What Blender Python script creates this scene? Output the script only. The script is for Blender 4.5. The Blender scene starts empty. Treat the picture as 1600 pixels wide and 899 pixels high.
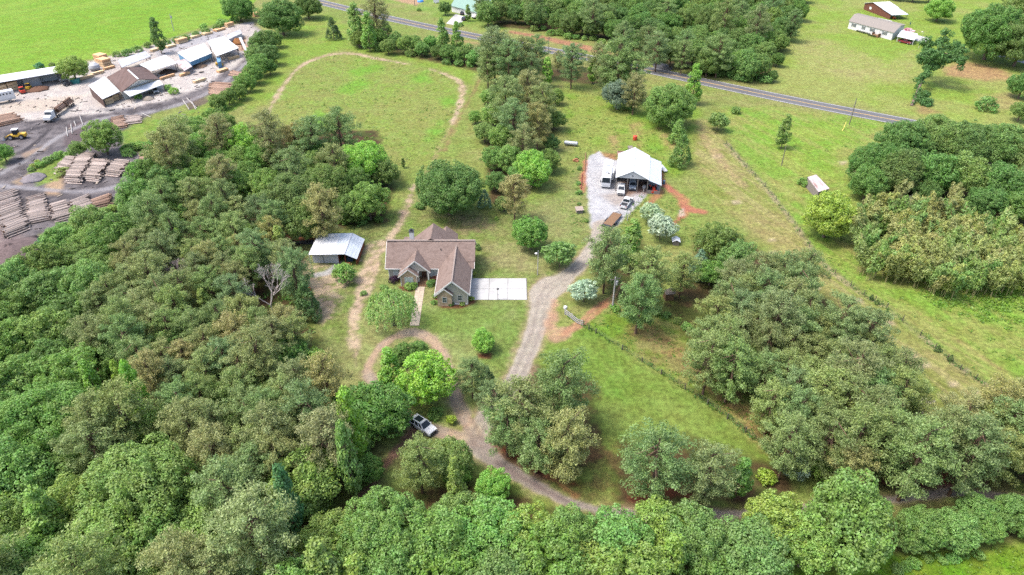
import bpy, bmesh, math, random
import numpy as np
from mathutils import Vector, Matrix
R = math.radians
S = bpy.context.scene
C = S.collection
rng = np.random.default_rng(11)
random.seed(5)

# ------------------------------------------------------------------ camera, world, sun
FOC, PITCH, HGT = 1081.0, R(34), 82.0
cam_d = bpy.data.cameras.new("camera")
cam = bpy.data.objects.new("camera", cam_d); C.objects.link(cam)
cam.location = (0, 0, HGT); cam.rotation_euler = (R(90) - PITCH, 0, 0)
cam_d.sensor_width = 36.0; cam_d.lens = 36.0 * FOC / 1600.0
cam_d.clip_start = 0.5; cam_d.clip_end = 12000
S.camera = cam
W = bpy.data.worlds.new("World"); S.world = W; W.use_nodes = True
SUN_EL, SUN_AZ = R(62), R(-100)          # high sun behind thin cloud, from the left of the view
wn = W.node_tree.nodes; bg = wn["Background"]
sky = wn.new("ShaderNodeTexSky"); sky.sky_type = 'NISHITA'; sky.sun_disc = False
sky.sun_elevation = SUN_EL; sky.sun_rotation = SUN_AZ
sky.air_density = 1.0; sky.dust_density = 4.0; sky.ozone_density = 0.6
W.node_tree.links.new(sky.outputs[0], bg.inputs[0]); bg.inputs[1].default_value = 0.15
sl = bpy.data.lights.new("sun", 'SUN'); sl.energy = 1.3; sl.angle = R(14); sl.color = (1.0, 0.965, 0.91)
so = bpy.data.objects.new("sun", sl); C.objects.link(so)
d = Vector((math.sin(SUN_AZ) * math.cos(SUN_EL), math.cos(SUN_AZ) * math.cos(SUN_EL), math.sin(SUN_EL)))
so.rotation_euler = d.to_track_quat('Z', 'Y').to_euler(); so.location = (0, 0, 200)
S.view_settings.view_transform = 'Standard'; S.view_settings.look = 'None'
S.view_settings.exposure = 1.7; S.view_settings.gamma = 1.0
cy = S.cycles; cy.use_denoising = False
cy.max_bounces = 6; cy.diffuse_bounces = 4; cy.glossy_bounces = 2; cy.transmission_bounces = 2; cy.transparent_max_bounces = 4
cy.caustics_reflective = False; cy.caustics_refractive = False

# ------------------------------------------------------------------ helpers
cp, sp = math.cos(PITCH), math.sin(PITCH)
def un(x, y, z=0.0):
    """where the sight line through photograph point (x, y) meets height z"""
    u = (x - 800) / FOC; v = (y - 449.5) / FOC
    t = (z - HGT) / (-sp - v * cp)
    return (u * t, (cp - v * sp) * t)
def at(x, y, z=0.0):
    X, Y = un(x, y, z); return Vector((X, Y, z))
def scl(X, Y, Z):
    return FOC / (Y * cp - (Z - HGT) * sp)
def lin(c): 
    c = c / 255.0
    return c / 12.92 if c <= 0.04045 else ((c + 0.055) / 1.055) ** 2.4
def A(r, g, b, k=0.5): return (lin(r) * k, lin(g) * k, lin(b) * k)

def vnoise(x, y, seed=0):
    xi = np.floor(x).astype(np.int64); yi = np.floor(y).astype(np.int64)
    fx = x - xi; fy = y - yi
    fx = fx * fx * (3 - 2 * fx); fy = fy * fy * (3 - 2 * fy)
    def h(a, b):
        n = (a * 374761393 + b * 668265263 + seed * 982451653) & 0x7fffffff
        n = ((n ^ (n >> 13)) * 1274126177) & 0x7fffffff
        return ((n ^ (n >> 16)) & 0xffff) / 65535.0
    a = h(xi, yi); b = h(xi + 1, yi); c = h(xi, yi + 1); e = h(xi + 1, yi + 1)
    return (a * (1 - fx) + b * fx) * (1 - fy) + (c * (1 - fx) + e * fx) * fy
def fbm(x, y, f, seed=0, o=4):
    s = 0; a = 0.5; t = 0
    for i in range(o):
        s = s + a * vnoise(x * f, y * f, seed + i * 17); t += a; a *= 0.55; f *= 2.03
    return s / t

# ---- materials
MATS = {}
def new_mat(name):
    m = bpy.data.materials.new(name); m.use_nodes = True
    return m, m.node_tree.nodes, m.node_tree.links, m.node_tree.nodes["Principled BSDF"]
def mat(name, col, rough=0.7, var=0.18, scale=3.0, metal=0.0, spec=0.4, bump=0.0, stretch=None, col2=None, amt2=0.5, scale2=0.6):
    """paint, metal, wood ... : base colour with two noise layers of grain and wear"""
    if name in MATS: return MATS[name]
    m, n, l, b = new_mat(name)
    tc = n.new("ShaderNodeTexCoord"); mp = n.new("ShaderNodeMapping"); l.new(tc.outputs["Object"], mp.inputs[0])
    if stretch: mp.inputs["Scale"].default_value = stretch
    nz = n.new("ShaderNodeTexNoise"); nz.inputs["Scale"].default_value = scale; nz.inputs["Detail"].default_value = 6
    l.new(mp.outputs[0], nz.inputs["Vector"])
    mr = n.new("ShaderNodeMapRange"); mr.inputs[1].default_value = 0.3; mr.inputs[2].default_value = 0.7
    mr.inputs[3].default_value = 1 - var; mr.inputs[4].default_value = 1 + var
    l.new(nz.outputs[0], mr.inputs[0])
    mx = n.new("ShaderNodeMix"); mx.data_type = 'RGBA'
    n2 = n.new("ShaderNodeTexNoise"); n2.inputs["Scale"].default_value = scale2; n2.inputs["Detail"].default_value = 5
    l.new(mp.outputs[0], n2.inputs["Vector"])
    r2 = n.new("ShaderNodeMapRange"); r2.inputs[1].default_value = 0.48; r2.inputs[2].default_value = 0.68
    r2.inputs[4].default_value = amt2 if col2 else 0.0
    l.new(n2.outputs[0], r2.inputs[0]); l.new(r2.outputs[0], mx.inputs[0])
    mx.inputs[6].default_value = (*col, 1); mx.inputs[7].default_value = (*(col2 or col), 1)
    ml = n.new("ShaderNodeVectorMath"); ml.operation = 'MULTIPLY'
    l.new(mx.outputs[2], ml.inputs[0]); l.new(mr.outputs[0], ml.inputs[1])
    l.new(ml.outputs[0], b.inputs["Base Color"])
    b.inputs["Roughness"].default_value = rough; b.inputs["Metallic"].default_value = metal
    b.inputs["Specular IOR Level"].default_value = spec
    if bump:
        bp = n.new("ShaderNodeBump"); bp.inputs["Strength"].default_value = bump; bp.inputs["Distance"].default_value = 0.05
        l.new(nz.outputs[0], bp.inputs["Height"]); l.new(bp.outputs[0], b.inputs["Normal"])
    MATS[name] = m; return m

def foliage_mat(name, transl=0.28, spec=0.25):
    m, n, l, b = new_mat(name)
    oi = n.new("ShaderNodeObjectInfo"); ge = n.new("ShaderNodeNewGeometry")
    tc = n.new("ShaderNodeTexCoord")
    nz = n.new("ShaderNodeTexNoise"); nz.inputs["Scale"].default_value = 0.55; nz.inputs["Detail"].default_value = 3
    l.new(tc.outputs["Object"], nz.inputs["Vector"])
    h = n.new("ShaderNodeHueSaturation")
    # hue: per clump and per leaf
    a = n.new("ShaderNodeMath"); a.operation = 'MULTIPLY_ADD'; a.inputs[1].default_value = 0.07; a.inputs[2].default_value = 0.468
    l.new(nz.outputs[0], a.inputs[0]); l.new(a.outputs[0], h.inputs["Hue"])
    v = n.new("ShaderNodeMath"); v.operation = 'MULTIPLY_ADD'; v.inputs[1].default_value = 0.34; v.inputs[2].default_value = 0.83
    l.new(ge.outputs["Random Per Island"], v.inputs[0])
    nv2 = n.new("ShaderNodeTexNoise"); nv2.inputs["Scale"].default_value = 1.1; nv2.inputs["Detail"].default_value = 2; l.new(tc.outputs["Object"], nv2.inputs["Vector"])
    v2 = n.new("ShaderNodeMapRange"); v2.inputs[1].default_value = .3; v2.inputs[2].default_value = .7; v2.inputs[3].default_value = .74; v2.inputs[4].default_value = 1.26; l.new(nv2.outputs[0], v2.inputs[0])
    v3 = n.new("ShaderNodeMath"); v3.operation = 'MULTIPLY'; l.new(v.outputs[0], v3.inputs[0]); l.new(v2.outputs[0], v3.inputs[1]); l.new(v3.outputs[0], h.inputs["Value"])
    s = n.new("ShaderNodeMath"); s.operation = 'MULTIPLY_ADD'; s.inputs[1].default_value = -0.25; s.inputs[2].default_value = 1.1
    l.new(ge.outputs["Random Per Island"], s.inputs[0]); l.new(s.outputs[0], h.inputs["Saturation"])
    l.new(oi.outputs["Color"], h.inputs["Color"])
    l.new(h.outputs[0], b.inputs["Base Color"]); b.inputs["Roughness"].default_value = 0.55
    b.inputs["Specular IOR Level"].default_value = spec
    t = n.new("ShaderNodeBsdfTranslucent"); l.new(h.outputs[0], t.inputs[0])
    ms = n.new("ShaderNodeMixShader"); ms.inputs[0].default_value = transl
    out = n["Material Output"]
    l.new(b.outputs[0], ms.inputs[1]); l.new(t.outputs[0], ms.inputs[2]); l.new(ms.outputs[0], out.inputs[0])
    return m

# ---- mesh builder
class MB:
    def __init__(s): s.v = []; s.f = []; s.m = []; s.parts = []
    def add(s, vs, fs, mi=0):
        o = len(s.v); s.v += [tuple(p) for p in vs]
        nf = len(s.f)
        for f in fs: s.f.append(tuple(i + o for i in f)); s.m.append(mi)
        s.parts.append(((o, len(s.v)), (nf, len(s.f))))
        return s
    def box(s, x0, x1, y0, y1, z0, z1, mi=0):
        v = [(x, y, z) for z in (z0, z1) for y in (y0, y1) for x in (x0, x1)]
        return s.add(v, [(0, 2, 3, 1), (4, 5, 7, 6), (0, 1, 5, 4), (2, 6, 7, 3), (0, 4, 6, 2), (1, 3, 7, 5)], mi)
    def beam(s, a, b, w, h=None, mi=0):
        a, b = Vector(a), Vector(b); t = (b - a).normalized(); h = h or w
        u = t.cross(Vector((0, 0, 1)))
        if u.length < 1e-4: u = Vector((1, 0, 0))
        u.normalize(); w2 = u.cross(t)
        v = [p + u * (i * w / 2) + w2 * (j * h / 2) for p in (a, b) for i, j in ((-1, -1), (1, -1), (1, 1), (-1, 1))]
        return s.add(v, [(3, 2, 1, 0), (4, 5, 6, 7), (0, 1, 5, 4), (1, 2, 6, 5), (2, 3, 7, 6), (3, 0, 4, 7)], mi)
    def tube(s, a, b, r0, r1=None, n=8, mi=0, cap=True):
        a, b = Vector(a), Vector(b); r1 = r0 if r1 is None else r1
        t = (b - a).normalized(); u = t.cross(Vector((0.13, 0.2, 0.97)))
        if u.length < 1e-3: u = t.cross(Vector((1, 0, 0)))
        u.normalize(); w = t.cross(u)
        v = []
        for p, r in ((a, r0), (b, r1)):
            for i in range(n):
                c = 2 * math.pi * i / n; v.append(p + (u * math.cos(c) + w * math.sin(c)) * r)
        fs = [(i, (i + 1) % n, n + (i + 1) % n, n + i) for i in range(n)]
        if cap: fs += [tuple(range(n - 1, -1, -1)), tuple(range(n, 2 * n))]
        return s.add(v, fs, mi)
    def slab(s, pts, th, mi=0):
        """plate with the given top outline, th thick downwards"""
        n = len(pts); t = [Vector(p) for p in pts]; b = [p - Vector((0, 0, th)) for p in t]
        return s.add(t + b, [tuple(range(n)), tuple(range(2 * n - 1, n - 1, -1))] +
                     [(i, i + n, (i + 1) % n + n, (i + 1) % n) for i in range(n)], mi)
    def prism(s, pts, ax, a0, a1, mi=0):
        """outline in the two other axes, extruded along ax (0, 1 or 2)"""
        def P(p, a):
            return ((a, p[0], p[1]), (p[0], a, p[1]), (p[0], p[1], a))[ax]
        n = len(pts); v = [P(p, a0) for p in pts] + [P(p, a1) for p in pts]
        return s.add(v, [tuple(range(n)), tuple(range(2 * n - 1, n - 1, -1))] +
                     [(i, i + n, (i + 1) % n + n, (i + 1) % n) for i in range(n)], mi)
    def lathe(s, prof, n=16, c=(0, 0), mi=0):
        v = [(c[0] + r * math.cos(2 * math.pi * i / n), c[1] + r * math.sin(2 * math.pi * i / n), z) for r, z in prof for i in range(n)]
        fs = [(k * n + i, k * n + (i + 1) % n, (k + 1) * n + (i + 1) % n, (k + 1) * n + i) for k in range(len(prof) - 1) for i in range(n)]
        fs += [tuple(range(n - 1, -1, -1)), tuple(range((len(prof) - 1) * n, len(prof) * n))]
        return s.add(v, fs, mi)
    def mesh(s, name, mats, bevel=0, smooth=False):
        me = bpy.data.meshes.new(name); me.from_pydata(s.v, [], s.f)
        for m in (mats if isinstance(mats, (list, tuple)) else [mats]): me.materials.append(m)
        me.polygons.foreach_set('material_index', s.m)
        bm = bmesh.new(); bm.from_mesh(me)
        bmesh.ops.recalc_face_normals(bm, faces=bm.faces)
        if bevel: bmesh.ops.bevel(bm, geom=[e for e in bm.edges if e.is_manifold and e.calc_face_angle(0) > 0.5], offset=bevel, segments=2, affect='EDGES', clamp_overlap=True)
        bm.to_mesh(me); bm.free()
        if smooth: me.polygons.foreach_set('use_smooth', [True] * len(me.polygons))
        return me
    def build_each(s, name, mats, parent=None):
        k = 0; out = []
        for nv, nf in s.parts:
            q = MB(); q.v = s.v[nv[0]:nv[1]]; q.f = [tuple(i - nv[0] for i in f) for f in s.f[nf[0]:nf[1]]]; q.m = s.m[nf[0]:nf[1]]; out.append(q.build(name, mats, parent))
        return out
    def build(s, name, mats, parent=None, bevel=0, smooth=False, label=None):
        o = bpy.data.objects.new(name, s.mesh(name, mats, bevel, smooth)); C.objects.link(o)
        if parent: o.parent = parent
        if label: o['label'] = label
        return o
def thing(name, label, cat, loc=(0, 0, 0), rz=0.0, group=None):
    o = bpy.data.objects.new(name, None); C.objects.link(o); o.empty_display_size = 0.5
    o.location = loc; o.rotation_euler = (0, 0, rz); tag(o, label, cat, group); return o
def tag(o, label, cat, group=None):
    o['label'] = label; o['category'] = cat
    if group: o['group'] = group
    return o
def structure(o): o['kind'] = 'structure'; return o
def stuff(o): o['kind'] = 'stuff'; return o
def kids(o): return [c for c in o.children]
def dup(root, loc, rz, label=None, group=None, scale=None):
    r = root.copy(); C.objects.link(r); r.location = loc; r.rotation_euler = (0, 0, rz)
    if label: r['label'] = label
    if group: r['group'] = group
    if scale: r.scale = scale
    for ch in root.children:
        c = ch.copy(); C.objects.link(c); c.parent = r
        for g in ch.children:
            e = g.copy(); C.objects.link(e); e.parent = c
    return r
def np_mesh(name, verts, nper, m, cols=None):
    """mesh from an array of separate faces, nper corners each"""
    me = bpy.data.meshes.new(name); nv = len(verts); nf = nv // nper
    me.vertices.add(nv); me.vertices.foreach_set('co', verts.astype(np.float32).ravel())
    me.loops.add(nv); me.loops.foreach_set('vertex_index', np.arange(nv, dtype=np.int32))
    me.polygons.add(nf); me.polygons.foreach_set('loop_start', np.arange(0, nv, nper, dtype=np.int32))
    me.materials.append(m); me.update(calc_edges=True); me.validate()
    return me
# ------------------------------------------------------------------ the ground
GRID_D0, GRID_D1, NR, NCOL = 38.0, 640.0, 900, 760
def ground_rows():
    ds = [GRID_D0]
    sc = 1.0
    for _ in range(NR):
        s_ = FOC / (ds[-1] * cp + HGT * sp); ds.append(ds[-1] + 1.9 * FOC / (s_ * s_ * HGT))
        if ds[-1] > GRID_D1: break
    return np.array(ds)
D = ground_rows(); NROW = len(D)
T = np.linspace(-1, 1, NCOL)
HW = (D * cp + HGT * sp) / FOC * 1000.0
GX = T[None, :] * HW[:, None]; GY = np.repeat(D[:, None], NCOL, 1)
PX, PY = GX.ravel(), GY.ravel()
def back_px(X, Y):
    zc = Y * cp + HGT * sp; return (800 + FOC * X / zc, 449.5 + FOC * (-(Y * sp - HGT * cp)) / zc)
def poly_sd(pts):
    """signed distance in metres to a polygon given by photograph points (negative inside)"""
    q = np.array([un(*p) for p in pts]); d2 = np.full(PX.shape, 1e12); ins = np.zeros(PX.shape, bool)
    for i in range(len(q)):
        a, b = q[i], q[(i + 1) % len(q)]; e = b - a
        t = np.clip(((PX - a[0]) * e[0] + (PY - a[1]) * e[1]) / (e @ e + 1e-9), 0, 1)
        d2 = np.minimum(d2, (PX - a[0] - t * e[0]) ** 2 + (PY - a[1] - t * e[1]) ** 2)
        c = (a[1] > PY) != (b[1] > PY)
        ins ^= c & (PX < (b[0] - a[0]) * (PY - a[1]) / (b[1] - a[1] + 1e-12) + a[0])
    dd = np.sqrt(d2); return np.where(ins, -dd, dd)
def smooth_line(pts, n=8):
    p = np.array(pts, float); out = []
    for i in range(len(p) - 1):
        a, b, c, d = p[max(i - 1, 0)], p[i], p[i + 1], p[min(i + 2, len(p) - 1)]
        for k in range(n):
            t = k / n
            out.append(0.5 * ((2 * b) + (c - a) * t + (2 * a - 5 * b + 4 * c - d) * t * t + (3 * b - a - 3 * c + d) * t ** 3))
    out.append(p[-1]); return np.array(out)
def line_sd(pts):
    """distance to a curved strip; pts are (x, y, half width in metres)"""
    q = smooth_line([(*un(x, y), w) for x, y, w in pts], 5); best = np.full(PX.shape, 1e9)
    for i in range(len(q) - 1):
        a, b = q[i], q[i + 1]; e = (b - a)[:2]
        t = np.clip(((PX - a[0]) * e[0] + (PY - a[1]) * e[1]) / (e @ e + 1e-9), 0, 1)
        dd = np.hypot(PX - a[0] - t * e[0], PY - a[1] - t * e[1]) - (a[2] + t * (b[2] - a[2]))
        best = np.minimum(best, dd)
    return best
N1 = fbm(PX, PY, 0.02, 1, 4); N2 = fbm(PX, PY, 0.11, 5, 4); N3 = fbm(PX, PY, 0.45, 9, 4); N4 = fbm(PX, PY, 1.1, 23, 3)
EDGE = (N2 - 0.5) * 2.4 + (N3 - 0.5) * 1.8 + (N4 - 0.5) * 0.9
COL = np.zeros((len(PX), 3)); GRASS = np.ones(len(PX)); REG = np.zeros(len(PX), int)
REGN = ['grass_ground']
def sst(x, a, b):
    t = np.clip((x - a) / (b - a), 0, 1); return t * t * (3 - 2 * t)
def mixc(n, lo, hi, a=0.35, b=0.65):
    w = sst(n, a, b)[:, None]; return np.array(lo)[None] * (1 - w) + np.array(hi)[None] * w
def paint(sd, col, soft=0.6, rag=1.0, op=1.0, grass=None, reg=None, holes=0.0, thr=0.0):
    """lay a cover of one colour (or colour array) over the ground inside sd<0 with a ragged edge"""
    dd = sd + EDGE * rag + thr
    w = 1 - sst(dd, -soft, soft)
    if holes: w = w * (1 - holes * sst(N3 * 0.55 + N4 * 0.45, 0.46, 0.6))
    w = w * op
    c = np.array(col); c = c[None] if c.ndim == 1 else c
    COL[:] = COL * (1 - w[:, None]) + c * w[:, None]
    if grass is not None: GRASS[:] = GRASS * (1 - w) + grass * w
    if reg:
        if reg not in REGN: REGN.append(reg)
        REG[dd < 0] = REGN.index(reg)
def G(r, g, b):
    c = A(r, g, b, 0.335); y = .3 * c[0] + .6 * c[1] + .1 * c[2]
    return tuple(y + (v - y) * 1.0 for v in c)
# pasture as the base of everything, with dry and lush patches
COL[:] = mixc(N1 * 0.5 + N2 * 0.5, G(150, 172, 86), G(168, 172, 104))
COL[:] = COL * (1 - 0.35 * sst(N3, .5, .75)[:, None]) + np.array(G(128, 164, 66)) * 0.35 * sst(N3, .5, .75)[:, None]
# far crop field
crop = [(-900, -60), (-260, 150), (0, 118), (90, 104), (180, 84), (250, 62), (330, 40), (385, 22), (400, 0), (420, -60), (300, -180), (-700, -160)]
paint(poly_sd(crop), mixc(N1 * .4 + N2 * .6, G(138, 188, 54), G(154, 194, 72)), 1.0, 1.0, reg='crop_field')
rows = (np.sin((PX * 0.16 + PY * 0.987) * 2 * math.pi / 3.1 + (N2 - .5) * 3) * .5 + .5)
cw = (1 - sst(poly_sd(crop), -2, 0)) * 0.3 * rows
COL[:] = COL * (1 - cw[:, None]) + np.array(G(112, 170, 52)) * cw[:, None]
# meadow inside the oval track
mead = [(418, 180), (440, 135), (480, 98), (530, 84), (600, 92), (700, 115), (725, 135), (722, 160), (706, 195), (672, 262), (600, 262), (520, 250), (420, 230)]
paint(poly_sd(mead), mixc(N2 * .6 + N3 * .4, G(146, 184, 76), G(160, 174, 90), .3, .7), 2.0, 1.0, reg='meadow')
paint(poly_sd(mead), mixc(N3, G(158, 164, 98), G(166, 158, 104)), 2.0, 1.0, 0.45, holes=1.0)
for p in [[(545, 112), (590, 98), (605, 105), (560, 118)], [(522, 145), (560, 125), (580, 130), (545, 148)], [(478, 195), (500, 172), (515, 178), (500, 208)], [(640, 118), (668, 110), (672, 128), (650, 130)], [(685, 155), (712, 145), (715, 162), (695, 168)], [(668, 205), (690, 190), (688, 215), (670, 220)]]:
    paint(poly_sd(p), G(126, 190, 62), 2.5, 1.6, 0.75)
# pale strip of rough grass round the meadow, and towards the highway
paint(poly_sd([(440, 60), (500, 18), (545, 40), (545, 70), (740, 108), (740, 135), (700, 112), (600, 86), (530, 78), (470, 98), (415, 165), (380, 170), (395, 120)]), mixc(N2, G(146, 182, 74), G(160, 180, 88)), 2, 1.2)
# lawns round the house
lawn = [(455, 360), (610, 340), (650, 300), (735, 330), (800, 325), (880, 300), (905, 260), (920, 290), (925, 360), (890, 420), (850, 445), (838, 500), (818, 580), (720, 600), (660, 540), (560, 600), (510, 600), (490, 470)]
paint(poly_sd(lawn), mixc(N1 * .3 + N2 * .7, G(134, 162, 78), G(166, 176, 108), .35, .7), 2.0, 1.2, reg='lawn')
paint(poly_sd(lawn), mixc(N3, G(172, 162, 112), G(160, 160, 106)), 1.0, 1.0, 0.35, holes=.9)
paint(poly_sd([(655, 475), (820, 478), (815, 560), (770, 590), (700, 560), (660, 525)]), mixc(N2, G(134, 166, 80), G(158, 176, 106)), 3, 1.0, .75)
for p in [(840, 520), (775, 395), (700, 335), (735, 335)]:
    pass
paint(poly_sd([(760, 385), (800, 380), (835, 400), (845, 425), (800, 425), (755, 410)]), G(190, 178, 130), 2.5, 1.6, 0.5)
paint(poly_sd([(700, 338), (745, 338), (780, 352), (745, 366), (705, 362)]), G(190, 160, 128), 2.0, 1.6, 0.5, holes=.4)
# front paddock
pad = [(835, 575), (850, 540), (900, 510), (935, 520), (1030, 585), (1110, 640), (1215, 715), (1200, 740), (1060, 780), (930, 780), (890, 760), (860, 640)]
paint(poly_sd(pad), mixc(N1 * .2 + N2 * .8, G(122, 160, 64), G(148, 172, 84), .3, .7), 1.5, 0.8, reg='paddock')
paint(poly_sd([(930, 690), (985, 700), (1000, 770), (950, 790), (900, 780)]), G(176, 128, 92), 3, 1.6, 0.55, holes=.5)
# strip between paddock and pines, and rough paddock beyond
paint(poly_sd([(920, 505), (960, 480), (1060, 490), (1150, 560), (1210, 640), (1230, 715), (1110, 632), (1030, 582)]), mixc(N2 * .5 + N3 * .5, G(126, 164, 60), G(164, 164, 98), .35, .65), 1.5, 1.2)
paint(line_sd([(1010, 520, 3), (1080, 570, 2.5), (1140, 620, 2.5), (1200, 690, 2), (1225, 716, 1.5)]), G(182, 142, 104), 1.2, 1.2, 0.6, holes=.7)
# long grass on the right, beyond the wire fence
right = [(1150, 232), (1200, 290), (1290, 408), (1345, 456), (1455, 537), (1570, 618), (1700, 700), (1900, 640), (1900, 330), (1600, 200), (1400, 190), (1200, 165), (1120, 170)]
paint(poly_sd(right), mixc(N2 * .6 + N3 * .4, G(142, 184, 74), G(166, 178, 94)), 2, 1.2, reg='rough_pasture')
paint(poly_sd([(1430, 455), (1600, 430), (1700, 470), (1700, 560), (1560, 510), (1480, 490)]), mixc(N3, G(138, 192, 70), G(160, 196, 86)), 3, 1.6, .8)
paint(poly_sd([(1345, 200), (1300, 250), (1320, 290), (1230, 270), (1170, 190), (1300, 190), (1400, 200)]), mixc(N2, G(140, 186, 66), G(160, 190, 80)), 3, 1.4, .8)
# mown hay strip with sun-bleached turf
hay = [(1085, 185), (1115, 190), (1150, 240), (1205, 305), (1285, 415), (1340, 458), (1450, 540), (1570, 620), (1690, 700), (1500, 690), (1400, 560), (1270, 450), (1150, 340), (1110, 320), (1080, 240)]
paint(poly_sd(hay), mixc(N1 * .3 + N2 * .4 + N3 * .3, G(150, 166, 82), G(184, 176, 112), .35, .65), 1.5, 1.0, reg='hay_strip')
ln = np.array(un(1285, 412)) - np.array(un(1570, 620)); ln /= np.hypot(*ln)
perp = PX * (-ln[1]) + PY * ln[0]; along = PX * ln[0] + PY * ln[1]
streak = vnoise(perp * 1.1, along * 0.05, 71) * .6 + vnoise(perp * 2.6, along * 0.09, 77) * .4
for poly, c1, k in ((hay, G(200, 190, 130), .6), (right, G(186, 182, 112), .45), (pad, G(150, 180, 84), .35)):
    w = (1 - sst(poly_sd(poly), -2, 0)) * k * sst(streak, .48, .7)
    COL[:] = COL * (1 - w[:, None]) + np.array(c1) * w[:, None]
for x, y in [(1318, 255), (1330, 268), (1390, 505), (1415, 552), (1425, 558), (1432, 565), (1445, 572), (1490, 600), (1340, 470), (1255, 425), (1150, 316), (1205, 375), (1207, 395), (1275, 450), (1525, 615), (1120, 245), (1508, 580), (1350, 318)]:
    paint(poly_sd([(x - 6, y - 2), (x + 5, y - 3), (x + 7, y + 2), (x - 4, y + 3)]), G(226, 208, 172), .8, .8, .75)
# sandy strip under the wire fence and the second wheel track
fence_line = [(1135, 225), (1160, 255), (1195, 292), (1240, 350), (1282, 408), (1340, 455), (1385, 482), (1450, 535), (1500, 578), (1565, 617), (1660, 690)]
paint(line_sd([(x, y, .55) for x, y in fence_line]), G(206, 190, 150), .5, .55, .75, holes=.55)
paint(line_sd([(1395, 478, .3), (1460, 525, .4), (1530, 570, .4), (1640, 650, .4)]), G(178, 160, 110), .5, .5, .6, holes=.6)
paint(line_sd([(1410, 472, .4), (1480, 520, .5), (1560, 575, .5), (1680, 655, .5)]), G(196, 160, 116), .6, .6, .45, holes=.7)
paint(line_sd([(1085, 190, 1.5), (1100, 215, 1.4), (1130, 255, 1.2), (1160, 290, 1)]), G(204, 180, 134), .9, 1.0, .7, holes=.5)
# ground beyond the highway
paint(poly_sd([(1205, 140), (1255, 0), (1300, -60), (1700, -80), (1800, 215), (1600, 215), (1430, 182), (1320, 162)]), mixc(N1 * .5 + N2 * .5, G(152, 186, 76), G(172, 184, 102)), 2, 1, reg='far_lawn')
paint(poly_sd([(1225, 70), (1290, 62), (1390, 100), (1430, 80), (1430, 130), (1340, 130), (1250, 100)]), G(196, 186, 128), 5, 2.5, .55, holes=.4)
paint(poly_sd([(1470, 105), (1510, 95), (1570, 110), (1590, 125), (1540, 128), (1480, 118)]), G(208, 164, 122), 3, 2, .75)
paint(poly_sd([(1530, 150), (1580, 145), (1600, 165), (1560, 172), (1535, 165)]), G(200, 176, 126), 3, 2, .6)
paint(poly_sd([(1420, 160), (1445, 165), (1470, 178), (1440, 178)]), G(192, 150, 112), 2, 1.5, .6)
paint(poly_sd([(560, -10), (630, 8), (720, 40), (750, 52), (790, 45), (760, 5), (700, -40), (560, -60)]), mixc(N2, G(140, 178, 78), G(160, 182, 96)), 2, 1)
paint(poly_sd([(595, -6), (630, 5), (650, 9), (665, 0), (650, -30), (580, -30)]), G(214, 178, 140), 1.5, 1.0, .95)
paint(line_sd([(800, 50, 2), (850, 60, 3), (905, 72, 3.5), (945, 84, 2.5)]), G(206, 150, 120), 1.2, 1.0, .85)
paint(line_sd([(700, 60, 1.2), (800, 78, 1.2)]), G(196, 160, 120), 1.2, 1.0, .6)
# grass behind the big barn
paint(poly_sd([(885, 130), (960, 160), (1000, 180), (1090, 150), (1090, 210), (1060, 280), (960, 235), (900, 240), (880, 190)]), mixc(N2, G(138, 180, 66), G(160, 178, 88)), 2, 1.4, .9)
for p in [[(950, 215), (960, 205), (970, 222), (960, 240)], [(985, 195), (1000, 190), (1008, 250), (998, 260), (990, 220)], [(1028, 200), (1060, 220), (1070, 250), (1045, 235)]]:
    paint(poly_sd(p), G(206, 168, 124), 1.6, 1.4, .55, holes=.5)
# woodland floors, brown and green; ground shadow between trees is in the dark colour
left_wood = [(-200, 420), (0, 440), (60, 380), (110, 350), (185, 345), (195, 290), (240, 240), (330, 185), (420, 200), (590, 205), (615, 300), (600, 350), (470, 360), (470, 400), (478, 470), (500, 560), (530, 610), (580, 610), (610, 660), (560, 740), (430, 835), (420, 1000), (-200, 1000)]
wf = mixc(N2 * .5 + N3 * .5, G(104, 80, 58), G(92, 104, 52), .4, .62)
paint(poly_sd(left_wood), wf, 1.5, 1.0, grass=.6, reg='forest_floor')
for pl in ([(772, 160), (850, 150), (872, 190), (858, 250), (835, 290), (800, 325), (765, 318), (762, 220)], [(740, -20), (1260, -20), (1255, 30), (1215, 80), (1195, 125), (1090, 118), (1010, 90), (950, 62), (860, 50), (770, 40)],
           [(1090, 365), (1160, 370), (1232, 432), (1340, 500), (1420, 600), (1420, 700), (1560, 640), (1700, 640), (1700, 760), (1400, 770), (1290, 740), (1190, 640), (1090, 550), (1040, 480), (1080, 420)],
           [(750, 620), (830, 570), (930, 600), (945, 720), (880, 760), (780, 740), (750, 690)], [(970, 690), (1080, 680), (1180, 720), (1240, 740), (1240, 790), (960, 790)],
           [(430, 860), (600, 760), (730, 760), (850, 790), (1000, 800), (1180, 780), (1340, 800), (1450, 800), (1700, 790), (1700, 830), (1500, 860), (1180, 885), (700, 960), (430, 960)],
           [(1352, 262), (1400, 225), (1500, 212), (1700, 220), (1700, 420), (1600, 420), (1500, 432), (1430, 422), (1360, 395), (1345, 330)],
           [(555, 45), (600, 50), (740, 85), (860, 100), (985, 110), (985, 135), (900, 130), (760, 115), (560, 72)], [(915, 370), (1000, 370), (1040, 420), (1010, 490), (960, 470), (930, 440)]):
    paint(poly_sd(pl), wf, 1.5, 1.0, .9, grass=.6, reg='forest_floor')
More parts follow.
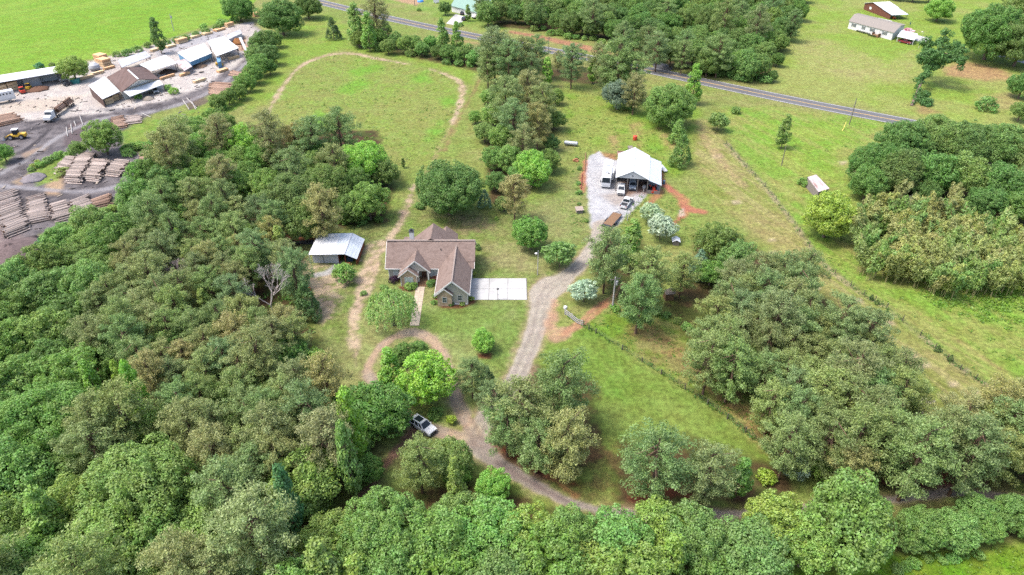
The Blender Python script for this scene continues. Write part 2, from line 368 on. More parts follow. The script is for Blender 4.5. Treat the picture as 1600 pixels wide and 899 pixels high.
# pine straw showing at the paddock edge and drive
for pl in ([(760, 690), (800, 700), (900, 730), (910, 765), (860, 750), (790, 725)], [(985, 755), (1090, 760), (1080, 785), (990, 785)], [(1330, 740), (1500, 735), (1520, 765), (1380, 760)], [(85, 560), (150, 545), (150, 600), (90, 600)], [(270, 550), (400, 560), (400, 640), (330, 640)]):
    paint(poly_sd(pl), G(124, 66, 46), 1.0, 1.0, .85, grass=.3, holes=.3)
# bottom meadow strip
paint(poly_sd([(1180, 905), (1400, 868), (1500, 858), (1600, 845), (1800, 820), (1800, 1100), (300, 1100), (380, 905), (430, 860), (470, 900), (700, 905)]), mixc(N2 * .4 + N3 * .6, G(116, 170, 44), G(146, 178, 62)), 1.2, .8, reg='verge')

# ---- bare earth, gravel and tracks
DRT = mixc(N3 * .6 + N4 * .4, G(232, 208, 176), G(214, 188, 156))
GRV = mixc(N3 * .5 + N4 * .5, G(218, 208, 190), G(200, 190, 172))
paint(line_sd([(647, 290, .5), (640, 312, .7), (630, 340, .7), (612, 368, 1), (590, 400, 1.2), (578, 425, 1.8), (568, 450, 1.4), (558, 480, .9), (552, 505, 1), (556, 540, 1), (556, 575, .7)]), DRT, .8, .9, .95, holes=.35, grass=.2)
paint(poly_sd([(470, 410), (500, 405), (540, 415), (545, 440), (530, 470), (510, 500), (490, 470), (478, 440)]), DRT, 1.5, 1.4, .85, holes=.7, grass=.3)
paint(line_sd([(495, 430, .8), (515, 424, .8), (528, 412, .7)]), G(214, 212, 210), .5, .6, .9)
paint(poly_sd([(452, 362), (495, 358), (500, 378), (470, 380), (450, 372)]), G(178, 112, 82), .8, .6, .8, holes=.3, grass=.2)
paint(poly_sd([(560, 388), (600, 375), (605, 395), (585, 412), (562, 408)]), DRT, 1, 1, .7, holes=.5, grass=.2)
# oval track
oval = [(415, 183, .6), (430, 155, .7), (455, 118, .8), (480, 98, .9), (515, 86, 1.4), (550, 84, 1.2), (590, 92, .9), (640, 101, .8)]
paint(line_sd(oval), DRT, .7, .7, .95, holes=.25, grass=.2, reg='dirt_track')
paint(line_sd([(672, 108, .7), (700, 118, .9), (718, 128, 1.1), (723, 140, 1.4), (720, 158, 1), (714, 175, .9), (706, 195, .7)]), DRT, .7, .7, .95, holes=.25, grass=.2, reg='dirt_track')
paint(line_sd([(706, 195, .5), (690, 225, .5), (672, 262, .5), (650, 300, .4)]), G(186, 172, 120), .7, .9, .6, holes=.6)
paint(line_sd([(752, 120, .6), (736, 150, .5), (712, 195, .5), (694, 235, .4)]), G(176, 152, 104), .7, .8, .7, holes=.4)
# gravel apron of the big barn
paint(line_sd([(917, 252, .9), (914, 275, 1.2), (910, 300, .8)]), G(216, 152, 118), .6, .5, .9, grass=.1)
paint(poly_sd([(925, 235), (965, 240), (965, 252), (930, 250)]), G(206, 148, 108), .8, .8, .7, holes=.3)
yard = [(921, 243), (936, 236), (946, 246), (960, 250), (1030, 258), (1032, 298), (1012, 300), (992, 325), (966, 352), (948, 362), (922, 358), (917, 300), (916, 268)]
paint(poly_sd(yard), mixc(N3 * .4 + N4 * .6, G(236, 236, 237), G(214, 213, 216)), .5, .45, grass=0, reg='gravel_yard')
paint(poly_sd([(940, 305), (985, 300), (985, 318), (960, 322)]), G(190, 168, 140), 1.5, 1, .5, grass=0)
paint(poly_sd([(965, 280), (1012, 283), (1012, 302), (975, 304)]), G(160, 120, 88), 1.2, .8, .8, grass=0)
paint(line_sd([(1030, 268, .8), (1034, 285, 1.0), (1050, 297, 1.4), (1066, 310, 1.6), (1073, 325, 1.4), (1098, 331, .9)]), G(212, 146, 112), .6, .7, .95, grass=.1, holes=.15)
paint(line_sd([(1073, 325, 1), (1062, 342, .8), (1052, 350, .6)]), G(210, 146, 110), .6, .6, .9, grass=.1)
paint(line_sd([(1034, 297, .7), (1022, 312, .8), (1010, 322, .8)]), G(210, 150, 112), .8, .7, .8, grass=.1)
paint(poly_sd([(1060, 328), (1068, 326), (1070, 337), (1061, 339)]), G(232, 214, 188), .4, .3, .9, grass=0)
# drive
drive = [(944, 352, 2.63), (930, 380, 1.70), (910, 410, 1.55), (886, 432, 1.85), (864, 446, 3.25), (852, 458, 3.10), (846, 480, 2.24), (838, 515, 1.85), (823, 555, 1.63), (804, 595, 1.55), (775, 635, 1.78), (750, 668, 1.85), (748, 695, 1.70), (775, 720, 1.05), (810, 742, 0.99), (850, 766, 0.88), (900, 788, 0.76), (1000, 806, 0.70), (1200, 800, 0.70), (1400, 780, 0.65), (1480, 771, 0.58), (1560, 776, 0.65), (1680, 790, 0.70)]
loop = [(748, 690, 1.01), (728, 655, 1.08), (714, 625, 1.08), (703, 590, 1.08), (690, 552, 1.15), (672, 530, 1.22), (648, 520, 1.15), (620, 526, 1.01), (597, 540, 0.94), (581, 560, 0.94), (575, 582, 0.94), (590, 612, 0.94), (630, 650, 1.08), (664, 668, 1.15), (700, 678, 1.08), (744, 690, 1.01)]
paint(line_sd(drive), G(210, 184, 150), .9, .9, .6, thr=-.55, grass=.2, holes=.2)
paint(line_sd(drive), GRV, .4, .35, 1, grass=0, reg='driveway')
paint(line_sd(loop), G(206, 182, 146), .8, .8, .5, thr=-.35, grass=.2, holes=.2)
paint(line_sd(loop), mixc(N2 * .4 + N3 * .6, G(210, 194, 170), G(218, 192, 158)), .4, .35, 1, grass=0, reg='driveway')
low = [(x, y, w * .9) for x, y, w in drive if y > 690]
paint(line_sd(low), G(178, 164, 154), .6, .5, .75, grass=0)  # darker lower drive: grey gravel with shading painted into its colour
for o in (-.9, .9):
    for pth, c in ((drive[2:16], (196, 184, 174)), (loop, (192, 172, 156))):
        q_ = np.array([un(x, y) for x, y, w in pth]); tg = np.gradient(q_, axis=0); tg /= np.linalg.norm(tg, axis=1)[:, None] + 1e-9; q_ = q_ + np.stack([-tg[:, 1], tg[:, 0]], 1) * o * .85
        paint(line_sd([(*back_px(*p), .22) for p in q_]), G(c[0] - 26, c[1] - 26, c[2] - 26), .35, .35, .45)
paint(line_sd([(776, 722, .3), (812, 744, .35), (855, 768, .4), (900, 790, .4)]), G(150, 132, 126), .5, .4, .7, grass=0)
paint(line_sd([(856, 742, .5), (900, 775, .7)]), G(196, 146, 96), .5, .5, .8, grass=0)
paint(line_sd([(868, 470, .8), (862, 500, 1), (866, 525, 1.8), (880, 520, 1.5)]), G(218, 180, 146), .7, .8, .9, grass=.1, holes=.2)
for o in (-1, 1):
    paint(line_sd([(878, 524, .4), (908, 504 + o * 4, .35), (940, 478 + o * 4, .45), (958, 464 + o * 3, .3), (975, 440, .25)]), G(214, 168, 130), .5, .5, .9, grass=.1, holes=.2)
paint(poly_sd([(938, 472), (952, 466), (948, 482), (932, 492)]), G(206, 140, 106), .6, .6, .7, grass=.1)
paint(line_sd([(430, 838, 1.0), (452, 840, 1.0), (478, 838, .9), (540, 800, .9), (580, 755, .9), (612, 715, 1), (650, 672, 1)]), mixc(N3, G(186, 146, 120), G(164, 126, 102)), .6, .6, .95, grass=.1, reg='dirt_track')
for x, y in [(845, 480), (840, 515)]: paint(poly_sd([(x - 3, y - 2), (x + 12, y - 2), (x + 10, y + 1), (x - 3, y + 1)]), G(226, 214, 196), .3, .2, .6)
# mulch beds
for pl in ([(676, 470), (684, 452), (690, 476), (735, 470), (742, 462), (744, 474), (722, 482), (690, 482)], [(622, 448), (652, 446), (652, 455), (630, 456)], [(744, 552), (768, 552), (766, 560), (748, 560)]):
    paint(poly_sd(pl), G(140, 92, 66), .4, .3, .9, grass=.1)
# sawmill yard
mill = [(-400, 230), (-200, 165), (0, 128), (100, 106), (150, 98), (235, 72), (300, 52), (345, 42), (395, 34), (410, 50), (398, 78), (380, 110), (360, 135), (300, 160), (240, 178), (204, 196), (190, 240), (232, 240), (232, 268), (196, 290), (188, 340), (170, 362), (135, 345), (95, 352), (55, 372), (45, 400), (0, 450), (-300, 500)]
MUD = mixc(N2 * .5 + N3 * .5, G(152, 145, 146), G(108, 102, 104))
paint(poly_sd(mill), MUD, 1.5, 1.0, grass=0, reg='sawmill_yard')
paint(poly_sd([(-200, 165), (0, 128), (100, 106), (235, 72), (345, 42), (395, 34), (408, 50), (398, 78), (356, 112), (300, 142), (262, 156), (215, 168), (160, 176), (105, 186), (20, 188), (-200, 215)]), mixc(N2 * .3 + N3 * .7, G(244, 236, 226), G(226, 216, 208)), 2, 1.6, .95, grass=0)
paint(poly_sd([(240, 74), (345, 46), (352, 58), (300, 72), (245, 90)]), G(196, 196, 204), 1, .4, .7, grass=0)
paint(poly_sd([(0, 160), (130, 150), (100, 172), (0, 180)]), G(232, 216, 192), 2.5, 1.6, .7, grass=0)
paint(poly_sd([(-100, 330), (0, 355), (40, 372), (50, 400), (0, 440), (-100, 460)]), mixc(N3, G(150, 132, 132), G(176, 158, 152)), 2, 1.4, .85, grass=0)
for pl, c in (([(75, 280), (100, 275), (95, 306), (68, 306)], (222, 192, 150)), ([(20, 285), (50, 268), (60, 275), (30, 290)], (206, 182, 148)), ([(285, 158), (315, 148), (330, 160), (300, 176)], (128, 108, 104)), ([(105, 195), (140, 188), (130, 225), (100, 230)], (120, 104, 104)), ([(36, 240), (75, 226), (70, 236), (40, 250)], (200, 176, 150)), ([(365, 60), (385, 58), (388, 80), (372, 80)], (206, 160, 116))):
    paint(poly_sd(pl), G(*c), 1.0, .9, .8, grass=0)
tracks = [([(0, 290, 1.3), (60, 296, 1.4), (120, 300, 1.4), (180, 292, 1.5), (230, 272, 1.2)], (186, 182, 186)), ([(0, 272, 1.0), (50, 245, 1.2), (90, 215, 1.2), (150, 188, 1.5), (220, 178, 1.5), (290, 160, 1.4), (340, 136, 1.4), (385, 98, 1.5)], (186, 182, 184)),
          ([(0, 245, .8), (40, 235, .8), (80, 200, .8)], (82, 78, 82)), ([(10, 210, 1.6), (60, 200, 1.6), (110, 185, 1.4)], (84, 80, 84)), ([(0, 262, .5), (70, 238, .6), (110, 228, .5)], (100, 96, 102)), ([(165, 355, 1), (182, 330, .9), (188, 300, .8)], (150, 140, 146)), ([(60, 304, .5), (130, 309, .5), (180, 300, .5)], (104, 98, 104)), ([(140, 170, .6), (180, 172, .7), (240, 170, .7)], (120, 118, 126))]
for pts, c in tracks:
    for o in (-1.6, 0, 1.6):
        paint(line_sd([(x, y + o, w * .32) for x, y, w in pts]), G(*c), .5, .45, .75, grass=0)
for pl in ([(45, 270), (75, 252), (110, 236), (118, 242), (95, 258), (90, 282), (60, 290)], [(185, 205), (250, 186), (300, 172), (350, 150), (380, 118), (400, 120), (380, 165), (320, 195), (250, 225), (195, 232)], [(100, 350), (150, 335), (178, 312), (182, 330), (160, 356)], [(-20, 262), (5, 245), (20, 240), (5, 262)]):
    paint(poly_sd(pl), mixc(N3, G(126, 172, 64), G(150, 176, 80)), 1.0, 1.0, .9, grass=1)
# concrete pads and side roads
CONC = mixc(N3 * .5 + N4 * .5, A(238, 236, 236), A(224, 220, 220))
# ---- ground mesh, cut into its regions along the painted borders
nreg = len(REGN)
gm, n, l, b = new_mat("turf_and_earth")
ca = n.new("ShaderNodeAttribute"); ca.attribute_name = "cover"
ga = n.new("ShaderNodeAttribute"); ga.attribute_name = "turf"
tc = n.new("ShaderNodeTexCoord")
def nzn(sc, det, rough=.6):
    z = n.new("ShaderNodeTexNoise"); z.inputs["Scale"].default_value = sc; z.inputs["Detail"].default_value = det; z.inputs["Roughness"].default_value = rough
    l.new(tc.outputs["Object"], z.inputs["Vector"]); return z
za, zb = nzn(1.0, 5, .75), nzn(0.25, 6, .65)
def mr(src, a, b_, c, d_):
    q = n.new("ShaderNodeMapRange"); q.inputs[1].default_value = a; q.inputs[2].default_value = b_; q.inputs[3].default_value = c; q.inputs[4].default_value = d_
    l.new(src, q.inputs[0]); return q.outputs[0]
va = mr(za.outputs[0], .32, .68, .62, 1.38); vb = mr(zb.outputs[0], .3, .7, .8, 1.2)
mu = n.new("ShaderNodeMath"); mu.operation = 'MULTIPLY'; l.new(va, mu.inputs[0]); l.new(vb, mu.inputs[1])
fl = mr(za.outputs[0], .32, .68, .84, 1.16)
mv = n.new("ShaderNodeMix"); mv.data_type = 'FLOAT'; l.new(ga.outputs["Fac"], mv.inputs[0]); l.new(fl, mv.inputs[2]); l.new(mu.outputs[0], mv.inputs[3])
hs = n.new("ShaderNodeHueSaturation"); l.new(ca.outputs["Color"], hs.inputs["Color"]); l.new(mv.outputs[0], hs.inputs["Value"])
hh = mr(zb.outputs[0], .3, .7, .476, .508); l.new(hh, hs.inputs["Hue"])
l.new(hs.outputs[0], b.inputs["Base Color"]); b.inputs["Roughness"].default_value = .9; b.inputs["Specular IOR Level"].default_value = .1
bp = n.new("ShaderNodeBump"); bp.inputs["Strength"].default_value = .7; bp.inputs["Distance"].default_value = .35
l.new(za.outputs[0], bp.inputs["Height"]); l.new(bp.outputs[0], b.inputs["Normal"])
idx = np.arange(NROW * NCOL).reshape(NROW, NCOL)
q = np.stack([idx[:-1, :-1], idx[:-1, 1:], idx[1:, 1:], idx[1:, :-1]], -1).reshape(-1, 4)
freg = REG[q[:, 0]]
# shallow relief of the turf; flat where anything is built
for k, name in enumerate(REGN):
    fq = q[freg == k]
    if not len(fq): continue
    used, inv = np.unique(fq, return_inverse=True); inv = inv.reshape(fq.shape)
    me = bpy.data.meshes.new(name)
    me.vertices.add(len(used)); co = np.zeros((len(used), 3), np.float32); co[:, 0] = PX[used]; co[:, 1] = PY[used]
    me.vertices.foreach_set('co', co.ravel())
    me.loops.add(inv.size); me.loops.foreach_set('vertex_index', inv.astype(np.int32).ravel())
    me.polygons.add(len(fq)); me.polygons.foreach_set('loop_start', np.arange(0, inv.size, 4, dtype=np.int32))
    me.update(calc_edges=True)
    at_ = me.attributes.new("cover", 'FLOAT_COLOR', 'POINT'); cc = np.ones((len(used), 4), np.float32); cc[:, :3] = COL[used]
    at_.data.foreach_set('color', cc.ravel())
    at2 = me.attributes.new("turf", 'FLOAT', 'POINT'); at2.data.foreach_set('value', GRASS[used].astype(np.float32))
    me.materials.append(gm)
    o = bpy.data.objects.new(name, me); C.objects.link(o); structure(o)
far = MB(); hw0, hw1 = HW[0], HW[-1]; L = 6000
far.add([(-hw0, D[0], 0), (hw0, D[0], 0), (hw1, D[-1], 0), (-hw1, D[-1], 0), (-L, -L, 0), (L, -L, 0), (L, L, 0), (-L, L, 0)], [(0, 4, 5, 1), (1, 5, 6, 2), (2, 6, 7, 3), (3, 7, 4, 0)])
structure(far.build("countryside", mat("countryside", G(150, 182, 84), .9, .2, .02, spec=.1, col2=G(120, 150, 66), amt2=.8, scale2=.006)))

# ---- the highway
asph = mat("asphalt", (.085, .084, .088), .85, .16, 1.2, spec=.25, col2=(.062, .061, .066), amt2=.7, scale2=.05)
white_line = mat("road_paint_white", (.4, .4, .4), .7, .15, 6, spec=.2)
yellow_line = mat("road_paint_yellow", (.42, .28, .09), .7, .15, 6, spec=.2)
road_px = [(330, -40), (420, -17), (500, 4), (600, 27.5), (700, 49), (800, 68), (900, 86.5), (1000, 107), (1100, 128), (1200, 150), (1320, 173), (1420, 192), (1520, 212), (1640, 236), (1800, 268)]
rp = smooth_line([un(*p) for p in road_px], 6)
k9 = np.ones(13) / 13
rp2 = rp.copy()
for a in (0, 1): rp2[6:-6, a] = np.convolve(rp[:, a], k9, 'valid')
rp = rp2
dirs = np.gradient(rp, axis=0); dirs /= np.linalg.norm(dirs, axis=1)[:, None]
nrm = np.stack([-dirs[:, 1], dirs[:, 0]], 1)
def strip(name, o0, o1, z, m, parent=None, skirt=0.0):
    mb = MB(); vs = []; fs = []
    for i in range(len(rp)):
        for o in (o0, o1):
            p = rp[i] + nrm[i] * o; vs.append((p[0], p[1], z))
    for i in range(len(rp) - 1): fs.append((2 * i, 2 * i + 1, 2 * i + 3, 2 * i + 2))
    if skirt:
        nn = len(vs); vs += [(x, y, z - skirt) for x, y, _ in vs]
        for i in range(len(rp) - 1):
            fs.append((2 * i, 2 * i + 2, nn + 2 * i + 2, nn + 2 * i)); fs.append((2 * i + 1, nn + 2 * i + 1, nn + 2 * i + 3, 2 * i + 3))
    return mb.add(vs, fs).build(name, m, parent)
road = structure(strip("highway", -4.1, 4.1, .05, asph, skirt=.1))
for o in (-3.65, 3.65): strip("edge_line", o - .12, o + .12, .056, white_line, road)
for o in (-.16, .16): strip("centre_line", o - .09, o + .09, .056, yellow_line, road)

def sheet(name, pts, z, m, parent=None):
    mb = MB().slab([at(x, y, 0) + Vector((0, 0, z)) for x, y in pts], z + .1)
    return structure(mb.build(name, m, parent))
conc = mat("concrete", (.32, .317, .312), .85, .08, .8, spec=.15, col2=(.2, .195, .185), amt2=.6, scale2=.3)
# concrete parking pad cast in six bays with open joints
MB().box(-8.8, 3.2, 116.95, 125.1, -.1, .03).build('parking_pad_joint', mat('joint_dirt', (.09, .085, .075), .9)); structure(bpy.data.objects['parking_pad_joint'])
padr = structure(bpy.data.objects.new("parking_pad", None)); C.objects.link(padr)
for i in range(3):
    for j in range(2):
        x0 = -8.75 + i * 3.96; y0 = 117.0 + j * 4.05
        MB().box(x0, x0 + 3.88, y0, y0 + 3.97, -.1, .06).build("slab", conc, padr)
sheet("driveway_apron", [(697, 37), (712, 22), (729, 27), (716, 41)], .03, conc)
sheet("driveway_apron", [(1428, 62), (1433, 55), (1452, 60), (1445, 70)], .03, conc)
sheet("side_road", [(1553, 87), (1572, 88), (1640, 104), (1640, 110)], .03, mat("pale_gravel", (.26, .255, .26), .9, .1, 1))
sheet("dark_patch", [(1018, 99), (1035, 96), (1052, 107), (1046, 112), (1022, 106)], .02, mat("dark_asphalt", (.05, .05, .055), .9, .2, 1))
# stone walk from the porch to the loop
stone_a = mat("flagstone", (.33, .275, .21), .8, .15, 1.5, spec=.2, col2=(.25, .2, .16), amt2=.8, scale2=1.2, bump=.2)
mort = mat("walk_mortar", (.26, .22, .18), .9, .1, 2)
walk = structure(MB().slab([(-20.35, 121.9, .03), (-20.05, 108.2, .03), (-18.2, 108.2, .03), (-18.5, 121.9, .03)][::-1], .1).build("stone_walk", mort))
for i in range(17):
    for j in range(2):
        y0 = 108.25 + i * .8; xo = -20.03 - .3 * i / 17 + j * .93
        dx = random.uniform(-.06, .06) if j == 0 else 0
        MB().box(xo + .02, xo + .88 + dx, y0 + .02, y0 + .74 + random.uniform(-.04, .03), .02, .055 + random.uniform(0, .012)).build("paving_stone", stone_a, walk)
# ------------------------------------------------------------------ plants: prototypes
LEAF = foliage_mat("leaves", .45); NEEDLE = foliage_mat("needles", .38, .3)
BARK = mat("bark", (.12, .09, .07), .9, .25, 4, spec=.1, stretch=(1, 1, .25))
PBARK = mat("pine_bark", (.13, .085, .06), .9, .25, 4, spec=.1, stretch=(1, 1, .25))
GBARK = mat("grey_dead_wood", (.33, .29, .275), .9, .2, 4, spec=.1, stretch=(1, 1, .25))
def unit(v): return v / (np.linalg.norm(v, axis=1)[:, None] + 1e-9)
def cards(c, nrm, a, b, roll=None, g=None):
    """diamond leaves: centre, facing, half length a and half width b"""
    g = g or rng; k = len(c)
    r = unit(g.normal(size=(k, 3))); t = unit(np.cross(nrm, r)); w = np.cross(nrm, t)
    a = np.asarray(a).reshape(-1, 1) * np.ones((k, 1)); b = np.asarray(b).reshape(-1, 1) * np.ones((k, 1))
    v = np.stack([c - t * a, c - w * b + nrm * b * .15, c + t * a, c + w * b + nrm * b * .15], 1)
    return v.reshape(-1, 3)
def shell(centres, radii, dens, size, jit, squash=.85, up=.6, keep=-.35, crown_c=None, aspect=.62, g=None, inner=.62):
    """leaves over the outer sides of many lobes"""
    g = g or rng; out = []
    for cc, rr in zip(centres, radii):
        k = max(8, int(dens * rr * rr)); dv = unit(g.normal(size=(k, 3)))
        if crown_c is not None:
            o = unit((cc - crown_c)[None])[0]; dv = dv[(dv @ o > keep)]
        p = cc + dv * rr * np.array([1, 1, squash]) * g.uniform(inner, 1.08, (len(dv), 1))
        nn = unit(dv + np.array([0, 0, up]) + g.normal(size=dv.shape) * jit)
        s_ = size * g.uniform(.65, 1.35, len(dv)); out.append(cards(p, nn, s_, s_ * aspect, g=g))
    return np.concatenate(out)
def limbs(mb, base, h, r, targets, bend=.25, n=6):
    top = Vector((base[0], base[1], h)); prev = Vector(base); pr = r
    for i in range(1, 5):
        q = Vector((random.uniform(-.12, .12), random.uniform(-.12, .12), h * i / 4)); rr = r * (1 - .17 * i)
        mb.tube(prev, q, pr, rr, n, cap=False); prev, pr = q, rr
    for t in targets:
        t = Vector(t); s_ = Vector((0, 0, h * random.uniform(.55, .98))); m_ = s_.lerp(t, .5) + Vector((0, 0, -bend))
        mb.tube(s_, m_, r * .42, r * .26, 5, cap=False); mb.tube(m_, t, r * .26, r * .08, 5, cap=False)
PROTO = {}
def proto(kind, name, crown_name, leaf_v, trunk, bark, R0, zc, leafmat, cat):
    cm = np_mesh(crown_name, leaf_v, 4, leafmat); tm = trunk.mesh("trunk", bark, smooth=True)
    PROTO.setdefault(kind, []).append(dict(crown=cm, trunk=tm, R=R0, zc=zc, name=name, cat=cat, cn=crown_name))
def fib(k, g, zmin=-.55):
    i = np.arange(k) + .5; z = 1 - (1 - zmin) * i / k; ph = i * 2.39996 + g.uniform(0, 6.28)
    r = np.sqrt(1 - z * z); v = np.stack([r * np.cos(ph), r * np.sin(ph), z], 1)
    return unit(v + g.normal(size=v.shape) * .14)
# broadleaf trees: rounded crowns made of many bunches on spreading limbs
for s_ in range(7):
    g = np.random.default_rng(100 + s_); k = 46 + s_ * 3
    cc = np.array([0, 0, 5.2]); dv = fib(k, g, -.8)
    ax = np.array([4.1 + g.uniform(-.3, .3), 4.1 + g.uniform(-.3, .3), 3.6])
    lump = 1 + .17 * np.sin(dv @ g.normal(size=3) * 3 + s_) + .1 * np.sin(dv @ g.normal(size=3) * 6); cen = cc + dv * ax * (g.uniform(.7, 1.02, k) * lump)[:, None]; rad = g.uniform(.75, 1.45, k)
    k2 = 70; d2 = fib(k2, g, -.65); cen2 = cc + d2 * ax * g.uniform(.95, 1.2, (k2, 1)); rad2 = g.uniform(.4, .75, k2)
    lv = np.concatenate([shell(cen, rad, 210, .165, .6, crown_c=cc, g=g, inner=.75), shell(cen2, rad2, 220, .155, .75, crown_c=cc, g=g, inner=.45), shell(cc + dv[::2] * ax * .5, rad[::2], 34, .38, .8, g=g)])
    mb = MB(); limbs(mb, (0, 0, -.2), 5.2, .36, [tuple(cen[i]) for i in range(4, k, 6)]); proto('oak', "broadleaf_tree", "crown", lv, mb, BARK, 5.2, 5.4, LEAF, "tree")
# old wide oaks
for s_ in range(3):
    g = np.random.default_rng(150 + s_); k = 118; cc = np.array([0, 0, 7.6]); dv = fib(k, g, -.75)
    ax = np.array([7.1, 7.1, 5.6]); lump = 1 + .16 * np.sin(dv @ g.normal(size=3) * 5 + 1) + .1 * np.sin(dv @ g.normal(size=3) * 9)
    cen = cc + dv * ax * (g.uniform(.78, 1.02, k) * lump)[:, None]; rad = g.uniform(1.05, 2.0, k)
    k2 = 150; d2 = fib(k2, g, -.6); cen2 = cc + d2 * ax * g.uniform(.95, 1.16, (k2, 1)); rad2 = g.uniform(.45, .85, k2)
    lv = np.concatenate([shell(cen, rad, 165, .18, .55, crown_c=cc, g=g, inner=.8), shell(cen2, rad2, 190, .17, .75, crown_c=cc, g=g, inner=.5), shell(cc + dv[::2] * ax * .55, rad[::2], 30, .4, .8, g=g)])
    mb = MB(); limbs(mb, (0, 0, -.2), 6.6, .55, [tuple(cen[i]) for i in range(4, k, 11)], .4); proto('bigoak', "broadleaf_tree", "crown", lv, mb, BARK, 8.7, 8.2, LEAF, "tree")
# pines: whorls of upswept branches with soft needle tufts, open in places
for s_ in range(9):
    g = np.random.default_rng(200 + s_); cen = []; rad = []; full = g.uniform(.85, 1.1); z = 3.0
    ga = g.uniform(0, 6.28)
    while z < 12.2:
        t = (z - 3.0) / 9.4; rr = 3.7 * full * (math.sin(math.pi * (.20 + .74 * t)) ** .75)
        for j in range(6 if t < .75 else 4):
            if g.uniform() < .1: continue
            ga += 2.4 + g.uniform(-.5, .5); ln_ = rr * g.uniform(.6, 1.16); up_ = .25 + .5 * t + g.uniform(-.1, .25)
            for q in np.arange(.45, 1.01, .27 if ln_ > 2 else .4):
                cen.append((math.cos(ga) * ln_ * q, math.sin(ga) * ln_ * q, z + up_ * ln_ * q * .55 + g.uniform(-.2, .2))); rad.append((.42 + .42 * q) * g.uniform(.75, 1.2))
        z += g.uniform(.62, .85)
    for j in range(4): cen.append((g.uniform(-.4, .4), g.uniform(-.4, .4), 12.2 + j * .25)); rad.append(.55)
    cen = np.array(cen); rad = np.array(rad); cc = np.array([0, 0, 7.0])
    lv = shell(cen, rad, 165, .158, 1.3, squash=.7, up=.9, keep=-.9, crown_c=cc, aspect=.36, g=g, inner=.35)
    mb = MB(); limbs(mb, (0, 0, -.2), 12, .25, [tuple(cen[i]) for i in range(4, len(cen), 9)], .1); proto('pine', "pine_tree", "crown", lv, mb, PBARK, 3.9, 8.0, NEEDLE, "pine")
# upright light-leaved trees
for s_ in range(4):
    g = np.random.default_rng(300 + s_); cen = []; rad = []
    for t in np.linspace(0, 1, 12):
        rr = 2.1 * (1 - t) ** .6 * (.55 + .45 * min(1, t * 4)) + .15; m_ = int(3 + 5 * rr / 2)
        for j in range(m_):
            an = g.uniform(0, 6.28); q = rr * g.uniform(.5, 1.05); cen.append((q * math.cos(an), q * math.sin(an), 2 + 8.4 * t + g.uniform(-.3, .3))); rad.append(g.uniform(.5, .95))
    cen = np.array(cen); rad = np.array(rad); lv = shell(cen, rad, 165, .2, .65, crown_c=np.array([0, 0, 5.0]), g=g)
    mb = MB(); limbs(mb, (0, 0, -.2), 9.6, .17, [tuple(cen[i]) for i in range(2, len(cen), 7)], .1); proto('upright', "young_hardwood", "crown", lv, mb, BARK, 2.6, 5.6, LEAF, "tree")
# cedars: tight dark cones
for s_ in range(3):
    g = np.random.default_rng(400 + s_); cen = []; rad = []
    for t in np.linspace(0, 1, 12):
        rr = 2.3 * (1 - t) ** .75 + .1; m_ = int(3 + 9 * rr / 2.3)
        for j in range(m_):
            an = g.uniform(0, 6.28); q = rr * g.uniform(.7, 1.0); cen.append((q * math.cos(an), q * math.sin(an), .8 + 5.6 * t)); rad.append(g.uniform(.45, .75))
    cen = np.array(cen); lv = shell(cen, rad, 150, .2, .8, crown_c=np.array([0, 0, 2.5]), aspect=.4, g=g)
    mb = MB(); limbs(mb, (0, 0, -.2), 6, .15, [], .1); proto('cedar', "cedar_tree", "crown", lv, mb, BARK, 2.7, 3.0, NEEDLE, "cedar")
# shrubs
for s_ in range(4):
    g = np.random.default_rng(500 + s_); k = 22; dv = fib(k, g, -.1); cc = np.array([0, 0, .6])
    cen = cc + dv * np.array([1.25, 1.25, 1.05]) * g.uniform(.65, 1.05, (k, 1)); rad = g.uniform(.35, .62, k)
    lv = shell(cen, rad, 230, .15, .6, keep=-.5, crown_c=cc, g=g)
    mb = MB(); limbs(mb, (0, 0, -.1), .9, .06, [tuple(cen[i]) for i in range(1, k, 3)], 0); proto('shrub', "shrub", "leaves", lv, mb, BARK, 1.65, .95, LEAF, "shrub")
# clipped or silvery loose bushes with longer sprays
for s_ in range(2):
    g = np.random.default_rng(550 + s_); k = 34; dv = fib(k, g, -.15); cc = np.array([0, 0, 1.7])
    cen = cc + dv * np.array([1.6, 1.6, 1.6]) * g.uniform(.6, 1.05, (k, 1)); rad = g.uniform(.4, .8, k)
    lv = shell(cen, rad, 150, .27, .9, keep=-.5, crown_c=cc, aspect=.33, g=g)
    mb = MB(); limbs(mb, (0, 0, -.1), 2, .08, [tuple(cen[i]) for i in range(1, k, 3)], 0); proto('silver', "olive_bush", "leaves", lv, mb, BARK, 2.2, 1.9, LEAF, "bush")
# weeping willow
g = np.random.default_rng(600); vs = []
for i in range(330):
    an = g.uniform(0, 6.28); q = 4.4 * math.sqrt(g.uniform(.02, 1)); z0 = 7.6 - 2.6 * (q / 4.4) ** 2 + g.uniform(-.5, .4) ; ln_ = g.uniform(1.8, 3.8) * (.45 + .55 * q / 4.4)
    m_ = int(ln_ / .17); t = np.linspace(0, 1, m_)[:, None]
    p = np.array([q * math.cos(an), q * math.sin(an), z0]) + np.concatenate([t * .5 * math.cos(an), t * .5 * math.sin(an), -t * ln_ + .35 * np.sin(t * 2.2)], 1) + g.normal(size=(m_, 3)) * .09
    nn = unit(np.array([math.cos(an), math.sin(an), .55]) + g.normal(size=(m_, 3)) * .6); v = cards(p, nn, .22, .1, g=g); vs.append(v)
mb = MB(); limbs(mb, (0, 0, -.2), 5.5, .38, [(3 * math.cos(a), 3 * math.sin(a), 6.3) for a in np.arange(0, 6.2, .8)])
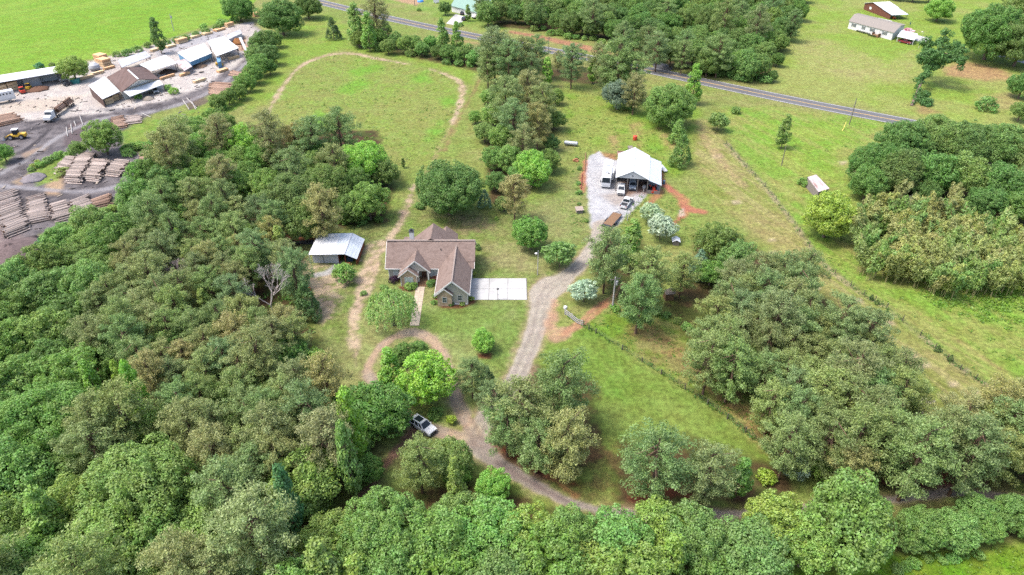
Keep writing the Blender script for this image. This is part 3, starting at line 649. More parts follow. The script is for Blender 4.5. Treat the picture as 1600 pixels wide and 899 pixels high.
proto('willow', "willow_tree", "crown", np.concatenate(vs), mb, BARK, 5.0, 5.6, LEAF, "willow tree")
# bamboo: arching plumes
for s_ in range(4):
    g = np.random.default_rng(700 + s_); vs = []; mb = MB()
    for cidx in range(4):
        an = g.uniform(-2.2, .3); lean = g.uniform(.9, 2.2); hh_ = g.uniform(4.6, 6.6); b0 = g.uniform(-.5, .5, 2); prev = None
        for t in np.linspace(0, 1, 7):
            p = Vector((b0[0] + math.cos(an) * lean * t * t, b0[1] + math.sin(an) * lean * t * t, hh_ * (t - .12 * t ** 3)))
            if prev is not None: mb.tube(prev, p, .035, .03, 5, cap=False)
            prev = p
        m_ = 260; t = g.uniform(.3, 1.03, m_) ; wd = .75 * np.sin(np.clip((t - .25) / .8, 0, 1) * math.pi) ** .7 + .08; a2 = g.uniform(0, 6.28, m_)
        p = np.stack([b0[0] + math.cos(an) * lean * t * t + np.cos(a2) * wd * g.uniform(.2, 1, m_), b0[1] + math.sin(an) * lean * t * t + np.sin(a2) * wd * g.uniform(.2, 1, m_), hh_ * (t - .12 * t ** 3) - g.uniform(0, .3, m_)], 1)
        nn = unit(np.stack([np.cos(a2), np.sin(a2), np.full(m_, .7)], 1) + g.normal(size=(m_, 3)) * .5); vs.append(cards(p, nn, .25, .07, g=g))
    proto('bamboo', "bamboo_clump", "leaves", np.concatenate(vs), mb, mat("bamboo_culm", (.3, .26, .12), .6), 1.35, 4.2, LEAF, "bamboo")
# bare trees: branching twigs only
TW = {}
def bare_mesh(seed, m, spread=.6):
    rd = random.Random(seed); mb = MB()
    def grow(p, dr, ln_, r, dep):
        q = p + dr * ln_; mb.tube(p, q, r, r * .62, 5 if dep < 2 else 3, cap=False)
        if dep >= 6: return
        for i in range(3):
            nd = (dr + Vector((rd.uniform(-1, 1), rd.uniform(-1, 1), rd.uniform(-.35, .8))) * spread).normalized(); grow(q, nd, ln_ * rd.uniform(.6, .85), max(r * .62, .014), dep + 1)
    grow(Vector((0, 0, -.2)), Vector((.05, 0, 1)), 3.2, .16, 0)
    return mb.mesh("branches", m)
def bare_tree(px, py, r, label, seed=1, m=None, spread=.6, cat="dead tree"):
    me = bare_mesh(seed, m or GBARK, spread)
    co = np.zeros(len(me.vertices) * 3); me.vertices.foreach_get('co', co); co = co.reshape(-1, 3)
    zc = co[:, 2].max() * .62; R0 = np.percentile(np.hypot(co[:, 0], co[:, 1]), 92); s_ = 1
    for _ in range(4):
        X, Y = un(px, py, zc * s_); s_ = r / scl(X, Y, zc * s_) / R0
    o = bpy.data.objects.new("dead_tree", me); C.objects.link(o); o.location = (X, Y, 0); o.scale = (s_,) * 3; o.rotation_euler = (0, 0, seed * 1.3); PLACED.append((px, py, r * 1.15))
    return tag(o, label, cat)
FK = .98
def FC(r, g_, b_): return (lin(r) * FK, lin(g_) * FK, lin(b_) * FK, 1)
FCOL = dict(pine=(132, 148, 86), pine2=(120, 141, 84), tan=(146, 150, 92), broad=(118, 149, 72), dark=(105, 135, 66), deep=(100, 130, 64), lime=(138, 178, 72), yel=(140, 164, 80), cedar=(90, 112, 62), silver=(164, 184, 156), blue=(118, 140, 108), bamboo=(152, 160, 92), bam2=(142, 156, 86), willow=(142, 168, 98), fresh=(126, 162, 80), teal=(88, 132, 86), brown=(138, 142, 90), plum=(58, 36, 58), olive=(122, 150, 78), yshrub=(150, 170, 66), grey=(158, 176, 142))
PLACED = []; COUNT = {}; ROWS = {}
def plant(px, py, r, kind, col, label, group=None, zs=1.0, var=None):
    if kind == 'oak' and r / scl(*un(px, py, 7), 7) > 6.3: kind = 'bigoak'
    P = PROTO[kind]; q = P[(var if var is not None else random.randrange(10 ** 6)) % len(P)]; s_ = 1.0
    for _ in range(5):
        z = q['zc'] * s_ * zs; X, Y = un(px, py, z); s_ = r / scl(X, Y, z) / q['R']
    root = bpy.data.objects.new(q['name'], None); C.objects.link(root); tag(root, label, q['cat'], group)
    root.location = (X, Y, 0); root.rotation_euler = (0, 0, random.uniform(0, 6.28)); sq = random.uniform(.88, 1.12); root.scale = (s_ * sq, s_ / sq, s_ * zs)
    c = np.array(FCOL[col] if isinstance(col, str) else col, float) * np.array([random.uniform(.95, 1.05), random.uniform(.96, 1.04), random.uniform(.94, 1.06)])
    for nm, me in ((q['cn'], q['crown']), ("trunk", q['trunk'])):
        o = bpy.data.objects.new(nm, me); C.objects.link(o); o.parent = root; o.color = FC(*c)
    PLACED.append((px, py, r)); ROWS.setdefault(group, []).append((px, py, root)); COUNT[kind] = COUNT.get(kind, 0) + 1
    return root
CW = dict(pine='olive', pine2='dark green', tan='tan-tipped', brown='brownish', broad='mid-green', dark='dark green', deep='deep green', olive='olive green', yel='yellow-green', fresh='fresh green', lime='lime green')
def in_poly(x, y, pts):
    c = False; j = len(pts) - 1
    for i in range(len(pts)):
        a, b_ = pts[i], pts[j]
        if (a[1] > y) != (b_[1] > y) and x < (b_[0] - a[0]) * (y - a[1]) / (b_[1] - a[1]) + a[0]: c = not c
        j = i
    return c
def wood(poly, rm, mix, label, group, sp_=.8, tries=2500, zs=(.9, 1.15), skip=.75):
    """fill a wood with single trees, each its own object; rm is the range of crown radius in metres"""
    xs = [p[0] for p in poly]; ys = [p[1] for p in poly]; mine = []; cells = PLACED
    for _ in range(tries):
        x, y = random.uniform(min(xs), max(xs)), random.uniform(min(ys), max(ys))
        if not in_poly(x, y, poly): continue
        X, Y = un(x, y, 8); r = random.uniform(*rm) * scl(X, Y, 8)
        if any((x - a) ** 2 + ((y - b_) * 1.15) ** 2 < ((r + c) * sp_ * .5 * 1.25) ** 2 for a, b_, c in mine): continue
        if any((x - a) ** 2 + ((y - b_) * 1.1) ** 2 < (c * skip + r * .35) ** 2 for a, b_, c in cells if (a, b_, c) not in mine): continue
        k, cnames = random.choices([m_[0] for m_ in mix], [m_[2] for m_ in mix])[0], None
        opts = [m_ for m_ in mix if m_[0] == k]; cn = random.choice(opts)[1]
        lab = label[k] if isinstance(label, dict) else label
        ck = random.choice(cn); gl = group[k] if isinstance(group, dict) else group
        plant(x, y, r * (.55 if k == 'upright' else 1), k, ck, CW[ck] + ' ' + lab, CW[ck] + ' ' + gl, random.uniform(*zs))
        mine.append((x, y, r))
    return len(mine)
# ------------------------------------------------------------------ plants: where each one stands
# trees one can point to
named = [
 (829, 362, 31, 'oak', 'broad', "round dense green tree on the back lawn right of the brown-roofed house"),
 (874, 398, 27, 'silver', 'olive', "low spreading olive-green tree between the lamp post and the gravel drive"),
 (755, 532, 20, 'oak', 'lime', "small bright green tree with mulch ring on the front lawn"),
 (610, 471, 42, 'willow', 'willow', "weeping willow beside the stone front walk"),
 (538, 426, 20, 'silver', 'fresh', "shaggy light green young tree in front of the metal shed"),
 (668, 592, 49, 'oak', 'lime', "big bright green maple inside the drive loop"),
 (610, 580, 22, 'upright', 'lime', "slender yellow-green tree at the left edge of the drive loop island"),
 (628, 552, 20, 'oak', 'dark', "dark low tree at the top of the drive loop island"),
 (655, 545, 15, 'oak', 'broad', "small green tree just below the end of the stone walk"),
 (737, 585, 24, 'pine', 'pine2', "thin dark pine with bare lower trunk below the front lawn"),
 (760, 592, 16, 'cedar', 'cedar', "small dark cedar beside the thin pine below the front lawn"),
 (700, 289, 55, 'oak', 'deep', "very large dark green oak behind the house"),
 (757, 312, 12, 'cedar', 'blue', "small bluish conical tree at the right foot of the large oak behind the house"),
 (568, 250, 40, 'oak', 'lime', "tall bright lime tree at the right edge of the wood above the shed"),
 (575, 312, 34, 'oak', 'broad', "rounded green tree at the wood corner behind the shed"),
 (600, 268, 24, 'oak', 'dark', "dark tree on the wood edge right of the tall lime tree"),
 (378, 222, 33, 'oak', 'lime', "bright lime tree at the top of the left wood near the sawmill"),
 (530, 203, 28, 'pine', 'pine2', "grey-green pine standing at the lower edge of the oval meadow"),
 (478, 472, 25, 'cedar', 'cedar', "broad dark cedar at the edge of the left wood below the red box"),
 (496, 563, 24, 'silver', 'yel', "yellowish bushy tree at the lawn edge of the left wood"),
 (704, 716, 38, 'oak', 'broad', "rounded green tree just below the white car"),
 (655, 722, 36, 'pine', 'pine', "thin grey-green pine left of the tree below the white car"),
 (770, 760, 30, 'oak', 'lime', "bright lime tree below the fork of the gravel drive"),
 (712, 760, 18, 'upright', 'yel', "narrow yellowish tree left of the bright tree at the drive fork"),
 (548, 668, 24, 'upright', 'lime', "tall narrow lime tree rising from the dark wood left of the white car"),
 (543, 722, 24, 'upright', 'fresh', "bright green narrow tree below the lime tree left of the white car"),
 (590, 640, 52, 'oak', 'dark', "wide dark green tree above and left of the white car"),
 (610, 650, 27, 'oak', 'olive', "olive green tree overhanging the rear of the white car"),
 (880, 605, 50, 'pine', 'pine2', "large domed pine where the drive passes the paddock"),
 (812, 640, 47, 'pine', 'pine', "broad pine beside the gravel drive, left of the domed pine"),
 (888, 690, 44, 'pine', 'tan', "tan-tipped pine nearest the paddock bottom corner of the drive"),
 (838, 690, 36, 'pine', 'pine', "pine leaning over the red straw bank of the drive"),
 (772, 622, 26, 'pine', 'pine2', "small pine on the left bank of the drive bend"),
 (1025, 718, 52, 'pine', 'pine2', "round dark pine standing alone at the foot of the paddock"),
 (1108, 738, 42, 'pine', 'pine', "lighter open pine right of the round pine at the paddock foot"),
 (1157, 748, 22, 'upright', 'fresh', "fresh green young tree between the open pine and the yellow shrub"),
 (1198, 743, 17, 'shrub', 'yshrub', "yellow-green shrub at the lower end of the paddock fence"),
 (1243, 728, 27, 'silver', 'silver', "silvery blue-grey bush at the lower end of the paddock fence"),
 (913, 455, 24, 'silver', 'silver', "pale silver-green bush beside the gravel drive"),
 (1017, 332, 20, 'silver', 'grey', "silver-green bush right of the parked flatbed trailer, upper of the pair"),
 (1034, 355, 26, 'silver', 'silver', "larger silver-green bush near the small white well house"),
 (948, 398, 36, 'pine', 'pine', "pine beside the drive just below the flatbed trailer"),
 (987, 386, 22, 'upright', 'broad', "yellow-green young tree between the drive pine and the silver bushes"),
 (1016, 428, 36, 'pine', 'pine', "pine below the silver bushes and above the utility pole"),
 (1000, 466, 34, 'pine', 'pine2', "pine just right of the utility pole with the transformer"),
 (1068, 424, 25, 'pine', 'pine', "pine standing over the small wooden hut"),
 (1092, 415, 20, 'cedar', 'blue', "bluish conifer right of the wooden hut"),
 (1122, 378, 37, 'oak', 'dark', "round dark green tree in the pasture right of the well house"),
 (1150, 402, 33, 'oak', 'olive', "round olive green tree touching the dark round pasture tree"),
 (1112, 425, 24, 'oak', 'broad', "lowest of the three rounded trees right of the well house"),
 (1048, 162, 40, 'oak', 'broad', "big rounded oak between the barn and the highway"),
 (1085, 132, 15, 'upright', 'lime', "slim lime tree at the highway side of the big rounded oak"),
 (1060, 208, 15, 'cedar', 'broad', "upper of two dark cedars right of the big white barn"),
 (1065, 238, 20, 'cedar', 'dark', "lower and larger of two dark cedars right of the big white barn"),
 (1123, 190, 18, 'silver', 'olive', "small open olive tree alone on the hay strip"),
 (1150, 172, 9, 'shrub', 'broad', "small round shrub below the highway right of the hay strip"),
 (1226, 206, 13, 'upright', 'olive', "thin sparse tree by the short pole in the right pasture"),
 (1298, 333, 42, 'oak', 'yshrub', "rounded yellow-green tree below the rusty shed roof"),
 (1257, 284, 11, 'shrub', 'broad', "dark shrub at the left end of the rusty shed"),
 (1378, 352, 18, 'oak', 'dark', "dark green bush at the left side of the bamboo thicket"),
 (1482, 336, 16, 'oak', 'broad', "pale green bush in the middle of the bamboo thicket"),
 (1556, 44, 52, 'oak', 'dark', "huge oak at the far lawn right of the long white home"),
 (1600, 62, 44, 'oak', 'dark', "oak at the right photo edge beside the huge lawn oak"),
 (1608, 12, 42, 'oak', 'olive', "oak in the top right corner of the photo"),
 (1470, 12, 22, 'oak', 'lime', "yellow-green tree with a bare trunk behind the white home"),
 (1600, 132, 22, 'oak', 'dark', "dark tree at the right edge below the far lawn's bare patch"),
 (1597, 172, 18, 'oak', 'broad', "bushy tree at the right edge beside the highway"),
 (1543, 162, 18, 'shrub', 'broad', "flat green brush heap on the far lawn"),
 (245, 56, 13, 'upright', 'dark', "single dark tree between the crop field and the lumber stacks"),
 (112, 106, 21, 'oak', 'yel', "light green willowy tree at the end of the long white sawmill shed"),
 (61, 103, 9, 'shrub', 'teal', "dark blue-green bush behind the long white sawmill shed"),
 (80, 101, 6, 'shrub', 'olive', "little shrub on the field edge behind the long sawmill shed"),
 (159, 212, 30, 'oak', 'broad', "tall loose tree in the middle of the sawmill yard"),
 (120, 232, 14, 'oak', 'broad', "low bush left of the tall tree in the sawmill yard"),
 (98, 268, 12, 'shrub', 'yel', "yellow-green bush left of the stacked logs in the yard"),
 (4, 238, 16, 'oak', 'broad', "dark green tree at the left photo edge below the yellow loader"),
 (520, 47, 13, 'cedar', 'cedar', "small dark cedar alone on the grass above the oval track"),
 (555, 38, 15, 'upright', 'fresh', "light green slim tree by the highway above the oval track"),
 (587, 24, 21, 'pine', 'tan', "open tan-green tree in front of the highway, upper middle"),
 (575, 50, 14, 'upright', 'fresh', "light green tree left of the roadside thicket"),
 (691, 58, 13, 'upright', 'fresh', "left of two pointed trees in the roadside thicket"),
 (714, 60, 12, 'upright', 'fresh', "right of two pointed trees in the roadside thicket"),
 (695, 12, 11, 'oak', 'dark', "round tree beside the porch of the green-roofed house"),
 (731, 20, 6, 'upright', 'broad', "small tree between the parked cars at the green-roofed house"),
 (655, 15, 4, 'shrub', 'broad', "tiny round bush on the lawn left of the green-roofed house"),
 (720, 38, 5, 'shrub', 'broad', "round bush at the mouth of the driveway by the highway"),
 (438, 24, 32, 'oak', 'dark', "dark rounded tree on the corner of the sawmill and the highway verge"),
 (480, 8, 22, 'oak', 'deep', "deep green tree at the top edge beside the highway"),
 (372, 10, 24, 'oak', 'dark', "dark tree at the corner of the crop field"),
 (832, 262, 31, 'oak', 'lime', "bright green tree at the right edge of the thicket left of the gravel yard"),
 (858, 250, 20, 'oak', 'dark', "dark tree on the lawn side of the bright thicket tree"),
 (804, 302, 24, 'pine', 'tan', "tan-tinted pine at the bottom of the thicket behind the house lawn"),
 (965, 146, 25, 'oak', 'blue', "grey-green magnolia left of the big oak by the highway"),
 (992, 140, 20, 'pine', 'brown', "brownish pine between the grey-green magnolia and the big oak"),
 (985, 164, 11, 'shrub', 'fresh', "light green shrub at the foot of the brownish pine"),
 (968, 96, 30, 'pine', 'pine2', "tall pine in front of the highway right of centre"),
 (936, 92, 20, 'pine', 'brown', "brownish thin pine by the highway, left of the tall pine"),
 (927, 110, 10, 'upright', 'lime', "narrow lime sapling under the roadside pines"),
 (894, 96, 21, 'pine', 'pine2', "dark pine before the highway, second from the left"),
 (872, 92, 10, 'pine', 'tan', "thin tan pine before the highway bank"),
 (855, 113, 11, 'upright', 'lime', "lime sapling left of the thin tan roadside pine"),
 (216, 310, 36, 'oak', 'broad', "tall green tree on the wood corner right of the lower log piles"),
 (72, 380, 14, 'oak', 'teal', "blue-green small tree at the sawmill edge of the left wood"),
 (450, 790, 25, 'upright', 'teal', "blue-green upright tree above the lower dirt track"),
 (150, 612, 18, 'upright', 'lime', "left of the lime saplings in the left wood"),
 (190, 600, 13, 'upright', 'lime', "narrow lime sapling in the left wood, middle of three"),
 (213, 618, 19, 'upright', 'lime', "right of the lime saplings in the left wood"),
 (222, 765, 92, 'oak', 'olive', "great domed oak above the bottom left corner"),
 (72, 655, 76, 'oak', 'broad', "broad oak at the left photo edge, lower half"),
 (170, 845, 68, 'oak', 'yel', "yellow-green oak at the bottom left"),
 (310, 838, 56, 'oak', 'yel', "yellow-green tree right of the bottom left oak"),
 (596, 838, 80, 'oak', 'olive', "giant round oak at the bottom edge, left of centre"),
 (965, 845, 62, 'oak', 'fresh', "big bright oak at the bottom edge below the paddock"),
 (1330, 812, 76, 'oak', 'olive', "great rounded oak at the bottom right beside the grass verge"),
 (1215, 816, 56, 'oak', 'yel', "light green oak left of the great bottom right oak"),
]
TALL = {150, 190, 213, 548, 543, 450, 712}
for x, y, r, k, c, lab in named: plant(x, y, r, k, c, lab, zs=1.75 if (k == 'upright' and x in TALL and y > 590) else 1.0)
# leaning ivy-clad tree beside the highway
def ivy_tree():
    t = thing("ivy_clad_tree", "leaning ivy-covered tree hanging over the lawn beside the highway", "tree", (*un(1424, 166), 0))
    o = Vector(t.location); g = np.random.default_rng(900)
    tops = [at(1440, 128, 4) - o, at(1456, 100, 8) - o, at(1466, 82, 11) - o]
    mb = MB(); pts = [Vector((0, 0, -.2)), *tops, at(1500, 88, 12) - o]
    for i in range(4): mb.tube(pts[i], pts[i + 1], .55 - .1 * i, .45 - .1 * i, 8, cap=False)
    mb.build("trunk", BARK, t, smooth=True)
    cen = []; rad = []
    for i in range(3):
        for k in np.linspace(.1 if i == 0 else 0, 1, 8):
            p = pts[i].lerp(pts[i + 1], k); [(cen.append(np.array(p) + g.normal(size=3) * (.35 + .4 * i) + [0, 0, .3]), rad.append(g.uniform(.5, .9) if i == 0 else g.uniform(.8, 1.35))) for _ in range((2, 4, 6)[i])]
    for px, py, z, rr in [(1450, 68, 13, 2.6), (1470, 62, 15, 3), (1488, 72, 14, 2.8), (1498, 84, 13, 2.2), (1462, 88, 11, 2.6), (1445, 90, 10, 2.2), (1480, 92, 11, 2.2), (1503, 94, 11.5, 1.3), (1442, 150, 2, 1.6), (1447, 160, 1, 1.2)]:
        c = np.array(at(px, py, z) - o)
        for _ in range(16): cen.append(c + g.normal(size=3) * rr * .48); rad.append(g.uniform(.8, 1.5))
    lv = shell(cen, rad, 62, .3, .7, g=g)
    cr = bpy.data.objects.new("crown", np_mesh("crown", lv, 4, LEAF)); C.objects.link(cr); cr.parent = t; cr.color = FC(88, 124, 66)
ivy_tree()
bare_tree(418, 452, 40, "bare grey dead tree in the left wood beside the shed lawn", 2)
bare_tree(277, 428, 20, "leafless purplish-grey tree among the pines of the left wood", 3, mat("purple_twigs", (.3, .24, .24), .9, .2, 3))
bare_tree(1440, 648, 27, "leafless lilac-grey tree between the two pine groups at right", 4, mat("lilac_twigs", (.42, .36, .36), .9, .2, 3))
bare_tree(1428, 320, 16, "white bare snag standing in the bamboo thicket", 5, mat("bleached_wood", (.6, .55, .5), .9, .1, 3))
bare_tree(1268, 470, 14, "small leafless grey tree at the pasture edge of the right pines", 6, mat("lilac_twigs", (.42, .36, .36)))
bare_tree(1140, 825, 18, "grey dead branches among the bottom edge trees", 7)
bare_tree(226, 310, 14, "pale dead branches in front of the tall tree by the log piles", 8)
for x, y, r, k, c, lab in [(572, 735, 28, 'oak', 'dark', "dark tree on the left bank of the brown track below the white car"), (562, 690, 26, 'oak', 'broad', "green tree beside the two narrow lime trees left of the white car"), (716, 742, 22, 'oak', 'broad', "small green tree below the rounded one near the white car"), (792, 662, 36, 'pine', 'pine2', "dark pine on the left side of the pine clump by the drive"), (845, 655, 34, 'pine', 'pine', "pine in the middle of the clump between drive and paddock"), (520, 640, 36, 'oak', 'dark', "dark tree at the lawn's lower left corner")]:
    plant(x, y, r, k, c, lab)
# roadside thicket above the oval track
for i, (x, y, r) in enumerate([(560, 60, 14), (592, 58, 15), (606, 72, 13), (618, 62, 13), (632, 68, 15), (648, 68, 14), (660, 76, 12), (672, 66, 13), (684, 80, 12), (700, 82, 14), (715, 86, 12), (728, 82, 15), (744, 88, 14), (757, 82, 15), (600, 45, 12), (590, 74, 10), (642, 82, 10), (698, 96, 8), (716, 98, 9), (735, 98, 9)]):
    plant(x, y, r, 'oak' if r > 11 else 'shrub', random.choice(['broad', 'dark', 'fresh', 'olive']), "low bushy tree in the thicket between oval track and highway", "trees of the roadside thicket")
for x, y, r, c in [(772, 78, 27, 'pine2'), (795, 92, 24, 'pine2'), (815, 85, 22, 'pine'), (838, 82, 21, 'pine2'), (762, 102, 18, 'pine'), (830, 104, 17, 'pine2'), (990, 112, 24, 'pine'), (948, 112, 19, 'pine2')]:
    plant(x, y, r, 'pine', c, "dark pine in the belt between the meadow and the highway", "pines before the highway")
for x, y, r, k, c in [(790, 152, 26, 'pine', 'pine'), (825, 140, 24, 'pine', 'tan'), (848, 160, 24, 'pine', 'pine'), (770, 178, 20, 'oak', 'fresh'), (802, 186, 25, 'pine', 'pine2'), (840, 190, 24, 'pine', 'brown'), (866, 186, 17, 'oak', 'broad'), (757, 205, 18, 'oak', 'olive'), (785, 212, 24, 'oak', 'broad'), (818, 222, 22, 'pine', 'pine'), (798, 246, 24, 'oak', 'olive'), (772, 246, 20, 'oak', 'broad'), (775, 282, 18, 'oak', 'dark'), (812, 272, 18, 'oak', 'broad'), (787, 318, 14, 'oak', 'olive'), (868, 150, 14, 'oak', 'broad'), (742, 182, 12, 'oak', 'fresh'), (862, 222, 14, 'oak', 'dark'), (762, 150, 13, 'oak', 'fresh')]:
    plant(x, y, r, k, c, "pine in the thicket left of the gravel yard" if k == 'pine' else "broadleaf tree in the thicket left of the gravel yard", "pines of the middle thicket" if k == 'pine' else "broadleaf trees of the middle thicket")
for i, (x, y, r) in enumerate([(410, 66, 22), (418, 84, 18), (405, 100, 19), (394, 114, 17), (383, 128, 16), (372, 142, 14), (428, 60, 14), (398, 84, 16), (420, 104, 12), (356, 150, 14), (340, 158, 14)]):
    plant(x, y, r, 'oak', random.choice(['broad', 'dark', 'olive']), "green tree in the belt between the sawmill and the oval track", "trees of the sawmill belt")
for i, (x, y) in enumerate([(262, 66), (276, 62), (290, 59), (306, 53), (322, 48), (338, 42), (352, 36), (366, 30), (182, 84), (198, 82), (214, 76), (130, 98), (230, 70), (345, 34), (318, 42), (384, 24)]):
    plant(x, y, random.uniform(6, 10), 'shrub', random.choice(['broad', 'fresh', 'olive']), "shrub in the hedge along the crop field", "hedge shrubs along the crop field")
# oaks on the right above the bamboo
for x, y, r, c in [(1372, 250, 40, 'dark'), (1412, 222, 44, 'dark'), (1462, 214, 46, 'broad'), (1512, 222, 46, 'dark'), (1564, 226, 44, 'broad'), (1612, 236, 44, 'olive'), (1358, 285, 30, 'dark'), (1410, 270, 38, 'deep'), (1462, 268, 38, 'dark'), (1515, 275, 38, 'olive'), (1568, 288, 38, 'dark'), (1614, 290, 40, 'broad'), (1545, 315, 30, 'dark'), (1592, 322, 30, 'dark'), (1450, 300, 22, 'deep')]:
    plant(x, y, r, 'oak', c, "tree of the oak grove between bamboo and highway", "oaks above the bamboo")
bam = [(1340, 335), (1362, 312), (1395, 298), (1440, 312), (1475, 318), (1520, 338), (1600, 350), (1690, 350), (1690, 440), (1600, 432), (1520, 436), (1455, 430), (1420, 420), (1380, 402), (1352, 395), (1345, 365)]
nb = 0
for gy in np.arange(300, 445, 10.5):
    for gx in np.arange(1335, 1690, 15.5):
        x, y = gx + random.uniform(-6, 6), gy + random.uniform(-4, 4)
        if in_poly(x, y, bam) and not (1366 < x < 1392 and 338 < y < 366) and not (1470 < x < 1494 and 325 < y < 346):
            plant(x, y, random.uniform(11, 16), 'bamboo', random.choice(['bamboo', 'bam2', 'bamboo', 'olive']), "straw-green bamboo clump in the thicket", "bamboo thicket"); nb += 1
for x, y in [(1492, 300), (1500, 310), (1488, 318), (1404, 286)]: plant(x, y, 13, 'bamboo', 'tan', "tall tan bamboo clump standing above the thicket", "tall tan bamboo")
for x, y, r, c in [(508, 288, 42, 'dark'), (455, 302, 42, 'dark'), (418, 292, 32, 'broad'), (545, 325, 26, 'dark')]:
    plant(x, y, r, 'oak', c, {508: "large dark tree left of the tall lime tree behind the shed", 455: "large dark tree second to the left of the tall lime tree behind the shed", 418: "green tree above the pines, left of the two large dark trees", 545: "dark low tree at the wood's edge directly above the shed"}[x])
# woods filled tree by tree, leaving clearings and buildings free
PLACED += [(525, 375, 52), (470, 372, 22), (455, 840, 46), (425, 884, 46), (600, 735, 22), (640, 690, 20), (480, 440, 22)]
PINE = ('pine', ['pine', 'pine', 'pine2', 'pine', 'tan'], 1.0)
pw = [(190, 395), (300, 330), (330, 300), (450, 350), (468, 440), (470, 500), (512, 590), (500, 690), (400, 740), (330, 720), (270, 640), (210, 560), (100, 540), (120, 490), (190, 440)]
wood(pw, (2.9, 3.9), [PINE, ('oak', ['olive', 'broad'], .06), ('upright', ['yel', 'fresh'], .04)], {'pine': "pine in the dense wood left of the house", 'oak': "broadleaf tree among the pines left of the house", 'upright': "young hardwood among the pines left of the house"}, {'pine': "pines of the left wood", 'oak': "broadleaf trees among the left pines", 'upright': "young hardwoods among the left pines"}, .78, 4000)
lw1 = [(190, 345), (195, 300), (235, 240), (330, 190), (420, 205), (500, 210), (545, 260), (600, 250), (606, 330), (545, 342), (470, 348), (430, 345), (330, 310), (270, 340)]
wood(lw1, (3.6, 5.2), [('oak', ['broad', 'dark', 'broad', 'dark', 'fresh'], .72), ('pine', ['pine', 'tan', 'pine2'], .28)], {'oak': "broadleaf tree in the wood between sawmill and shed", 'pine': "pine in the wood between sawmill and shed"}, {'oak': "broadleaf trees between sawmill and shed", 'pine': "pines between sawmill and shed"}, .74, 3000)
lw2 = [(-60, 470), (0, 450), (50, 395), (95, 358), (185, 345), (190, 395), (190, 440), (120, 490), (100, 540), (140, 600), (130, 700), (80, 760), (-60, 780)]
wood(lw2, (4.2, 6), [('oak', ['broad', 'dark', 'broad', 'olive'], 1)], "broadleaf tree in the left edge wood below the sawmill", "broadleaf trees below the sawmill", .74, 3000)
lw3 = [(130, 600), (270, 640), (330, 720), (400, 740), (500, 690), (520, 625), (590, 620), (600, 660), (555, 720), (500, 750), (420, 800), (400, 905), (-60, 920), (-60, 780), (80, 760), (130, 700)]
wood(lw3, (3.8, 5.6), [('oak', ['broad', 'dark', 'olive', 'yel'], .62), ('pine', ['pine', 'tan'], .28), ('upright', ['fresh', 'fresh'], .1)], {'oak': "broadleaf tree in the bottom left wood", 'pine': "pine in the bottom left wood", 'upright': "young hardwood in the bottom left wood"}, {'oak': "broadleaf trees of the bottom left wood", 'pine': "pines of the bottom left wood", 'upright': "young hardwoods of the bottom left wood"}, .74, 3000)
bw = [(480, 850), (570, 800), (640, 812), (720, 800), (790, 800), (870, 842), (905, 835), (1010, 838), (1070, 815), (1150, 822), (1190, 818), (1260, 800), (1340, 822), (1380, 845), (1300, 852), (1180, 868), (1080, 905), (450, 940)]
wood(bw, (3.6, 5.2), [('oak', ['olive', 'fresh', 'broad', 'yel'], .9), ('upright', ['fresh', 'yel'], .1)], {'oak': "leafy tree in the row along the bottom edge", 'upright': "young hardwood in the row along the bottom edge"}, {'oak': "trees of the bottom row", 'upright': "young hardwoods of the bottom row"}, .72, 3000)
for x, y, r, c in [(1440, 824, 40, 'olive'), (1492, 826, 36, 'fresh'), (1530, 800, 32, 'olive'), (1582, 800, 34, 'olive'), (1540, 824, 28, 'broad'), (1610, 812, 32, 'broad'), (1645, 800, 36, 'broad'), (1425, 846, 22, 'fresh')]:
    plant(x, y, r, 'oak', c, "leafy tree at the bottom right between lane and grass verge", "trees between lane and verge")
rw = [(1100, 560), (1110, 470), (1150, 435), (1190, 430), (1215, 420), (1262, 425), (1275, 490), (1345, 500), (1420, 590), (1425, 665), (1370, 700), (1290, 700), (1215, 690), (1190, 640), (1185, 590)]
wood(rw, (3.2, 4.3), [('pine', ['pine', 'pine2', 'pine2', 'pine'], 1), ('oak', ['olive'], .03)], {'pine': "pine in the grove between paddock and hay strip", 'oak': "broadleaf tree in the grove between paddock and hay strip"}, {'pine': "pines of the right grove", 'oak': "broadleaf trees of the right grove"}, .74, 3500)
rw2 = [(1440, 690), (1480, 660), (1545, 640), (1700, 620), (1700, 715), (1600, 712), (1450, 718), (1425, 705)]
wood(rw2, (3.6, 4.6), [('pine', ['pine', 'tan', 'pine2'], .85), ('oak', ['olive', 'broad'], .15)], {'pine': "pine in the lower right grove by the lane", 'oak': "broadleaf tree in the lower right grove by the lane"}, {'pine': "pines of the lower right grove", 'oak': "broadleaf trees of the lower right grove"}, .74, 2500)
for x, y, r, k, c in [(1290, 728, 26, 'oak', 'yel'), (1330, 722, 34, 'pine', 'tan'), (1385, 715, 28, 'pine', 'pine'), (1265, 715, 20, 'oak', 'olive'), (1405, 742, 12, 'shrub', 'lime'), (1360, 744, 14, 'shrub', 'fresh'), (1106, 545, 22, 'silver', 'yshrub'), (1130, 572, 18, 'oak', 'olive')]:
    plant(x, y, r, k, c, {'oak': "low broadleaf tree under the right grove's pines", 'pine': "pine on the lower fringe of the right grove", 'shrub': "bright shrub on the lane bank under the right grove", 'silver': "yellowish bush at the paddock side of the right grove"}[k], None if k == 'silver' else "fringe of the right grove")
tw = [(735, -18), (770, -40), (1255, -40), (1250, 22), (1215, 66), (1195, 100), (1150, 108), (1090, 98), (1040, 78), (1000, 70), (945, 45), (890, 40), (850, 28), (780, 22), (745, 20)]
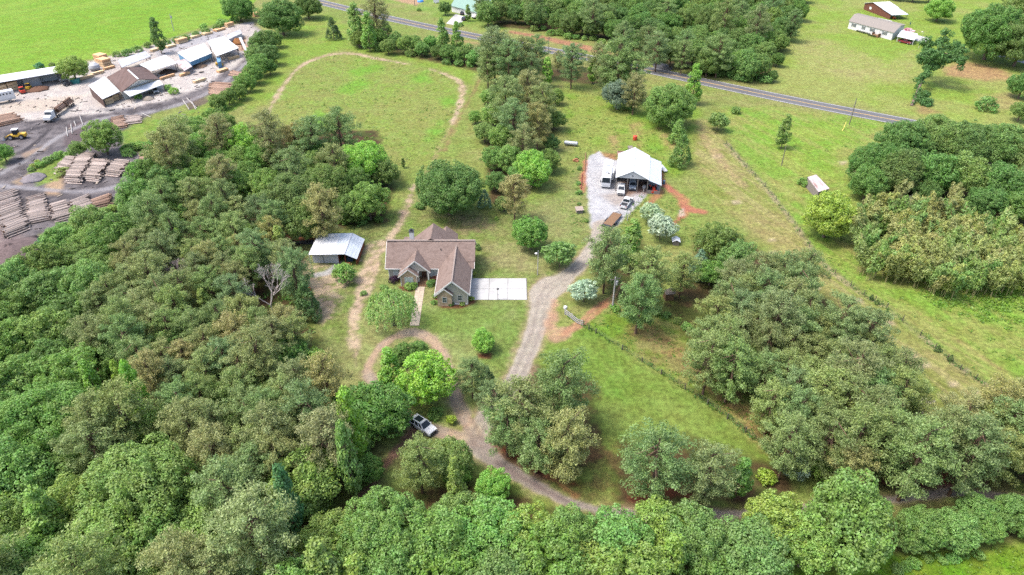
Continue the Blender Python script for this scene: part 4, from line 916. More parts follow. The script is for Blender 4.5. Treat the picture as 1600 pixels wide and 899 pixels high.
wood(tw, (3.8, 5.8), [('oak', ['dark', 'deep', 'broad', 'dark', 'broad'], .88), ('pine', ['pine2', 'pine', 'pine2'], .12)], {'oak': "broadleaf tree in the wood beyond the highway", 'pine': "pine in the wood beyond the highway"}, {'oak': "broadleaf trees beyond the highway", 'pine': "pines beyond the highway"}, .72, 4000, (.9, 1.2))
for x in np.linspace(835, 940, 9): plant(x, 44 + (x - 835) * .2 + random.uniform(-3, 3), random.uniform(6, 9), 'shrub', random.choice(['broad', 'fresh']), "shrub on the bank beyond the highway", "bank shrubs beyond the highway")
for x in np.linspace(1085, 1198, 12): plant(x, 106 + (x - 1085) * .17 + random.uniform(-4, 4), random.uniform(8, 12), 'shrub', random.choice(['broad', 'fresh', 'dark']), "roadside shrub at the foot of the wood beyond the highway", "roadside shrubs beyond the highway")
for x, y, r in [(1405, -14, 14), (1430, -12, 14), (1455, -10, 13), (1380, -20, 15), (1500, -22, 18), (1222, 66, 12), (1215, 92, 12), (1206, 118, 10), (1232, 40, 14)]:
    plant(x, y, r, 'oak', 'deep', "deep green tree on the rim of the far lawn", "trees round the far lawn")
# shrubs by the house and along edges
for x, y, r, k, c, lab in [(615, 436, 9, 'shrub', 'plum', "dark purple shrub by the left front corner of the house"), (638, 447, 9, 'shrub', 'fresh', "clipped green hedge shrub under the stone gable, left one"), (646, 446, 8, 'shrub', 'broad', "clipped green hedge shrub under the stone gable, right one"), (673, 442, 8, 'shrub', 'broad', "clipped shrub right of the porch steps"), (680, 462, 6, 'shrub', 'broad', "upper shrub along the garage wing's left wall"), (679, 472, 6, 'shrub', 'fresh', "lower shrub along the garage wing's left wall"), (722, 475, 5, 'shrub', 'yel', "small yellow-green shrub under the garage wing windows"), (737, 466, 5, 'shrub', 'yshrub', "yellow shrub at the garage wing's right corner"), (705, 475, 5, 'shrub', 'dark', "dark low shrub under the garage wing's middle"), (746, 386, 7, 'shrub', 'dark', "round dark bush at the right end of the house"), (740, 427, 5, 'shrub', 'yshrub', "small yellowish bush at the house wall beside the concrete pad"), (655, 321, 9, 'shrub', 'broad', "round bush at the left foot of the large oak behind the house"), (600, 449, 7, 'shrub', 'fresh', "small green bush above the willow"), (705, 656, 9, 'silver', 'yshrub', "yellow flowering bush where the loop meets the drive"), (680, 645, 14, 'shrub', 'dark', "dark shrub under the big maple near the car"), (776, 341, 4, 'shrub', 'lime', "tiny lime bush on the lawn behind the house"), (460, 440, 13, 'oak', 'dark', "dark low tree behind the grill at the left lawn edge"), (568, 458, 6, 'shrub', 'fresh', "small bush left of the willow"),
    (905, 300, 6, 'shrub', 'fresh', "weedy bush at the left edge of the gravel yard"), (1466, 545, 5, 'cedar', 'cedar', "round dark cedar bush on the pasture fence line"), (1486, 560, 5, 'cedar', 'cedar', "dark conical seedling on the pasture fence line"), (1362, 465, 4, 'cedar', 'cedar', "first small cedar seedling along the fence below the gate post"), (1371, 472, 4, 'cedar', 'dark', "second small cedar seedling along the fence below the gate post"), (1387, 485, 3, 'cedar', 'dark', "lowest small cedar seedling along the fence"), (630, 255, 4, 'upright', 'dark', "thin sapling on the grass below the oval meadow"), (216, 150, 7, 'shrub', 'lime', "bright bush under the white canopy of the brown mill building"), (270, 142, 9, 'shrub', 'lime', "bright bush right of the brown mill building"), (262, 136, 7, 'shrub', 'fresh', "bush against the right corner of the brown mill building")]:
    plant(x, y, r, k, c, lab)
for pts, n_, rr, c in (([(190, 236), (230, 225), (300, 190), (350, 165)], 16, (7, 12), ['fresh', 'broad']), ([(45, 265), (75, 250), (110, 236)], 9, (6, 9), ['fresh', 'yel']), ([(70, 372), (110, 352), (150, 338), (178, 318)], 13, (7, 11), ['fresh', 'broad', 'yel']), ([(905, 245), (905, 300), (912, 350)], 7, (3, 5), ['fresh', 'broad']), ([(480, 345), (540, 345), (600, 342)], 11, (6, 9), ['broad', 'dark']), ([(640, 335), (700, 338), (640, 330)], 0, (5, 6), ['dark']), ([(1190, 560), (1220, 640), (1250, 700)], 8, (8, 12), ['broad', 'fresh']), ([(1010, 480), (1060, 500), (1090, 520)], 7, (7, 10), ['broad', 'fresh']), ([(440, 890), (430, 860), (490, 860)], 6, (10, 14), ['fresh', 'yel']), ([(1400, 885), (1460, 872), (1540, 862)], 8, (9, 13), ['fresh', 'broad']), ([(1000, 500), (960, 480), (985, 495)], 4, (6, 8), ['broad', 'fresh'])):
    L_ = smooth_line([(x, y, 0) for x, y in pts], 20)
    for i in range(n_):
        p = L_[int((i + .5) / n_ * (len(L_) - 1))]; plant(p[0] + random.uniform(-5, 5), p[1] + random.uniform(-5, 5), random.uniform(*rr), 'shrub', random.choice(c), "weedy green shrub at the edge of open ground", "weedy edge shrubs")
# undergrowth and weeds nobody could count
def scatter(name, polys, n_, rad, size, col, dens, g, hz=.5, label=None):
    cs = []; rs = []
    for pl in polys:
        xs = [p[0] for p in pl]; ys = [p[1] for p in pl]; k = 0
        while k < n_:
            x, y = g.uniform(min(xs), max(xs)), g.uniform(min(ys), max(ys))
            if in_poly(x, y, pl):
                X, Y = un(x, y); r_ = g.uniform(*rad); cs.append(np.array([X, Y, r_ * hz * .4])); rs.append(r_); k += 1
    lv = shell(cs, rs, dens, size, .8, squash=hz, up=.5, keep=-.2, crown_c=np.array([0, 0, -1e5]), g=g)
    o = bpy.data.objects.new(name, np_mesh(name, lv, 4, LEAF)); C.objects.link(o); o.color = FC(*col); stuff(o); return o
g = np.random.default_rng(77)
scatter("undergrowth", [left_wood], 900, (.6, 1.4), .26, (98, 136, 62), 26, g)
scatter("undergrowth", [rw, rw2, bw], 140, (.6, 1.3), .22, (100, 142, 60), 30, g)
scatter("undergrowth", [tw, lw1], 130, (.7, 1.5), .32, (92, 136, 60), 22, g)
scatter("weeds", [right], 320, (.3, .9), .2, (104, 134, 54), 30, g, .35)
scatter("weeds", [[(1430, 455), (1600, 430), (1700, 470), (1700, 560), (1560, 510), (1480, 490)]], 420, (.4, 1.1), .22, (112, 144, 56), 30, g, .5)
scatter("weeds", [[(920, 505), (960, 480), (1060, 490), (1150, 560), (1210, 640), (1230, 715), (1110, 632), (1030, 582)]], 260, (.25, .7), .14, (94, 130, 48), 40, g, .4)
scatter("weeds", [mead], 240, (.3, .9), .24, (108, 136, 56), 22, g, .3)
scatter("weeds", [[(885, 130), (960, 160), (1000, 180), (1090, 150), (1090, 210), (1060, 280), (960, 235), (900, 240), (880, 190)]], 200, (.3, .8), .22, (106, 136, 54), 24, g, .35)
scatter("weeds", [[(1020, 310), (1060, 315), (1075, 350), (1120, 345), (1080, 380), (1050, 365), (1040, 330)], [(1000, 300), (960, 360), (975, 365), (1015, 315)], [(895, 250), (912, 245), (912, 350), (900, 380), (888, 360), (892, 300)]], 60, (.25, .6), .16, (98, 134, 50), 34, g, .5)
fl = smooth_line([(x, y, 0) for x, y in fence_line], 30)
pf = smooth_line([(x, y, 0) for x, y in [(890, 494), (931, 519), (1033, 583), (1107, 631), (1165, 674), (1216, 716)]], 30)
cs = [np.array([*un(p[0] + g.normal() * 2, p[1] + g.normal() * 1.6), .1]) for p in np.concatenate([fl[::1], pf[::1], pf[::1]]) if g.uniform() < .7]
lv = shell(cs, [g.uniform(.25, .55) for _ in cs], 60, .14, .8, squash=.6, up=.5, keep=-.2, crown_c=np.array([0, 0, -1e5]), g=g)
o = bpy.data.objects.new("weeds", np_mesh("weeds", lv, 4, LEAF)); C.objects.link(o); o.color = FC(84, 120, 50); stuff(o)
scatter("verge_grass", [[(1180, 905), (1400, 872), (1500, 862), (1600, 850), (1700, 840), (1700, 960), (1100, 960)], [(370, 905), (425, 868), (462, 905), (440, 960), (360, 960)]], 700, (.25, .6), .13, (112, 140, 48), 34, g, .45)
print("PLANTS", COUNT, sum(COUNT.values()), "bamboo", nb)

# rows one can count along: say which one from the left
ORD = "first second third fourth fifth sixth seventh eighth ninth tenth eleventh twelfth thirteenth fourteenth fifteenth sixteenth seventeenth eighteenth nineteenth twentieth".split()
for grp in ("trees of the roadside thicket", "pines before the highway", "hedge shrubs along the crop field", "trees between lane and verge", "bank shrubs beyond the highway", "roadside shrubs beyond the highway", "trees round the far lawn", "fringe of the right grove", "tall tan bamboo"):
    for i, (x, y, o) in enumerate(sorted(ROWS[grp], key=lambda q: q[0])): o['label'] = o['label'] + ", " + ORD[i] + " from the left"
for i, (x, y, o) in enumerate(sorted(ROWS["trees of the sawmill belt"], key=lambda q: q[1])): o['label'] = o['label'] + ", " + ORD[i] + " from the top"
# ------------------------------------------------------------------ buildings
def B(r, g, b, k=.34): return A(r, g, b, k)
shingle = mat("asphalt_shingle", B(178, 156, 146), .9, .2, 2.6, spec=.1, col2=B(156, 134, 124), amt2=.7, scale2=.6, stretch=(1, 1, 3))
ridge_m = mat("ridge_shingle", B(198, 180, 170), .9, .12, 3, spec=.1)
siding = mat("siding_beige", B(190, 184, 172, .62), .8, .08, 2, spec=.2, stretch=(.2, .2, 6))
stone_w = mat("stone_veneer", B(204, 180, 152, .6), .9, .3, 2.6, spec=.15, col2=B(176, 148, 122, .6), amt2=.8, scale2=1.6, bump=.4)
trim = mat("trim_white", (.5, .49, .47), .6, .05, 3, spec=.3)
glass = mat("window_glass", (.05, .065, .07), .12, .1, 1, spec=.6)
glass_pale = mat("window_blind", (.34, .38, .37), .3, .1, 2, spec=.5)
wood_deck = mat("deck_wood", B(176, 136, 100), .85, .2, 3, stretch=(1, 6, 1))
dark_m = mat("dark_metal", (.02, .021, .024), .5, .2, 4, spec=.4)
roof_white = mat("metal_roof_white", (.5, .505, .515), .5, .05, 1, spec=.3, col2=(.42, .425, .435), amt2=.5, scale2=.25)
roof_blue = mat("metal_roof_bluegrey", (.36, .39, .42), .45, .05, 1, spec=.4)
roof_grey = mat("metal_roof_grey", (.29, .295, .31), .5, .08, 1, spec=.3, col2=(.23, .23, .24), amt2=.7, scale2=.3)
roof_rust = mat("rusty_roof", B(236, 220, 220, .42), .8, .15, 1.5, spec=.2, col2=B(190, 136, 118), amt2=.9, scale2=.55, stretch=(1.6, .35, 1))
wall_metal = mat("wall_metal_grey", (.4, .42, .45), .6, .05, 2, spec=.3)
rust_steel = mat("red_primer", B(176, 92, 66), .7, .2, 2)
brown_roof = mat("brown_tin", B(142, 118, 112), .8, .2, 1, spec=.15, col2=B(128, 100, 90), amt2=.8, scale2=.2, stretch=(2, .3, 1))
white_wall = mat("white_wall", (.5, .5, .49), .7, .07, 2, spec=.2, col2=(.4, .385, .375), amt2=.6, scale2=.5)
blue_wall = mat("blue_wall", (.09, .2, .31), .6, .12, 2, spec=.3)
post_wood = mat("grey_post", (.16, .14, .125), .9, .2, 5, spec=.1)
red_brown = mat("red_brown_boards", B(140, 86, 66, .4), .85, .2, 2, stretch=(6, 6, .4))
green_roof = mat("green_metal_roof", B(176, 214, 190), .5, .05, 1, spec=.4)
inner_brown = mat("barn_interior", (.2, .15, .11), .9, .2, 2)  # brown base colour for the inner walls of shed and barn
ply = mat("fresh_lumber", (.52, .38, .23), .8, .14, 3, spec=.15, stretch=(1, 6, 6), col2=(.46, .31, .18), amt2=.7, scale2=1.0)
ply2 = mat("orange_lumber", (.5, .31, .17), .8, .14, 3, spec=.15, stretch=(1, 6, 6), col2=(.42, .25, .13), amt2=.7, scale2=1.0)
gable_w = mat("gable_grey", (.34, .35, .36), .6, .06, 2, spec=.3)

def window(parent, x, z, w, h, y, m=None, facing=-1, lites=2, name="window"):
    """window on a wall that faces along y: frame proud of the wall, panes set in it"""
    f = .07; s_ = facing; y0, y1 = sorted((y, y + s_ * .06)); mb = MB()
    mb.box(x - w / 2 - f, x - w / 2, y0, y1, z - f, z + h + f); mb.box(x + w / 2, x + w / 2 + f, y0, y1, z - f, z + h + f)
    mb.box(x - w / 2, x + w / 2, y0, y1, z + h, z + h + f); mb.box(x - w / 2, x + w / 2, y0, y1, z - f, z)
    mb.box(x - w / 2, x + w / 2, y0, y1, z + h * .48, z + h * .53)
    for i in range(1, lites): mb.box(x - w / 2 + w * i / lites - .03, x - w / 2 + w * i / lites + .03, y0 - .001, y1 + .001, z, z + h)
    o = mb.build(name, trim, parent)
    ya, yb = sorted((y + s_ * .01, y + s_ * .03))
    MB().box(x - w / 2, x + w / 2, ya, yb, z, z + h).build("pane", m or glass, o); return o
def ribs(mb, a, b, c, d, n_, h=.05, w=.06):
    """standing ribs on a roof plane a-b (eave) to d-c (top)"""
    a, b, c, d = map(Vector, (a, b, c, d))
    for i in range(n_ + 1):
        t = i / n_; p, q = a.lerp(b, t), d.lerp(c, t); up = Vector((0, 0, h / 2)); mb.beam(p + up, q + up, w, h)

# ---- the brown-roofed house
H = thing("house", "brown-roofed house with stone-faced gables and front porch", "house", (-17.5, 124.5, 0))
wl = MB(); wl.box(-8.9, 1.8, .5, 9.6, 0, 3.05); wl.box(5.5, 9.0, .5, 9.6, 0, 3.05)
wl.box(2.45, 8.45, -9.1, .6, 0, 3.05); wl.box(-4.6, 4.6, 9.55, 11.6, 0, 3.2); wl.box(.6, 4.6, 11.55, 14.2, 0, 3)
wl.prism([(.5, 3.05), (9.6, 3.05), (5.05, 6.6)], 0, -8.9, 9.0)
wl.build("wall", siding, H)
rf = MB()
rf.slab([(-7.3, -.15, 3.0), (9.45, -.15, 3.0), (9.45, 5, 6.9), (-7.3, 5, 6.9)], .22)
rf.slab([(-9.5, -.05, 2.9), (-7.3, -.05, 2.9), (-7.3, 5, 6.78), (-9.5, 5, 6.78)], .22)
rf.slab([(9.45, 10.15, 3.0), (-9.5, 10.15, 3.0), (-9.5, 5, 6.89), (9.45, 5, 6.89)], .22)
rf.slab([(6.3, 1.0, 3.98), (9.6, 1.0, 3.98), (9.6, 4.7, 6.8), (6.3, 4.7, 6.8)], .1)
roof = rf.build("roof", shingle, H)
MB().beam((-9.55, 5, 6.93), (9.6, 5, 6.95), .5, .12).build("ridge_cap", ridge_m, roof)
for vx, vy, vz in ((-5.5, 7.0, 5.5), (2.2, 3.2, 5.6), (7.4, 6.5, 5.9)): MB().tube((vx, vy, vz - .4), (vx, vy, vz + .35), .09, n=8).build('vent_pipe', dark_m, roof)
# rear wings
rb = MB(); rb.slab([(-5.2, 4.9, 4.2), (0, 4.9, 7.5), (0, 11.5, 7.6), (-5.2, 10.2, 4.0)], .2); rb.slab([(0, 4.9, 7.5), (5.4, 4.9, 3.6), (5.4, 12, 3.2), (0, 11.5, 7.6)], .2); rb.slab([(0, 11.5, 7.6), (5.4, 12, 3.2), (-5.2, 12, 3.2)], .2)
rb.build("rear_roof", shingle, H)
rb = MB(); rb.slab([(.2, 10, 3.1), (2.5, 10, 5.0), (2.5, 14.7, 5.1), (.2, 14.7, 3.0)], .18); rb.slab([(2.5, 10, 5.0), (5.1, 10, 3.0), (5.1, 14.7, 3.0), (2.5, 14.7, 5.1)], .18); rb.prism([(.3, 2.9), (4.9, 2.9), (2.5, 4.85)], 1, 14.2, 14.45)
rb.build("small_rear_roof", shingle, H)
MB().slab([(-6.6, 7.2, 5.2), (-.9, 7.2, 5.2), (-.9, 10.6, 4.6), (-6.6, 10.6, 4.6)], .2).build("sunroom_roof", shingle, H)
MB().box(-6.2, -4.7, 9.55, 10.4, 0, 4.4).build("sunroom_wall", siding, H)
ch = MB(); ch.box(-4.75, -3.85, 6.1, 7.0, 4.6, 8.3); cho = ch.build("chimney", trim, H)
MB().box(-4.85, -3.75, 6.0, 7.1, 8.3, 8.5).box(-4.5, -4.1, 6.35, 6.75, 8.5, 8.9).build("chimney_cap", dark_m, cho)
# back deck with railing
dk = MB(); dk.box(-8.9, -6.7, 9.7, 12.2, .5, .62)
for i in range(9): dk.box(-8.9 + i * .27, -8.84 + i * .27, 12.1, 12.16, .62, 1.5)
dk.box(-8.92, -6.65, 12.08, 12.18, 1.5, 1.58); dk.box(-8.95, -8.85, 9.7, 12.1, 1.5, 1.58)
for x in (-8.85, -6.8): dk.box(x, x + .1, 12.0, 12.1, -.1, .5)
dk.build("deck", wood_deck, H)
# garage wing
gw = MB(); gw.slab([(1.9, -9.9, 2.95), (5.5, -9.9, 6.15), (5.5, 5.0, 6.15), (1.9, 2.0, 2.95)], .2); gw.slab([(5.5, -9.9, 6.15), (8.95, -9.9, 2.95), (8.95, 2.0, 2.95), (5.5, 5.0, 6.15)], .2)
gwo = gw.build("garage_roof", shingle, H); MB().beam((5.5, -9.95, 6.2), (5.5, 4.2, 6.2), .3, .06).build("ridge_cap", ridge_m, gwo)
MB().prism([(2.45, 3.0), (8.45, 3.0), (5.5, 5.7)], 1, -9.12, -8.9).build("gable_wall", siding, H)
st = MB(); st.box(2.4, 5.3, -9.75, -9.0, 0, 2.95); st.prism([(2.4, 2.95), (5.3, 2.95), (3.85, 4.15)], 1, -9.75, -9.1); st.build("stone_gable", stone_w, H)
lg = MB(); lg.slab([(1.85, -10, 2.75), (3.85, -10, 4.45), (3.85, -9.0, 4.45), (1.85, -9, 2.75)], .14); lg.slab([(3.85, -10, 4.45), (5.6, -10, 2.9), (5.6, -9, 2.9), (3.85, -9, 4.45)], .14); lg.build("lower_gable_roof", shingle, H)
fc = MB(); fc.beam((1.8, -9.95, 2.85), (5.5, -9.95, 6.1), .08, .26); fc.beam((5.5, -9.95, 6.1), (9.05, -9.95, 2.85), .08, .26); fc.beam((1.85, -10.05, 2.6), (3.85, -10.05, 4.32), .06, .2); fc.beam((3.85, -10.05, 4.32), (5.6, -10.05, 2.78), .06, .2)
fc.box(8.9, 9.02, -9.9, 1.9, 2.7, 2.92); fc.box(1.82, 1.92, -9.9, -.1, 2.7, 2.92); fc.box(-9.5, -5.5, -.2, -.12, 2.72, 2.96); fc.box(8.43, 8.55, -9.2, -9.08, 0, 2.95); fc.box(5.3, 8.5, -9.2, -9.1, 0, .25); fc.box(-9.0, -8.85, .42, .52, 0, 2.95)
fc.beam((9.5, -.15, 2.9), (9.5, 5, 6.8), .08, .22); fc.beam((9.5, 5, 6.8), (9.5, 10.1, 2.95), .08, .22); fc.beam((-9.55, -.05, 2.8), (-9.55, 5, 6.68), .08, .22)
fc.build_each("fascia", trim, H)
window(H, 3.85, 1.0, .8, 1.15, -9.75, lites=1); window(H, 6.9, 1.05, .8, 1.15, -9.1, lites=1)
for gx, gz, gy in ((5.5, 4.75, -9.12), (-2.9, 4.55, -1.22)):
    v = MB().box(gx - .25, gx + .25, gy - .06, gy, gz, gz + .5).build("gable_vent", trim, H); MB().box(gx - .13, gx + .13, gy - .09, gy - .06, gz + .12, gz + .22).box(gx - .13, gx + .13, gy - .09, gy - .06, gz + .3, gz + .4).build("louvre", dark_m, v)
# front gables and porch
fg = MB(); fg.slab([(-6.35, -1.6, 2.7), (-2.9, -1.6, 5.75), (-2.9, 3.8, 5.75), (-6.35, .2, 2.7)], .18); fg.slab([(-2.9, -1.6, 5.75), (.2, -1.6, 2.95), (.2, .1, 2.95), (-2.9, 3.8, 5.75)], .18); fg.build("front_gable_roof", shingle, H)
MB().prism([(-5.6, 3.0), (-.3, 3.0), (-2.9, 5.35)], 1, -1.22, -1.0).build("front_gable_wall", siding, H)
st = MB(); st.box(-6.0, -2.6, -2.3, .6, 0, 2.7); st.prism([(-6.0, 2.7), (-2.6, 2.7), (-4.3, 4.0)], 1, -2.3, -1.3); st.build("stone_gable", stone_w, H)
lg = MB(); lg.slab([(-6.5, -2.6, 2.45), (-4.3, -2.6, 4.3), (-4.3, -1.3, 4.3), (-6.5, -1.3, 2.45)], .14); lg.slab([(-4.3, -2.6, 4.3), (-2.2, -2.6, 2.6), (-2.2, -1.3, 2.6), (-4.3, -1.3, 4.3)], .14); lg.build("lower_gable_roof", shingle, H)
fc = MB(); fc.beam((-6.4, -1.65, 2.55), (-2.9, -1.65, 5.68), .08, .24); fc.beam((-2.9, -1.65, 5.68), (.25, -1.65, 2.85), .08, .24); fc.beam((-6.5, -2.65, 2.3), (-4.3, -2.65, 4.18), .06, .2); fc.beam((-4.3, -2.65, 4.18), (-2.2, -2.65, 2.45), .06, .2); fc.box(-6.05, -5.92, -2.36, -2.3, 0, 2.4); fc.box(-2.68, -2.55, -2.36, -2.3, 0, 2.4); fc.box(-.3, 1.85, -.24, -.16, 2.72, 2.96)
fc.build_each("fascia", trim, H)
window(H, -4.3, .75, 1.7, 1.4, -2.3, glass_pale, lites=2); window(H, -7.4, .9, 1.0, 1.4, .5, glass_pale); window(H, .9, .8, 1.9, 1.5, .5, glass_pale, lites=3)
MB().box(-2.6, 1.9, -1.6, .5, 0, .45).build("porch_floor", wood_deck, H)
for x in (-2.35, -.25): MB().box(x - .14, x + .14, -1.5, -1.22, .45, 3.0).build("porch_column", trim, H)
for i in range(3): MB().box(-2.5, -.1, -1.6 - .35 * (i + 1), -1.6 - .35 * i, 0, .36 - .12 * i).build("step", wood_deck, H)
dr = MB().box(-1.9, -.9, .42, .5, .45, 2.6).build("door", mat("door_dark", (.08, .035, .025), .5), H); MB().box(-1.02, -.96, .36, .42, 1.4, 1.55).build("handle", dark_m, dr)
MB().box(-1.9, 1.0, 9.6, 9.66, .5, 2.4).build("rear_door", glass, H)
# lamp and seating on the porch
MB().box(.5, 1.6, -.9, -.4, .45, .85).box(.5, 1.6, -.45, -.36, .85, 1.25).build("porch_bench", red_brown, None); tag(bpy.data.objects["porch_bench"], "red-brown bench on the front porch of the house", "bench"); bpy.data.objects["porch_bench"].location = H.location

# ---- metal shed left of the house
Sd = thing("metal_shed", "pale blue-white metal shed with open lean-to bay", "shed", (-40, 131.4, 0), 0)
MB().box(-4.4, 1.3, 0, 7.7, 0, 2.9).build("wall", wall_metal, Sd)
r1 = MB().slab([(-4.75, -1.3, 2.95), (.6, -1.3, 3.02), (.6, 8.1, 3.02), (-4.75, 8.1, 2.95)], .08); ro = r1.build("roof", roof_white, Sd)
rb = MB(); ribs(rb, (-4.75, -1.3, 2.97), (.6, -1.3, 3.04), (.6, 8.1, 3.04), (-4.75, 8.1, 2.97), 7, .018, .05); rb.build("rib", roof_white, ro)
r2 = MB().slab([(.6, -1.3, 3.03), (3.2, -1.3, 3.08), (3.2, 8.1, 3.08), (.6, 8.1, 3.03)], .08); r2.slab([(3.2, -1.3, 3.08), (5.7, -1.2, 1.75), (5.9, 7.6, 1.75), (3.2, 8.1, 3.08)], .08); ro = r2.build("lean_to_roof", roof_blue, Sd)
rb = MB(); ribs(rb, (.6, -1.3, 3.05), (3.2, -1.3, 3.1), (3.2, 8.1, 3.1), (.6, 8.1, 3.05), 4, .018, .05); ribs(rb, (3.2, -1.3, 3.1), (5.7, -1.2, 1.77), (5.9, 7.6, 1.77), (3.2, 8.1, 3.1), 4, .018, .05); rb.build("rib", roof_blue, ro)
MB().box(3.14, 3.26, -1.3, 8.1, 3.08, 3.15).build("ridge_cap", roof_grey, ro)
MB().beam((-2.0, -.02, 0), (-2.0, -.02, 2.9), .09).build("downpipe", dark_m, Sd)
MB().beam((-4.65, -1.2, 0), (-4.65, -1.2, 2.85), .12).build("post", trim, Sd)
for x, y in ((5.5, -.9), (5.6, 3.2), (5.7, 7.3), (3.1, -.9)): MB().beam((x, y, 0), (x, y, 1.7 if x > 5 else 2.95), .14).build("post", rust_steel, Sd)
MB().box(5.6, 5.68, -.6, 7.2, 0, 1.2).build("red_wall", rust_steel, Sd); MB().box(1.3, 1.42, 0, 7.7, 0, 2.85).build("red_partition", rust_steel, Sd); MB().box(1.45, 5.5, 7.3, 7.4, 0, 1.7).build("back_wall", inner_brown, Sd)
tag(MB().box(0, 1.3, 0, 2.4, .0, .9).box(.15, 1.15, .3, 1.2, .9, 1.4).tube((-.02, .5, .35), (1.32, .5, .35), .35, n=12).tube((-.02, 2, .3), (1.32, 2, .3), .3, n=12).build("garden_tractor", mat("navy_paint", (.03, .05, .09), .4)), "dark blue machine parked in the shed's open bay", "tractor"); bpy.data.objects["garden_tractor"].location = (-37.0, 132.0, 0)
tag(MB().box(0, 1.6, -.5, .2, 0, .45).box(.2, 1.3, -.4, .1, .45, .7).build("lumber_pile", mat("cedar_boards", B(190, 110, 76), .8, .2, 3)), "reddish board pile at the front of the shed's open bay", "boards"); bpy.data.objects["lumber_pile"].location = (-37.2, 130.4, 0)

# ---- white pole barn
Bn = thing("pole_barn", "large white metal pole barn with open front and lean-to", "barn", (*un(986, 299), 0), R(-10))
bo = Vector(Bn.location)
r1 = MB().slab([(-4.4, -1.0, 4.0), (0, -1.0, 6.2), (0, 15.2, 6.2), (-4.4, 15.2, 4.0)], .1); r1.slab([(0, -1.0, 6.2), (4.4, -1.0, 4.0), (4.4, 15.2, 4.0), (0, 15.2, 6.2)], .1); ro = r1.build("roof", roof_white, Bn)
rb = MB(); ribs(rb, (-4.4, -1, 4), (-4.4, 15.2, 4), (0, 15.2, 6.2), (0, -1, 6.2), 18, .03, .05); ribs(rb, (4.4, -1, 4), (4.4, 15.2, 4), (0, 15.2, 6.2), (0, -1, 6.2), 18, .03, .05); rb.beam((0, -1.02, 6.24), (0, 15.22, 6.24), .4, .06); rb.build("rib", roof_white, ro)
r2 = MB().slab([(4.35, -.9, 3.85), (7.7, -.9, 2.7), (7.7, 14.6, 2.7), (4.35, 14.6, 3.85)], .08); ro = r2.build("lean_to_roof", roof_blue, Bn)
rb = MB(); ribs(rb, (7.7, -.9, 2.7), (7.7, 14.6, 2.7), (4.35, 14.6, 3.85), (4.35, -.9, 3.85), 16, .03, .05); rb.build("rib", roof_blue, ro)
MB().prism([(-4.1, 4.02), (4.1, 4.02), (0, 6.0)], 1, -.72, -.6).build("gable_wall", gable_w, Bn); MB().box(-.12, .12, -.8, -.72, 4.6, 4.9).build("light_fitting", dark_m, Bn)
MB().box(-4.2, 4.2, 14.6, 14.7, 0, 4.0).box(-4.25, -4.15, 5, 14.7, 0, 3.9).build("wall", wall_metal, Bn)
MB().box(4.1, 4.2, 1, 14.6, 0, 3.8).box(4.3, 7.4, 14.2, 14.3, 0, 2.6).build("inner_wall", inner_brown, Bn)
for x in (-4.1, -1.2, 1.5, 4.1): MB().beam((x, -.5, 0), (x, -.5, 4.0), .18).build("post", post_wood, Bn)
for y in (-.6, 4.6, 9.6, 14.2): MB().beam((7.45, y, 0), (7.45, y, 2.65), .16).build("post", post_wood, Bn)
MB().box(4.3, 7.4, -.7, -.6, 0, .9).build("half_wall", post_wood, Bn)

# ---- roofs given by the photo points of their corners: plate, ribs, posts, walls
def canopy(name, label, cat, pts, m, walls=(), posts=True, nrib=0, th=.15, pm=None, rm=None):
    P = [at(x, y, z) for x, y, z in pts]; c = sum(P, Vector()) / len(P); t = thing(name, label, cat, (c.x, c.y, 0))
    off = Vector((c.x, c.y, 0)); Q = [p - off for p in P]
    ro = MB().slab(Q, th).build("roof", m, t)
    if nrib and len(Q) == 4:
        rb = MB(); ribs(rb, Q[0], Q[1], Q[2], Q[3], nrib, .05, .07); rb.build("rib", rm or m, ro)
    for spec in walls:
        i, wm, z0 = spec[0], spec[1], spec[2]; ins = spec[3] if len(spec) > 3 else .25
        a, b_ = Q[i], Q[(i + 1) % len(Q)]; ce = Vector((0, 0, 0))
        a2 = a + (Vector((0, 0, a.z)) - a) * .04; b2 = b_ + (Vector((0, 0, b_.z)) - b_) * .04
        nv = Vector((-(b2 - a2).y, (b2 - a2).x, 0)).normalized() * .06
        MB().add([(*(a2 - nv).xy, z0), (*(b2 - nv).xy, z0), (*(b2 + nv).xy, z0), (*(a2 + nv).xy, z0), (*(a2 - nv).xy, a.z - th), (*(b2 - nv).xy, b_.z - th), (*(b2 + nv).xy, b_.z - th), (*(a2 + nv).xy, a.z - th)],
                 [(0, 1, 2, 3), (4, 5, 6, 7), (0, 1, 5, 4), (1, 2, 6, 5), (2, 3, 7, 6), (3, 0, 4, 7)]).build("wall", wm, t)
    if posts:
        for i, p in enumerate(Q):
            q_ = p * .9; MB().beam((q_.x, q_.y, 0), (q_.x, q_.y, p.z - th - .02 * i), .22).build("post", pm or post_wood, t)
    return t
canopy("long_shed", "long white-roofed open shed along the crop field at the sawmill", "shed", [(-60, 139, 4.2), (99, 112, 4.2), (92, 103, 4.8), (-60, 127, 4.8)], roof_white, [(2, wall_metal, 0), (1, wall_metal, 0)], True, 26)
